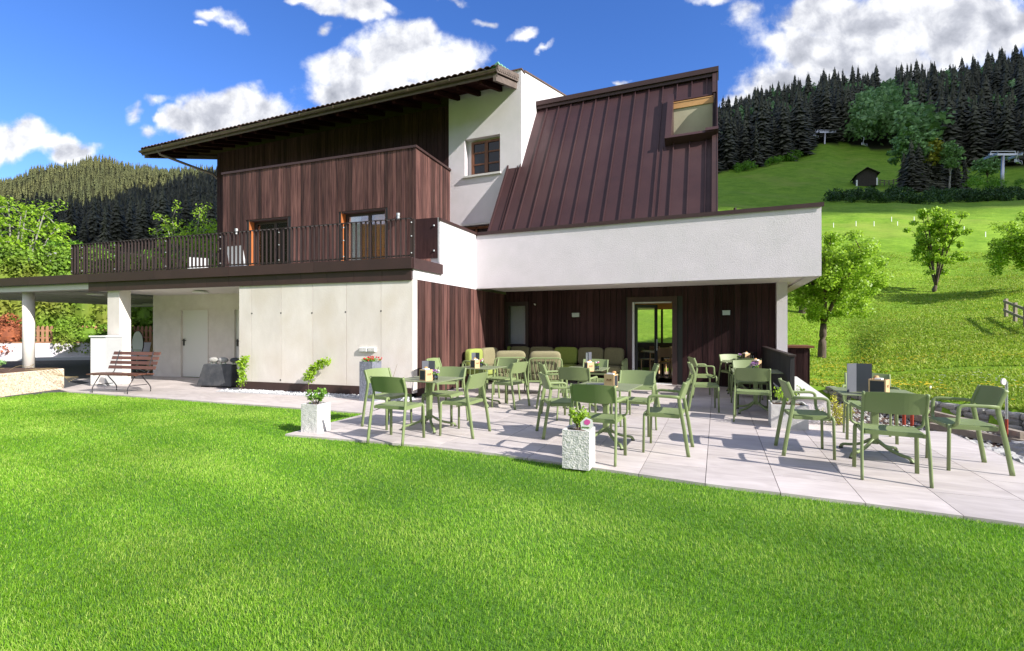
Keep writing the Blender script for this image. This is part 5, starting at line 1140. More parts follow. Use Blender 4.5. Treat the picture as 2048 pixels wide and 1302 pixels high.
def lounge(x, y, rz, label):
    e = empty('cane_armchair', (x, y, 0), rz, label, 'armchair', 'lounge armchairs with V shaped rods facing the sofa'); w = .36
    mb = MB(); cushion(mb, (0, .02, .40), (.62, .62, .16), 0, 0, 60); mb.build('seat_cushion', 'beigefab', e, smooth=True)
    mb = MB(); cushion(mb, (0, -.22, .70), (.66, .19, .48), 0, R(8), 61); mb.build('back_cushion', 'beigefab', e, smooth=True)
    mb = MB(); mb.sweep(round_path([(-w, -.34, 0), (-w, -.33, .45), (-w+.02, -.40, .80), (w-.02, -.40, .80), (w, -.33, .45), (w, -.34, 0)], .09, 5), .032, .028, n=8, sq=.4, up=(0, 1, .02)); mb.build('back_frame', 'green', e, smooth=True)
    mb = MB()
    for b, t in ((-.30, -.33), (-.20, -.27), (-.12, -.19), (-.045, -.10), (-.045, .0), (.045, -.0), (.045, .10), (.12, .19), (.20, .27), (.30, .33), (-.13, .02), (.13, -.02)): mb.sweep([(b, -.33, .32), (t, -.40, .79)], .016, .014, n=6, up=(0, 1, 0))
    mb.build('rods', 'green', e)
    for s in (-1, 1):
        mb = MB(); mb.sweep(round_path([(s*w, .30, 0), (s*w, .30, .58), (s*w, -.30, .64)], .09, 5), .034, .026, n=8, sq=.4, up=(1, 0, 0)); ar = mb.build('armrest', 'green', e, smooth=True)
        mb = MB()
        for k in range(5): mb.sweep([(s*w, .2-k*.1, .31), (s*w, .22-k*.11, .60)], .014, .014, n=6, up=(1, 0, 0))
        mb.build('side_rods', 'green', ar)
    mb = MB(); mb.bar((-w, .28, .31), (w, .28, .31), .03, .04); mb.bar((-w, -.32, .31), (w, -.32, .31), .03, .04); mb.bar((-w, -.32, .31), (-w, .28, .31), .03, .04); mb.bar((w, -.32, .31), (w, .28, .31), .03, .04); mb.build('seat_frame', 'green', e)
    return e
la = lounge(.72, 10.55, R(-3), 'cane backed armchair with sand cushion, straight behind the middle green chairs')
lb = copy_tree(la, (-.05, 10.75, 0), R(4), 'cane backed armchair with sand cushion, closer to the sofa corner')
# restaurant furniture inside
wt = empty('dining_table', FN.pt(FN.at(1325, tD+2.6), tD+2.6, 0), R(-22), 'light wooden dining table inside behind the open door', 'table')
mb = MB(); mb.box(-.6, .6, -.38, .38, .72, .75); mb.build('table_top', 'pinewood', wt); mb = MB(); mb.box(-.04, .04, -.04, .04, .02, .72); mb.box(-.25, .25, -.2, .2, 0, .02); mb.build('pedestal', 'black', wt)
def wchair(p, rz, label):
    e = empty('dining_chair', p, rz, label, 'chair', 'light wooden dining chairs inside'); mb = MB(); mb.box(-.21, .21, -.2, .22, .43, .46); mb.build('seat', 'box', e); mb = MB(); mb.box(-.21, .21, -.22, -.19, .62, .86); mb.box(-.21, -.18, -.22, -.19, .46, .62); mb.box(.18, .21, -.22, -.19, .46, .62); mb.build('backrest', 'box', e)
    for a in (-.19, .19):
        for b in (-.19, .2): mb = MB(); mb.box(a-.016, a+.016, b-.016, b+.016, 0, .43); mb.build('leg', 'box', e)
    return e
c1 = wchair(FN.pt(FN.at(1322, tD+1.6), tD+1.6, 0), R(10), 'light wooden chair seen through the doorway on the near side of the inner table')
for px, t, rz, lb_ in ((1340, 2.2, 200, 'light wooden chair inside, at the right jamb'), (1300, 3.2, 120, 'light wooden chair seen through the glazed leaf'), (1336, 3.6, 40, 'light wooden chair inside near the far window')):
    copy_tree(c1, FN.pt(FN.at(px, tD+t), tD+t, 0), R(rz), lb_)
# ---------------- planters ----------------
def planter(name, x, y, rz, w, h, m, label, taper=1.0, soil=.03, cat='planter', d=None):
    e = empty(name, (x, y, 0), rz, label, cat); d = d or w; a, b = w/2*taper, d/2*taper; A, B = w/2, d/2; t = .022
    mb = MB(); nz = 14; nx = 10   # rough quarried faces: a displaced grid on each side
    rnd = random.Random(int(x*100)); amp = .003 if m != 'planterflat' else .0015
    for (p, q) in (((-1, -1), (1, -1)), ((1, -1), (1, 1)), ((1, 1), (-1, 1)), ((-1, 1), (-1, -1))):
        V = []; nrm = Vector((p[1]-q[1], q[0]-p[0], 0)).normalized()*-1
        for j in range(nz+1):
            v = j/nz; ax = a+(A-a)*v; bx = b+(B-b)*v
            for i in range(nx+1):
                u = i/nx; px_ = (p[0]*(1-u)+q[0]*u)*ax; py_ = (p[1]*(1-u)+q[1]*u)*bx; k = amp*rnd.uniform(-1, 1) if 0 < i < nx and 0 < j < nz else 0
                V.append((px_+nrm.x*k, py_+nrm.y*k, v*h))
        mb.add(V, [(j*(nx+1)+i, j*(nx+1)+i+1, (j+1)*(nx+1)+i+1, (j+1)*(nx+1)+i) for j in range(nz) for i in range(nx)])
    for x0, x1, y0, y1 in ((-A, A, -B, -B+t), (-A, A, B-t, B), (-A, -A+t, -B+t, B-t), (A-t, A, -B+t, B-t)): mb.box(x0+.001, x1-.001, y0+.001, y1-.001, h-.1, h+.0005)
    mb.add([(-A+.002, -B+.002, 0.002), (A-.002, -B+.002, .002), (A-.002, B-.002, .002), (-A+.002, B-.002, .002)], [(0, 3, 2, 1)])
    mb.build('pot', m, e)
    mb = MB(); mb.box(-A+t, A-t, -B+t, B-t, h-.09, h-soil); mb.build('soil', 'soil', e); return e
def shrub(e, z, n, rad, size, seed, m='leafy', stems=7, h=.22):
    r = random.Random(seed); mb = MB(); cs = []
    for k in range(stems):
        a = r.uniform(0, 6.28); l = r.uniform(.4, 1)*rad; tip = (math.cos(a)*l, math.sin(a)*l, z+h*r.uniform(.55, 1)); mb.sweep([(tip[0]*.1, tip[1]*.1, z-.03), (tip[0]*.5, tip[1]*.5, z+(tip[2]-z)*.5), tip], .012, n=5, scales=[1, .7, .35]); cs.append(tip); cs.append((tip[0]*.6, tip[1]*.6, z+(tip[2]-z)*.65))
    mb.build('stems', 'bark', e); leaves('leaves', n, cs, [(rad*.38, rad*.38, h*.25)]*len(cs), size, m, e, seed)
cx, cy = G(634, 866.7); U1 = Vector((.33, .944)); V1_ = Vector((.944, -.33))
p1 = planter('stone_planter', -2.62+.5*(.25*-.944)+.12*.33, 6.52+.5*.25*.33+.12*.944, R(-19), .265, .385, 'planter', 'rough white square planter at the left corner of the terrace with a green bush')
shrub(p1, .36, 420, .13, .035, 3, 'leaf', 9, .20)
p2 = planter('stone_planter', .778-.14*.944+.09*.33+.01, 4.835+.14*.33+.09*.944, R(-22), .275, .385, 'planter', 'rough white square planter holding a bush with a pink flower tag')
shrub(p2, .36, 420, .10, .034, 8, 'leafy', 11, .21)
mb = MB(); e = p2; mb.hexa([(.09, -.10, .33), (.10, -.10, .33), (.10, -.098, .33), (.09, -.098, .33), (.10, -.10, .45), (.105, -.10, .45), (.105, -.098, .45), (.10, -.098, .45)])
a_ = [(.055, .40), (.13, .385), (.175, .44), (.165, .50), (.10, .525), (.045, .47)]; mb.slab([(x, -.12, z) for x, z in a_], (0, .003, 0)); tg = mb.build('plant_tag', 'whitepetal', p2)
mb = MB(); mb.slab([(x*.5+.058, -.1225, z*.42+.285) for x, z in a_], (0, .002, 0)); mb.build('tag_picture', 'pink', tg)
mb = MB()
for k in range(6): mb.box(.062+k*.013, .070+k*.013, -.1225, -.1205, .412+(k % 2)*.004, .430)
mb.build('tag_lettering', 'leaf', tg)
p3 = planter('square_planter', G(1589, 859)[0]+.04, G(1589, 859)[1]+.24, R(-23), .46, .335, 'planterflat', 'low wide pale planter behind the profile armchair near the white low wall')
shrub(p3, .31, 260, .22, .04, 5, 'leafy', 9, .24)
gp = planter('column_planter', -2.80, 9.60, R(-20), .30, .77, 'slate', 'tall grey blue stone column planter with red flowers before the concrete wall')
leaves('leaves', 260, [(0, 0, .79), (-.08, 0, .8), (.09, 0, .8)], [(.13, .12, .05)]*3, .035, 'leaf', gp, 4)
r = random.Random(2); cs = [(r.uniform(-.16, .16), r.uniform(-.15, .15), .80+r.uniform(0, .06)) for _ in range(22)]; leaves('flowers', 330, cs, [(.02, .02, .015)]*22, .024, 'redpetal', gp, 5)
# climbing plants by the wall
def climber(x, y, pts, n, seed, label, rad=.07, size=.055, m='leafy'):
    e = empty('climbing_plant', (x, y, .0), 0, label, 'plant'); P = smooth_path(pts, 5); mb = MB(); mb.sweep(P, .016, n=6, scales=[1-.6*i/len(P) for i in range(len(P))]); mb.build('stem', 'redpaint' if False else 'bark', e, smooth=True)
    k0 = int(len(P)*.28); cs = [tuple(p) for p in P[k0:]]+[tuple(P[i]+Vector((random.Random(seed+i).uniform(-.07, .07), -.02, random.Random(seed+i).uniform(-.03, .03)))) for i in range(k0, len(P))]
    leaves('leaves', n, cs, [(rad, rad*.8, rad*.9)]*len(cs), size, m, e, seed); return e
c = FC.pt(FC.at(482, -.2), -.2, 0); climber(c[0], c[1], [(0, 0, 0), (.03, 0, .2), (.04, .0, .42), (.02, .02, .62), (.06, .02, .74)], 360, 3, 'leafy climber at the left end of the concrete wall beside the dark slab', .095, .068)
c = FC.pt(FC.at(617, -.22), -.22, 0); climber(c[0], c[1], [(0, 0, 0), (.0, 0, .25), (.03, 0, .42), (.10, -.02, .56), (.26, -.04, .66), (.42, -.05, .72)], 430, 9, 'arching climber leaning right in front of the concrete wall', .11, .07)
e = empty('bare_twigs', (*FC.pt(-.55, -.16, 0)[:2], 0), 0, 'thin bare red twigs rising from the gravel at the wall corner', 'plant'); mb = MB(); r = random.Random(4)
for k in range(6): a = r.uniform(-.3, .3); mb.sweep([(r.uniform(-.05, .05), 0, 0), (a*.5, 0, .3), (a, -.02, .5+r.random()*.25)], .009, n=5, scales=[1, .7, .3])
mb.build('twigs', 'brownwood', e)
# yellow shrub at the end of the low wall
e = empty('yellow_shrub', (*G(1678, 850)[:2], -.1), 0, 'yellow green feathery shrub at the end of the white low wall', 'shrub'); r = random.Random(7); mb = MB(); cs = []
for k in range(16): a = r.uniform(0, 6.3); l = r.uniform(.05, .24); tip = (math.cos(a)*l, math.sin(a)*l, r.uniform(.25, .52)); mb.sweep([(0, 0, 0), (tip[0]*.4, tip[1]*.4, tip[2]*.5), tip], .008, n=4, scales=[1, .8, .4]); cs += [tip, (tip[0]*.8, tip[1]*.8, tip[2]*.8), (tip[0]*.6, tip[1]*.6, tip[2]*.5)]
mb.build('stems', 'bark', e); leaves('leaves', 900, cs, [(.05, .05, .06)]*len(cs), .026, 'yellowleaf', e, 7)
# ---------------- bench, dark slab, cabinet, sign ----------------
bx, by = G(228, 786); e = empty('park_bench', (bx+.03, by+.15, 0), R(-14), 'brown slatted bench with curved iron legs on the path by the square column', 'bench')
for k in range(5): mb = MB(); mb.tt = random.random(); y = -.20+k*.095; mb.box(-.68, .68, y-.04, y+.04, .405-.012*(k in (0, 4)), .428-.012*(k in (0, 4))); mb.build('seat_slat', 'benchwood', e)
for k in range(4): mb = MB(); mb.tt = random.random(); z = .50+k*.105; y = .225+k*.038; mb.hexa([(-.68, y, z), (.68, y, z), (.68, y+.02, z), (-.68, y+.02, z), (-.68, y+.022, z+.072), (.68, y+.022, z+.072), (.68, y+.042, z+.072), (-.68, y+.042, z+.072)]); mb.build('back_slat', 'benchwood', e)
for s in (-.5, .5):
    for y0, y1 in ((-.24, -.10), (.28, .10)): mb = MB(); mb.sweep(smooth_path([(s, y0, 0), (s, y0*.96, .12), (s, y1*1.15, .32), (s, y1*.6, .40)], 4), .022, n=7); mb.build('leg', 'blackiron', e, smooth=True)
    mb = MB(); mb.sweep(smooth_path([(s, -.22, .39), (s, .1, .395), (s, .225, .44), (s, .27, .62), (s, .36, .92)], 4), .02, n=7); mb.bar((s, -.2, .17), (s, .2, .17), .015, .015); mb.build('side_frame', 'blackiron', e, smooth=False)
gx, gy = G(432, 775); e = empty('stone_block', (gx, gy+.12, 0), R(-14), 'anthracite stone block carrying round sculptures next to the recessed door', 'stone')
mb = MB(); mb.hexa([(-.52, -.16, .03), (.50, -.16, .03), (.50, .16, .03), (-.52, .16, .03), (-.40, -.07, .56), (.44, -.07, .56), (.44, .10, .56), (-.40, .10, .56)]); mb.build('block', 'anthra', e, bevel=.03)
for s in (-.38, -.12, .15, .4): mb = MB(); mb.box(s-.03, s+.03, -.12, .12, 0, .031); mb.build('foot', 'black', e)
for px, nm, mm in ((420, 'grey', 'stone'), (442, 'pale striped', 'rock'), (470, 'black', 'anthra')):
    x = G(px, 775)[0]; rzz = R(-14); y = e.location.y+(x-e.location.x)*math.tan(-R(14))*1.0+.0
    b = empty('stone_sculpture', (x, y, .56), R(10), f'{nm} oval pebble on a small metal stand on top of the dark block', 'sculpture', None)
    mb = MB(); mb.puff((0, 0, .10), (.24, .15, .13), R(-14), e=.9, n=8, seed=px, lump=.03); mb.build('pebble', mm, b, smooth=True); mb = MB()
    for s in (-.05, .05): mb.box(s-.008, s+.008, -.03, .03, 0, .065)
    mb.box(-.07, .07, -.035, .035, 0, .006); mb.build('stand', 'galv', b)
cx, cy = G(205, 772); e = empty('electric_cabinet', (cx-.05, cy+.18, 0), R(-8), 'tall white electric cabinet standing against the square column', 'cabinet')
mb = MB(); mb.box(-.22, .22, -.22, .22, .0, 1.22); mb.build('body', 'cabgrey', e, bevel=.01); mb = MB(); mb.box(-.24, .24, -.24, .24, 1.22, 1.25); mb.build('lid', 'white', e); mb = MB(); mb.box(-.2, .2, -.226, -.219, .04, 1.18); mb.build('door', 'doorwhite', e); mb = MB(); mb.lathe([(.012, 0), (.012, .005)], (-.224, .1, 1.1), 8); mb.build('red_mark', 'redpaint', e)
s = FC.at(277, 2.9); c = FC.pt(s, 2.9, 0); e = empty('folded_table', (c[0], c[1], 0), R(-25), 'round white table top folded upright on its stand under the canopy', 'table')
mb = MB(); mb.sweep([(0, -.03, .95), (0, .0, .95)], .62, .80, n=28, up=(0, 0, 1)); mb.build('table_top', 'white', e); mb = MB(); mb.sweep([(0, -.031, .95), (0, .001, .95)], .64, .82, n=28, up=(0, 0, 1), caps=False); mb.build('rim', 'rail', e)
mb = MB(); mb.box(-.2, .2, -.07, -.03, .70, .74); mb.box(-.02, .02, -.05, -.01, .0, .6); mb.build('stand', 'galv', e)
for a in range(3): mb = MB(); mb.bar((0, -.03, .1), (.28*math.cos(a*2.1+.5), -.03+.2*math.sin(a*2.1+.5), .0), .03, .02); mb.build('foot', 'galv', e)
s = FC.at(301, 3.2); c = FC.pt(s, 3.2, 0); e = empty('timber_planks', (c[0], c[1], 0), R(-20), 'bundle of light timber planks leaning at the wall under the canopy', 'planks')
for k in range(4): mb = MB(); mb.hexa([(k*.06-.1, -.1, 0), (k*.06-.055, -.1, 0), (k*.06-.055, -.02, 0), (k*.06-.1, -.02, 0), (k*.06-.03, .1, 1.25-k*.08), (k*.06+.015, .1, 1.25-k*.08), (k*.06+.015, .14, 1.25-k*.08), (k*.06-.03, .14, 1.25-k*.08)]); mb.build('plank', 'box', e)
# aggregate trough at the left
e = empty('aggregate_trough', (-10.72, 10.0, 0), 0, 'long exposed aggregate concrete trough at the left edge of the lawn', 'planter')
mb = MB(); mb.box(-1.6, 0, -1.6, 1.62, -.03, .47); mb.build('trough', 'aggregate', e, bevel=.02); mb = MB(); mb.box(-1.52, -.08, -1.5, 1.54, .471, .49); mb.build('soil', 'soil', e)
mb = MB(); mb.box(-1.55, -.01, -1.6, 1.6, -.05, -.03); mb.build('base', 'black', e)
r = random.Random(5); mb = MB()
for k in range(14): x = r.uniform(-1.2, -.05); y = r.uniform(-1.2, 1.5); mb.sweep(smooth_path([(x, y, .49), (x+r.uniform(-.1, .2), y+.1, .52+r.random()*.07), (x+r.uniform(0, .35), y+r.uniform(-.2, .4), .50+r.random()*.06)], 3), .009, n=5)
for k in range(5): mb.sweep(smooth_path([(-.15, 1.3-k*.12, .5), (.05, 1.35-k*.1, .48), (.16+.03*k, 1.4-k*.05, .33), (.28+.05*k, 1.45, .16+.03*k)], 3), .010, n=5)
mb.build('vine', 'brownwood', e)
dx, dy = -10.95, 10.15; d = empty('dwarf_pine', (dx, dy, .49), 0, 'small blue green dwarf conifer growing in the aggregate trough', 'shrub'); mb = MB(); mb.sweep([(0, 0, 0), (.02, 0, .2), (.12, .03, .3)], .02, n=5); mb.build('trunk', 'bark', d)
leaves('needles', 500, [(.0, 0, .12), (.12, .05, .20), (.22, .0, .22), (-.15, 0, .2)], [(.12, .12, .06)]*4, .035, 'greyleaf', d, 4)
# ---------------- left background ----------------
FLW = Fr((-23.4, 22.6), -17); e = empty('street_wall', (-23.4, 22.6, 0), 0, 'long low white street wall below the clipped hedge', 'wall')
mb = MB(); mb.fbox(FLW, -14, 9.4, 0, .3, -.1, .78); mb.build('wall', 'stucco', e, off=(-23.4, 22.6, 0)); mb = MB(); mb.fbox(FLW, -14, 9.4, -.9, 0, -.1, .12); mb.build('kerb', 'kerb', e, off=(-23.4, 22.6, 0)); mb = MB(); mb.fbox(FLW, -14, 9.4, -.02, .34, .78, .83); mb.build('coping', 'picket', e, off=(-23.4, 22.6, 0))
e = empty('picket_fence', FLW.pt(2.0, .25, .83), 0, 'reddish brown picket fence on top of the white street wall', 'fence'); off = FLW.pt(2.0, .25, .83)
mb = MB(); rnd = random.Random(3)
sp0 = FLW.at(70)
for k in range(int((9.45-sp0)/.175)):
    s = sp0+k*.175; mb.tt = rnd.random(); mb.fbox(FLW, s-.055, s+.055, .22, .245, .84, 1.52+rnd.random()*.02); mb.slab([FLW.pt(s-.055, .22, 1.53), FLW.pt(s+.055, .22, 1.53), FLW.pt(s, .22, 1.60)], (0, .025, 0))
mb.build('pickets', 'picket', e, off=off); mb = MB(); mb.fbox(FLW, sp0-.1, 9.5, .25, .29, .98, 1.06); mb.fbox(FLW, sp0-.1, 9.5, .25, .29, 1.32, 1.40); mb.build('rail', 'picket', e, off=off)
def hedge(name, pts, hs, n, size, m, label, seed, wid=1.1, z0=.7, cat='hedge'):
    e = empty(name, (pts[0][0], pts[0][1], z0), 0, label, cat); o = e.location; rng = np.random.default_rng(seed); cs = []; rs = []; mb = MB()
    for (a, b), (ha, hb_) in zip(zip(pts, pts[1:]), zip(hs, hs[1:])):
        L = math.hypot(b[0]-a[0], b[1]-a[1]); k = max(2, int(L/.8))
        for i in range(k):
            t = i/k; h = (ha*(1-t)+hb_*t)*(1+rng.uniform(-.08, .08)); x = a[0]+(b[0]-a[0])*t-o[0]; y = a[1]+(b[1]-a[1])*t-o[1]; layers = max(2, int(h/.8))
            for j in range(layers+1):
                zc = h*(j+.15)/layers; f = wid*(1-.25*(j/layers)**2)*rng.uniform(.8, 1.15); cs.append((x+rng.uniform(-.15, .15), y+rng.uniform(-.15, .15), min(zc, h-.3))); rs.append((f*.75, f*.75, .62*rng.uniform(.8, 1.2)))
            mb.puff((x, y, h*.45), (1.0, wid*1.1, h*.85), 0, e=.7, n=3)
    mb.build('inner_growth', m, e)
    d = rng.normal(0, 1, (n, 3)); d /= np.linalg.norm(d, axis=1)[:, None]; k = rng.integers(0, len(cs), n); c = np.array(cs)[k]+d*np.array(rs)[k]*rng.uniform(.82, 1.06, n)[:, None]
    V, Fq, t = leaf_quads(c, size, rng, d, .2); fast_mesh('foliage', V, Fq, m, t, parent=e); return e
p = lambda s, t: FLW.pt(s, t, 0)[:2]
hedge('thuja_hedge', [p(-6, 1.6), p(1.5, 1.6), p(7.6, 1.6)], [4.6, 4.5, 4.0], 48000, .20, 'thuja', 'tall sunlit thuja hedge above the street wall', 4, 1.25)
hedge('ground_juniper', [p(sp0+1.2, .2), p(sp0+2.6, .3), p(sp0+4.2, .2)], [1.0, .75, .9], 5000, .12, 'thuja', 'low juniper bushes spilling over the picket fence', 5, .7)
hedge('copper_hedge', [p(-4, .3), p(sp0-.3, .3)], [1.25, 1.0], 7000, .13, 'brownleaf', 'reddish brown shrubs at the far left above the street wall', 6, .8)
hedge('round_thuja', [p(9.2, 1.3), p(10.2, 1.6)], [3.0, 2.7], 5000, .13, 'leaf', 'bright green rounded conifer behind the square column', 7, .9)
hedge('dark_laurel', [p(9.5, 5), p(14, 7)], [5.2, 5.0], 7000, .22, 'darkleaf', 'dark green bush in the shade beyond the picket fence', 8, 1.5)
e = empty('rubble_wall', (*p(10.3, 3.2), 0), 0, 'dark dry stone retaining wall seen in the gap beside the recessed wall', 'wall'); off = (*p(10.3, 3.2), 0); rnd = random.Random(2); mb = MB()
for j in range(9):
    for i in range(12): mb.tt = rnd.random(); c = FLW.pt(9.6+i*.42+rnd.random()*.1+(j % 2)*.2, 3.4, .3+j*.28); mb.puff((c[0], c[1], c[2]), (.42*rnd.uniform(.8, 1.1), .4, .28), rnd.random(), e=.6, n=3, seed=i*9+j, lump=.15)
mb.build('stones', 'screenstone', e, off=off)
e = empty('marker_post', (*p(10.15, .9), 0), 0, 'slim turquoise post at the end of the picket fence', 'post'); mb = MB(); mb.box(-.035, .035, -.035, .035, 0, 2.1); mb.box(-.05, .05, -.05, .05, 2.1, 2.13); mb.build('post', 'greencop', e)
e = empty('playground_slide', (*FC.pt(FC.at(255, 16), 16, 0)[:2], 0), 0, 'red and white slide seen through the balcony rails', 'slide'); r0_ = Vector(e.location)
mb = MB(); q = smooth_path([(-1.6, 0, 5.15), (-.9, 0, 5.0), (0, 0, 4.5), (.8, 0, 3.6), (1.2, 0, 2.8)], 5); mb.sweep(q, .6, .10, n=8, sq=.5); mb.build('chute', 'slide', e); mb = MB(); mb.sweep([v+Vector((0, -.32, .1)) for v in q], .06, .16, n=6); mb.build('side', 'whitepetal', e)
for s in (-1.6, -.1): mb = MB(); mb.bar((s, 0, 2), (s, 0, 4.6), .08, .08); mb.build('leg', 'galv', e)
# boulders behind the hedge
def boulder(x, y, z, sx, sy, sz_, seed, label, m='rock', name='boulder', group=None):
    e = MB(); e.puff((0, 0, sz_*.3), (sx, sy, sz_), seed, e=.75, n=7, seed=seed, lump=.22); o = e.build(name, m, smooth=False); o.location = (x, y, z); return tag(o, label, 'rock', group)
boulder((105-CX)/F*27, 27, 4.0, 3.6, 1.6, 2.0, 3, 'grey sunlit boulder on the bank behind the hedge left of the balcony rail')
# ---------------- deciduous trees ----------------
def tree(name, x, y, z, h, crown, trunk_h, n, leaf, m, label, seed, lean=0, r0=.11, cat='tree', clumps=46, bark='bark', group=None, limbs=6, ez=.5, dens=.16, dense_low=False, cone=0):
    """crown = (rx, rz) ; limbs grow from the fork and carry leaf clumps"""
    rnd = random.Random(seed); e = empty(name, (x, y, z), 0, label, cat, group); rx, rzz = crown; cz = h-rzz; mb = MB(); fork = Vector((lean*.5, 0, trunk_h)); mb.sweep(smooth_path([(0, 0, -.3), (lean*.15+rnd.uniform(-.04, .04), 0, trunk_h*.5), fork], 4), r0*2, n=9, scales=[1.15-.4*i/8 for i in range(9)])
    tips = []
    for k in range(limbs):
        a = 6.283*k/limbs+rnd.uniform(-.4, .4); el = rnd.uniform(.35, 1.1) if k else 1.45; d = Vector((math.cos(a)*math.cos(el), math.sin(a)*math.cos(el), math.sin(el)))
        end = Vector((lean, 0, cz))+Vector((d.x*rx, d.y*rx, d.z*rzz))*rnd.uniform(.72, .95); mid = fork.lerp(end, .5)+Vector((rnd.uniform(-.1, .1), rnd.uniform(-.1, .1), .12))*h*.12
        P = smooth_path([fork, mid, end], 5); mb.sweep(P, r0*1.1, n=6, scales=[.9-.75*i/(len(P)-1) for i in range(len(P))])
        for j in (4, 6, 8, 10):
            if j < len(P): tips.append(P[j])
            b = P[min(j, len(P)-1)]; q = b+Vector((rnd.uniform(-1, 1), rnd.uniform(-1, 1), rnd.uniform(-.2, .9)))*rx*.32; mb.sweep([b, b.lerp(q, .5)+Vector((0, 0, .05)), q], r0*.35, n=5, scales=[1, .6, .3]); tips.append(q)
    mb.build('trunk', bark, e, smooth=True)
    cs = [tuple(t) for t in tips]; 
    for k in range(clumps):
        while True:
            d = Vector((rnd.uniform(-1, 1), rnd.uniform(-1, 1), rnd.uniform(-1, 1)))
            if .25 < d.length < 1: break
        if d.z < -.55 and not dense_low: d.z *= .5
        kf = 1 if not cone else max(.12, 1.1-cone*(d.z+1)/2); cs.append((lean+d.x*rx*.92*kf, d.y*rx*.92*kf, cz+d.z*rzz*.92))
    rs = [(rx*dens*rnd.uniform(.7, 1.5),)*2+(rx*dens*rnd.uniform(.55, 1.1),) for _ in cs]
    leaves('crown', n, cs, rs, leaf, m, e, seed, up=.5); return e
def at(px, Y, z=None): x = (px-CX)/F*Y; return x, Y, (tz(x, Y) if z is None else z)
x, y, z = at(1643, 18.6); tree('fruit_tree', x, y, z-.05, 4.9, (2.05, 1.85), 1.35, 38000, .095, 'leafy', 'round fresh green fruit tree right beside the wing of the house', 5, .15, .14, clumps=120, limbs=9, dens=.15, dense_low=True)
x, y, z = at(1604, 25); tree('fruit_tree', x, y, z-.3, 4.4, (1.9, 1.6), 1.7, 7000, .12, 'leafy', 'fruit tree half hidden behind the round fruit tree near the white column', 15, 0, .17, clumps=50)
x, y, z = at(1868, 28); tree('young_tree', x, y, z-.2, 5.3, (1.75, 2.35), .55, 13000, .13, 'leafy', 'slender light green tree standing alone on the sunny meadow', 8, .2, .12, clumps=60, limbs=7, dens=.13, dense_low=True, cone=.85)
x, y, z = at(2068, 24); tree('meadow_tree', x, y, z-.2, 3.8, (2.1, 1.6), .9, 15000, .12, 'leafy', 'green tree cut by the right edge of the picture on the meadow', 9, .1, .13, clumps=50, dens=.2)
x, y, z = at(22, 30, 1.2); tree('maple_tree', x, y, z, 8.0, (3.0, 2.0), 2.2, 4800, .19, 'leafy', 'large bright green tree with pale bare branches at the far left', 21, .6, .22, clumps=40, bark='birch', limbs=10, dens=.16)
x, y, z = at(165, 36, 3); tree('garden_tree', x, y, z, 4.4, (3.0, 1.3), 1.2, 9000, .24, 'leaf', 'low green tree behind the left end of the balcony rail', 22, 0, .2, clumps=60)
x, y, z = at(378, 27, 1.2); tree('budding_tree', x, y, z, 7.0, (2.3, 2.6), 1.6, 4600, .13, 'leafy', 'half bare tree with pale twigs and young leaves left of the clad box', 23, .3, .16, clumps=40, bark='birch', limbs=12, dens=.16)
x, y, z = at(270, 32, 1.4); tree('garden_tree', x, y, z, 4.6, (4.0, 1.8), 1.0, 8000, .2, 'leaf', 'green bushes seen through the balcony rails', 24, 0, .2, clumps=60)
# ---------------- right background ----------------
off = (WA.x, WA.y, -.3); e = empty('dry_stone_wall', off, 0, 'low dry stone wall along the lower edge of the flowering meadow', 'wall'); rnd = random.Random(8); mb = MB(); L = (WB-WA).length; dW = (WB-WA).normalized(); ang = math.atan2(dW.y, dW.x)
for j in range(3):
    s = rnd.random()*.1
    while s < L:
        w = rnd.uniform(.16, .34); mb.tt = rnd.random(); c = WA+dW*(s+w/2); mb.puff((c.x-off[0], c.y-off[1], .06+j*.10), (w*.97, .22, .115), ang+rnd.uniform(-.06, .06), e=.42, n=3, seed=int(s*70)+j, lump=.10); s += w
mb.build('stones', 'stone', e)
rg = np.random.default_rng(6); n = 5200; x = rg.uniform(4.6, 8.9, n); y = rg.uniform(3.2, 11.6, n); k = inpoly(x, y, [(5.05, 7.1), (6.0, 6.62), (5.67, 5.78), (5.31, 4.95), (4.6, 3.2), (8.8, 3.2), (8.8, 5.2), (7.7, 11.6), (7.2, 11.6)]); x = x[k]; y = y[k]; n = len(x)
sc2 = rg.uniform(.012, .045, (n, 1, 1))**1.0*np.array([1.2, 1, .7]); ra = rg.uniform(0, 6.28, n); Rm = np.zeros((n, 3, 3)); Rm[:, 0, 0] = np.cos(ra); Rm[:, 0, 1] = -np.sin(ra); Rm[:, 1, 0] = np.sin(ra); Rm[:, 1, 1] = np.cos(ra); Rm[:, 2, 2] = 1
V = np.einsum('nij,nkj->nki', Rm, oc[None]*sc2+rg.normal(0, .003, (n, 6, 3)))+np.stack([x, y, np.full(n, -.30)], -1)[:, None]
tag(fast_mesh('rubble', V.reshape(-1, 3), (np.arange(n)[:, None, None]*6+of[None]).reshape(-1, 3), 'stone', np.repeat(rg.random(n), 8)), 'loose grey stones between the terrace edge and the dry stone wall', 'gravel', kind='stuff')
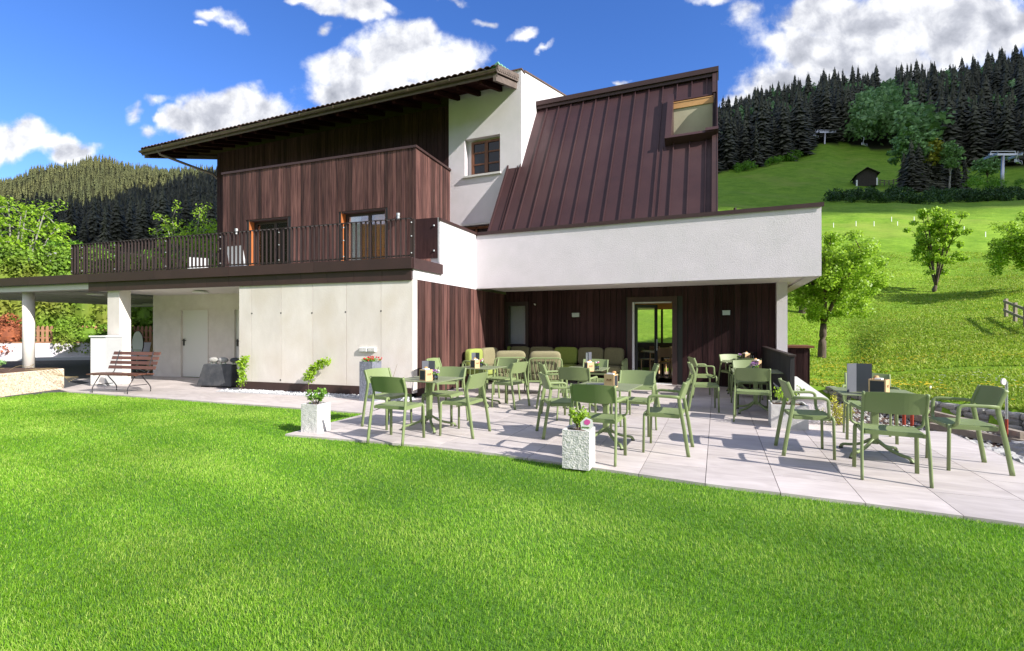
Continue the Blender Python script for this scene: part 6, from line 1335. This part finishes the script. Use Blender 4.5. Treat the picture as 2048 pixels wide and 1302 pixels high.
for k, (x0, y0, x1, y1, z) in enumerate(((1742, 792, 1858, 822, -.12), (1800, 812, 2048, 872, -.14), (1735, 806, 1900, 852, -.2), (1860, 852, 2060, 890, -.24))):
    a = G(x0, y0, z); b = G(x1, y1, z); m_ = Vector(((a[0]+b[0])/2, (a[1]+b[1])/2, z)); e = empty('timber_beam', m_, 0, ['upper grey timber beam above the stone border', 'long weathered beam at the foot of the dry stone wall', 'short grey beam near the red posts', 'lowest weathered beam behind the boulders'][k], 'beam', 'grey timber beams edging the steps')
    mb = MB(); mb.bar(Vector((*a, z))-m_, Vector((*b, z))-m_, .10, .11); mb.build('beam', 'log', e); mb = MB(); d_ = (Vector((*b, z))-Vector((*a, z))).normalized(); 
    for q in (.15, .85): pp = Vector((*a, z)).lerp(Vector((*b, z)), q)-m_; mb.bar(pp-Vector((0, 0, .35)), pp+Vector((0, 0, .07)), .05, .05, up=(1, 0, 0))
    mb.build('stake', 'log', e)
for k, px in enumerate((1748, 1792, 1808, 1824)):
    x, y = G(px, 845, -.25); mb = MB(); mb.lathe([(.026, 0), (.026, .36), (.015, .38)], n=10); o = mb.build('red_post', 'redpaint', smooth=False); o.location = (x, y, -.32); tag(o, ['short red post nearest the yellow shrub', 'short red post left of a close pair', 'short red post, middle one of the right group', 'short red post closest to the boulders'][k], 'post', 'short red posts beyond the terrace')
x, y = G(2013, 876, -.2); e = empty('marker_pole', (x, y, -.3), 0, 'white and red marker pole with pale round plate behind the rightmost chair', 'pole'); mb = MB(); mb.lathe([(.017, .38), (.017, .93)], n=10); mb.build('pole', 'galv', e); mb = MB(); mb.lathe([(.019, 0), (.019, .38)], n=10); mb.build('red_base', 'redpaint', e); mb = MB(); mb.sweep([(-.045, -.01, .93), (-.045, .01, .93)], .07, .10, n=16, up=(0, 0, 1)); mb.build('plate', 'soffit', e)
rnd = random.Random(11)
rk = [(1778, 872, .5, .3), (1828, 880, .42, .26), (1880, 892, .40, .22), (1935, 893, .5, .26), (1990, 908, .42, .24), (2035, 922, .42, .24), (2060, 905, .5, .3), (1750, 850, .3, .2), (1868, 868, .25, .2)]
names = ['pale boulder at the left start of the rock border', 'flat grey boulder second from the left in the rock border', 'grey slab in the rock border behind the rightmost table', 'large dark boulder in the middle of the rock border', 'rounded boulder below the marker pole', 'boulder at the right picture edge beside the terrace', 'boulder farther out beyond the right terrace edge', 'small stone near the yellow shrub', 'small stone behind the flat boulders']
for k, (px, py, w, h) in enumerate(rk): x, y = G(px, py, -.12); boulder(x+.1, y+.1, -.33, w, w*.75, h*1.3, k+30, names[k], group='boulders of the rock border')
# pasture fences
def fence_posts():
    spots = [(1667, 448, 57, 1.0), (1712, 452, 56, 1.0), (1748, 452, 56, 1), (1783, 447, 58, 1.3), (1795, 453, 56, 1), (1828, 447, 58, 1), (1928, 470, 52, 1.0), (1971, 478, 48, 1.1)]
    lab = ['first from the left along the upper edge of the sunlit meadow', 'second from the left at the upper edge of the sunlit meadow', 'third from the left at the upper edge of the sunlit meadow', 'brown one standing behind the line of white posts', 'fourth white one on the upper meadow edge', 'last white one before the slender tree', 'lower one above the crown of the cut off tree', 'lone one right of the slender tree']
    m0 = None
    for k, (px, py, Y, h) in enumerate(spots):
        x = (px-CX)/F*Y; z = tz(x, Y)
        if m0 is None: mb = MB(); mb.box(-.026, .026, -.026, .026, -.2, .5); mb.lathe([(.045, 0), (.03, .04)], (0, 0, .5), 8); m0 = mb.build('pasture_post', 'whitepetal'); o = m0
        else: o = m0.copy(); COL.objects.link(o)
        o.location = (x, Y, z); tag(o, 'white pasture post, '+lab[k] if k != 3 else 'pasture post, '+lab[k], 'post', 'pasture posts on the meadow')
fence_posts()
x, y = G(1861, 795, -.05); mb = MB(); mb.box(-.012, .012, -.012, .012, 0, .28); mb.box(-.02, .02, -.016, .016, .24, .26); o = mb.build('wire_stake', 'whitepetal'); o.location = (x, y, -.08); tag(o, 'small white wire stake at the edge of the stone wall', 'stake')
e = empty('wooden_fence', at(2040, 19), 0, 'weathered rail fence at the right picture edge on the meadow', 'fence'); q = Vector(e.location)
A_ = Vector(at(2012, 19.5)); B_ = Vector(at(2075, 16.0)); A_.z = tz(A_.x, A_.y); B_.z = tz(B_.x, B_.y)
for k in range(4): pp = A_.lerp(B_, k/3); mb = MB(); mb.bar(pp-q-Vector((0, 0, .3)), pp-q+Vector((0, 0, .75)), .09, .09, up=(1, 0, 0)); mb.build('post', 'log', e)
for h in (.3, .65): mb = MB(); mb.bar(A_-q+Vector((-.1, 0, h)), B_-q+Vector((0, -.06, h)), .03, .10); mb.build('rail', 'log', e)
# hut
x, y, z = at(1729, 119); e = empty('field_hut', (x, y, z-.1), R(-25), 'small dark timber hay hut with white corner piers on the shaded slope', 'hut')
mb = MB(); w, d_, h = 2.0, 2.4, 2.1; mb.box(-w, w, -d_, d_, -.8, h)
mb.add([(-w, -d_, h), (w, -d_, h), (0, -d_, h+1.35), (-w, d_, h), (w, d_, h), (0, d_, h+1.35)], [(0, 1, 2), (3, 5, 4), (0, 2, 5, 3), (1, 4, 5, 2)]); mb.build('walls', 'huts', e)
for sgn in (-1, 1): mb = MB(); mb.slab([(sgn*(w+.5), -d_-.7, h-.25), (0, -d_-.7, h+1.42), (0, d_+.5, h+1.42), (sgn*(w+.5), d_+.5, h-.25)], (0, 0, .12)); mb.build('roof', 'huts', e)
for sgn in (-1, 1): mb = MB(); mb.box(sgn*w-.15, sgn*w+.15, -d_-.12, -d_+.1, -.8, .9); mb.build('pier', 'white', e)
mb = MB(); mb.box(-.4, .4, -d_-.04, -d_, -.2, 1.4); mb.build('door', 'huts', e)
e = empty('paddock_fence', at(1780, 116), 0, 'grey paddock fence running right from the hay hut', 'fence'); q = Vector(e.location); mb = MB(); mr_ = MB()
for k in range(9): a = Vector(at(1742+k*9, 118+k*.3)); b = Vector(at(1751+k*9, 118.3+k*.3)); mb.bar(a-q, a-q+Vector((0, 0, 1.3)), .16, .16, up=(1, 0, 0)); mr_.bar(a-q+Vector((0, 0, 1.1)), b-q+Vector((0, 0, 1.1)), .1, .14); mr_.bar(a-q+Vector((0, 0, .6)), b-q+Vector((0, 0, .6)), .1, .14)
mb.build('posts', 'log', e); mr_.build('rails', 'log', e)
# chair lift
def pylon(px, pyb, Y, h, label, rz=0):
    x = (px-CX)/F*Y; z = tz(x, Y); z = zz(pyb, Y); e = empty('lift_pylon', (x, Y, z), rz, label, 'pylon', 'pylons of the chair lift')
    mb = MB(); mb.sweep([(-.35, 0, -4), (0, 0, h)], .85, n=12, scales=[1, .75]); mb.build('mast', 'galv', e, smooth=True)
    mb = MB(); mb.bar((-3.4, 0, h+.2), (3.4, 0, h+.2), .45, .5); mb.bar((-3.0, 0, h+1.0), (3.0, 0, h+1.0), .15, .15); mb.bar((-3, 0, h+.2), (-3, 0, h+1.0), .12, .12, up=(0, 1, 0)); mb.bar((3, 0, h+.2), (3, 0, h+1.0), .12, .12, up=(0, 1, 0)); mb.build('crossarm', 'galv', e)
    for s in (-3, 3):
        mb = MB(); mb.bar((s, -1.6, h-.35), (s, 1.6, h-.35), .35, .3); mb.bar((s, 0, h-.3), (s, 0, h+.2), .2, .2, up=(0, 1, 0)); sv = mb.build('sheave_bank', 'galv', e); mb = MB()
        for k in range(6): mb.sweep([(s-.1, -1.5+k*.6, h-.1), (s+.1, -1.5+k*.6, h-.1)], .5, .5, n=10)
        mb.build('sheave', 'galv', sv)
    return e
pylon(1650, 300, 186, 6.6, 'farther lift pylon standing at the top of the shaded meadow'); pylon(2006, 357, 118, 5.6, 'nearer lift pylon at the right, in front of the forest')
def lift_chair(px, py, Y, label):
    x = (px-CX)/F*Y; z = zz(py, Y); e = empty('lift_chair', (x, Y, z), R(30), label, 'lift chair', 'chairs hanging on the lift cable'); mb = MB(); mb.sweep(smooth_path([(0, 0, 2.6), (0, .1, 1.6), (0, .3, .9), (0, .3, .2)], 4), .12, n=6); mb.build('hanger', 'galv', e)
    mb = MB(); mb.box(-1.0, 1.0, -.25, .3, -.05, .07); mb.box(-1.0, 1.0, .26, .36, .07, .75); mb.build('seat', 'galv', e); mb = MB(); mb.sweep(round_path([(-1.05, .3, .6), (-1.05, -.4, .5), (-1.05, -.45, -.4), (1.05, -.45, -.4), (1.05, -.4, .5), (1.05, .3, .6)], .2), .09, n=6); mb.build('safety_bar', 'galv', e); return e
lift_chair(1631, 273, 182, 'lift chair just left of the farther pylon'); lift_chair(1728, 290, 165, 'lift chair in front of the dark forest between the two pylons'); lift_chair(2036, 325, 112, 'lift chair at the right edge beside the nearer pylon')
# ---------------- conifers ----------------
def conifer(tiers, fans, h, rad, rng, droop=.35, trunk=True):
    V = []; Fq = []; T = []; n = 0
    for i in range(tiers):
        f = i/tiers; z = h*(.06+.92*f); r = rad*(1-f)**.85*rng.uniform(.82, 1.1)+.05*rad; k = max(4, int(fans*(1-f*.6)))
        a0 = rng.uniform(0, 6.28)
        for j in range(k):
            a = a0+j*6.283/k+rng.uniform(-.2, .2); rr_ = r*rng.uniform(.65, 1.2); w = 2.9*rr_/k*1.25+.05*rad; z_ = z; z = z_+rng.uniform(-.55, .55)*h/tiers; c, s = math.cos(a), math.sin(a); up = h/tiers*1.25; dz = -droop*rr_*rng.uniform(.5, 1.3)
            tip = (c*rr_, s*rr_, z+dz); m1 = (c*rr_*.55-s*w*.5, s*rr_*.55+c*w*.5, z+dz*.55-.02*h*0); m2 = (c*rr_*.55+s*w*.5, s*rr_*.55-c*w*.5, z+dz*.55); top = (c*.02, s*.02, z+up)
            V += [top, m1, tip, m2]; Fq.append((n, n+1, n+2, n+3)); T.append(rng.random()); n += 4; z = z_
    V.append((0, 0, h*1.02)); V += [(.10, 0, h*.86), (-.05, .09, h*.86), (-.05, -.09, h*.86)]; Fq += [(n, n+1, n+2, n), ]; Fq = Fq[:-1]; V = V[:-4]
    V += [(-.06*rad, 0, h*.85), (.06*rad, 0, h*.85), (.0, 0, h*1.04), (0, .01, h*1.04), (0, -.06*rad, h*.85), (0, .06*rad, h*.85)]; Fq += [(n, n+1, n+2, n+3), (n+4, n+5, n+3, n+2)]; T += [.5, .5]; n += 6
    return np.array(V), np.array(Fq), np.array(T)
rng = np.random.default_rng(77)
HI = [conifer(26, 15, 1, rng.uniform(.15, .25), rng, droop=rng.uniform(.2, .5)) for _ in range(9)]
LO = [conifer(6, 6, 1, rng.uniform(.17, .24), rng) for _ in range(5)]
def bushy(rng, n=260):
    cs = rng.normal(0, 1, (16, 3)); cs /= np.linalg.norm(cs, axis=1)[:, None]; cs = cs*np.array([.30, .30, .30])*rng.uniform(.4, 1, (16, 1))+np.array([0, 0, .58]); V, Fq, t = cloud_quads(n, cs, [(.13, .13, .13)]*16, .085, rng); return V, Fq, t
BU = [bushy(rng) for _ in range(4)]
def merged(name, tpl, pos, hs, m, label, cat, tshift=None):
    Vs = []; Fs = []; Ts = []; n = 0
    for i, (p_, h) in enumerate(zip(pos, hs)):
        V, Fq, t = tpl[i % len(tpl)]; a = (i*2.399) % 6.283; c, s = math.cos(a), math.sin(a); W_ = np.stack([V[:, 0]*c-V[:, 1]*s, V[:, 0]*s+V[:, 1]*c, V[:, 2]], -1)*h+np.array(p_); Vs.append(W_); Fs.append(Fq+n); n += len(V); ts = ((i*.618) % 1); Ts.append(np.clip(t*.5+ts*.5, 0, 1))
    o = fast_mesh(name, np.concatenate(Vs), np.concatenate(Fs), m, np.concatenate(Ts)); return tag(o, label, cat, kind='stuff')
# right hill
cand = []
for k in range(5200):
    Y = math.sqrt(rng.uniform(138**2, 372**2)); px = rng.uniform(1385, 2230); ed = float(np.interp(px, *EDGE))+rng.uniform(0, 4)
    if Y < ed: continue
    cand.append((px, Y))
kept = []; cell = {}
for px, Y in cand:
    x = (px-CX)/F*Y; key = (int(x//5.5), int(Y//6.2))
    if key in cell: continue
    cell[key] = 1; kept.append((x, Y, tz(x, Y), px))
kept.sort(key=lambda q: q[1])
lead = [q for q in kept if q[1]-float(np.interp(q[3], *EDGE)) < 16 and not ((q[3]-1745)/95)**2 < 1 and (q[3] < 1660 or q[3] > 1850 or RNG.random() < .6)][:110]; rest = [q for q in kept if q not in lead]
# keep the light broadleaf groups where the photograph has them
def broad(px, py): return any(((px-a)/c)**2+((py-b)/d)**2 < 1 for a, b, c, d in ((1755, 225, 44, 36), (1832, 235, 24, 26), (1780, 195, 30, 22), (1748, 155, 24, 16), (1888, 145, 18, 18), (1695, 248, 24, 22), (2005, 110, 30, 16), (1620, 175, 22, 12), (1950, 200, 20, 14), (1560, 290, 24, 12)))
def yellowish(px, py): return any(((px-a)/c)**2+((py-b)/d)**2 < 1 for a, b, c, d in ((1780, 160, 12, 12), (1822, 155, 24, 12), (1870, 150, 12, 12), (1945, 138, 24, 12), (1545, 222, 16, 14)))
br = []; ye = []; sp_ = []
for q in rest:
    py = HY-(q[2]+12-EYE)*F/q[1]
    if broad(q[3], py) or rng.random() < .10: br.append(q)
    elif yellowish(q[3], py) or rng.random() < .03: ye.append(q)
    else: sp_.append(q)
merged('forest', HI, [(q[0], q[1], q[2]-.6) for q in sp_], rng.normal(19, 4, len(sp_)).clip(10, 29), 'spruce', 'dense dark spruce forest covering the right hill', 'forest')
merged('leafy_woodland', BU, [(q[0], q[1], q[2]-2) for q in br], rng.uniform(16, 23, len(br)), 'greyleaf', 'fresh green broadleaf patches inside the dark forest', 'forest')
merged('brown_woodland', BU, [(q[0], q[1], q[2]-2) for q in ye], rng.uniform(12, 17, len(ye)), 'brownwood', 'ochre budding crowns inside the dark forest', 'forest')
src = []
for t in HI[:4]: src.append(fast_mesh('crown', t[0], t[1], 'spruce', t[2]))
trk = MB(); trk.sweep([(0, 0, -.05), (0, 0, .5), (0, 0, .95)], .035, n=6, scales=[1, .6, .1]); trk_o = trk.build('trunk', 'bark')
for i, q in enumerate(lead):
    h = 15+9*rng.random(); e = empty('spruce_tree', (q[0], q[1], q[2]-.5), rng.random()*6.28, 'dark spruce among the front trees of the forest edge above the right meadow', 'tree', 'spruces along the forest edge'); e.scale = (h, h, h)
    for s_ in (src[i % 4], trk_o):
        if s_.parent is None and not s_.get('used'): o = s_; o['used'] = 1
        else: o = s_.copy(); COL.objects.link(o)
        if 'used' in o: pass
        o.parent = e
for s_ in bpy.data.objects:
    if 'used' in s_: del s_['used']
# tree group right of the hut
def spruce(px, Y, h, label, k):
    x, y, z = at(px, Y); e = empty('spruce_tree', (x, y, z-.4), k*1.3, label, 'tree', 'dark spruces of the group right of the hut'); e.scale = (h, h, h)
    for s_ in (src[k % 4], trk_o): o = s_.copy(); COL.objects.link(o); o.parent = e
lb = ['standing leftmost beside the hut fence', 'second from the left, under the broadleaf crown', 'in the middle below the yellow tree', 'right of the yellow tree', 'between yellow tree and birch', 'behind the birch', 'right of the birch', 'last one toward the pylon']
for k, (px, Y, h) in enumerate(((1808, 112, 9), (1822, 110, 12), (1838, 111, 11.5), (1856, 112, 11), (1868, 113, 12.5), (1888, 118, 12), (1912, 112, 9), (1930, 115, 8.5))): spruce(px, Y, h, 'dark spruce '+lb[k], k)
x, y, z = at(1822, 114); tree('broadleaf_tree', x, y, z, 13.8, (4.2, 4.6), 5, 3200, .75, 'greyleaf', 'large grey green broadleaf tree above the spruces right of the hut', 41, 0, .3, clumps=34, limbs=6, dens=.24)
x, y, z = at(1862, 113); tree('yellow_tree', x, y, z, 12.6, (2.5, 4.8), 5, 2600, .6, 'yellowleaf', 'yellow green tree in the group right of the hut', 42, 0, .25, clumps=30, limbs=5, dens=.28)
x, y, z = at(1899, 110); tree('birch_tree', x, y, z, 11.6, (2.3, 4.2), 3.5, 2400, .55, 'greyleaf', 'pale trunked birch at the right of the tree group', 43, .3, .2, clumps=28, bark='birch', limbs=5, dens=.28)
x, y, z = at(1975, 128); tree('bushy_tree', x, y, z, 7, (3.6, 3), 2, 1800, .6, 'greyleaf', 'light bushy tree left of the nearer lift pylon', 44, 0, .2, clumps=24, dens=.26)
# shrub belt and scattered bushes on the slope
pos = []; hs = []
for k in range(190):
    px = rng.uniform(1655, 2200); Y = rng.uniform(84, 97)+(.0 if px < 1850 else 6*rng.random()); x = (px-CX)/F*Y; pos.append((x, Y, tz(x, Y)-1.1)); hs.append(rng.uniform(2.4, 4.2))
merged('shrub_belt', BU, pos, hs, 'darkleaf', 'belt of dark shrubs crossing the slope below the hut', 'shrubs')
pos = []; hs = []
for k in range(26): px = rng.uniform(1470, 1600); Y = float(np.interp(px, *EDGE))-rng.uniform(0, 5); x = (px-CX)/F*Y; pos.append((x, Y, tz(x, Y)-1)); hs.append(rng.uniform(3, 5.5))
for k in range(30): px = rng.uniform(1930, 2200); Y = rng.uniform(100, 128); x = (px-CX)/F*Y; pos.append((x, Y, tz(x, Y)-1)); hs.append(rng.uniform(2.5, 5))
merged('slope_bushes', BU, pos, hs, 'leaf', 'green bushes along the edge of the forest', 'shrubs')
# left mountain
def scat(n, y0, y1, cs_, px0=-320, px1=640):
    out = []; cell = {}
    for k in range(n):
        Y = math.sqrt(rng.uniform(y0*y0, y1*y1)); px = rng.uniform(px0, px1); x = (px-CX)/F*Y; key = (int(x//cs_), int(Y//cs_))
        if key in cell: continue
        cell[key] = 1; out.append((x, Y, tz(x, Y)-.8))
    return out
P_ = scat(5200, 150, 512, 6.5); pn = [q for q in P_ if q[1] < 330]; pf = [q for q in P_ if q[1] >= 330]; merged('valley_forest', HI, pn, rng.uniform(11, 20, len(pn)), 'spruce', 'dark spruces low on the near left ridge', 'forest'); merged('ridge_forest', LO, pf, rng.uniform(11, 19, len(pf)), 'spruce', 'dark spruce forest climbing the near left ridge', 'forest')
P_ = scat(14000, 590, 925, 7.0, -320, 560); merged('mountain_forest', LO, P_, rng.uniform(9, 16, len(P_)), 'larch', 'olive brown forest on the sunlit far mountain at the left', 'forest')
# ---------------- unseen clouds, added and shaped to shade the right slope and the left ridge ----------------
def shade_cloud(cen_px, label, pts, H_, thick, seed):
    """unseen solid cloud mesh placed up-sun of the slope to shade it; pts are ground points (x, y, z) of the patch it keeps in shade"""
    k = [((Vector(q)+SUNV*((H_-q[2])/SUNV.z))) for q in pts]; c = sum(k, Vector())/len(k); mb = MB(); n = len(k); top = []; rows = 4
    ring = [q for q in k]; V = [tuple(q-c) for q in ring]; r_ = random.Random(seed)
    for j in range(1, rows+1):
        f = j/rows
        for q in ring: d = (q-c)*(1-f**2*.75); V.append((d.x, d.y, thick*math.sin(f*1.5)*r_.uniform(.8, 1.1)))
    F_ = [tuple(range(n))[::-1]]+[(j*n+i, j*n+(i+1) % n, (j+1)*n+(i+1) % n, (j+1)*n+i) for j in range(rows) for i in range(n)]+[tuple(range(rows*n, (rows+1)*n))]
    mb.add(V, F_); o = mb.build('cloud', 'cloudm', smooth=True); o.location = c; return tag(o, label, 'cloud')
def gp_(px, Y): x = (px-CX)/F*Y; return (x, Y, tz(x, Y))
lo = [(1395, 76), (1500, 74), (1600, 72), (1660, 69), (1740, 66), (1820, 66), (1900, 70), (1980, 74), (2060, 76), (2200, 78), (2400, 82)]
hi = [(2400, 395), (2200, 392), (2048, 390), (1900, 392), (1750, 395), (1600, 395), (1480, 390), (1330, 385), (1350, 230)]
shade_cloud(None, 'unseen cloud behind the viewer, shaped to keep the right slope in shade', [gp_(a, b) for a, b in lo+hi], 620, 60, 3)
lo = [(-300, 150), (0, 150), (200, 140), (430, 130), (620, 130)]; hi = [(640, 560), (440, 548), (360, 540), (290, 515), (200, 490), (120, 450), (60, 400), (-60, 360), (-300, 330)]
shade_cloud(None, 'unseen cloud added behind the viewer to keep the near left ridge in shade', [gp_(a, b) for a, b in lo+hi], 700, 50, 4)
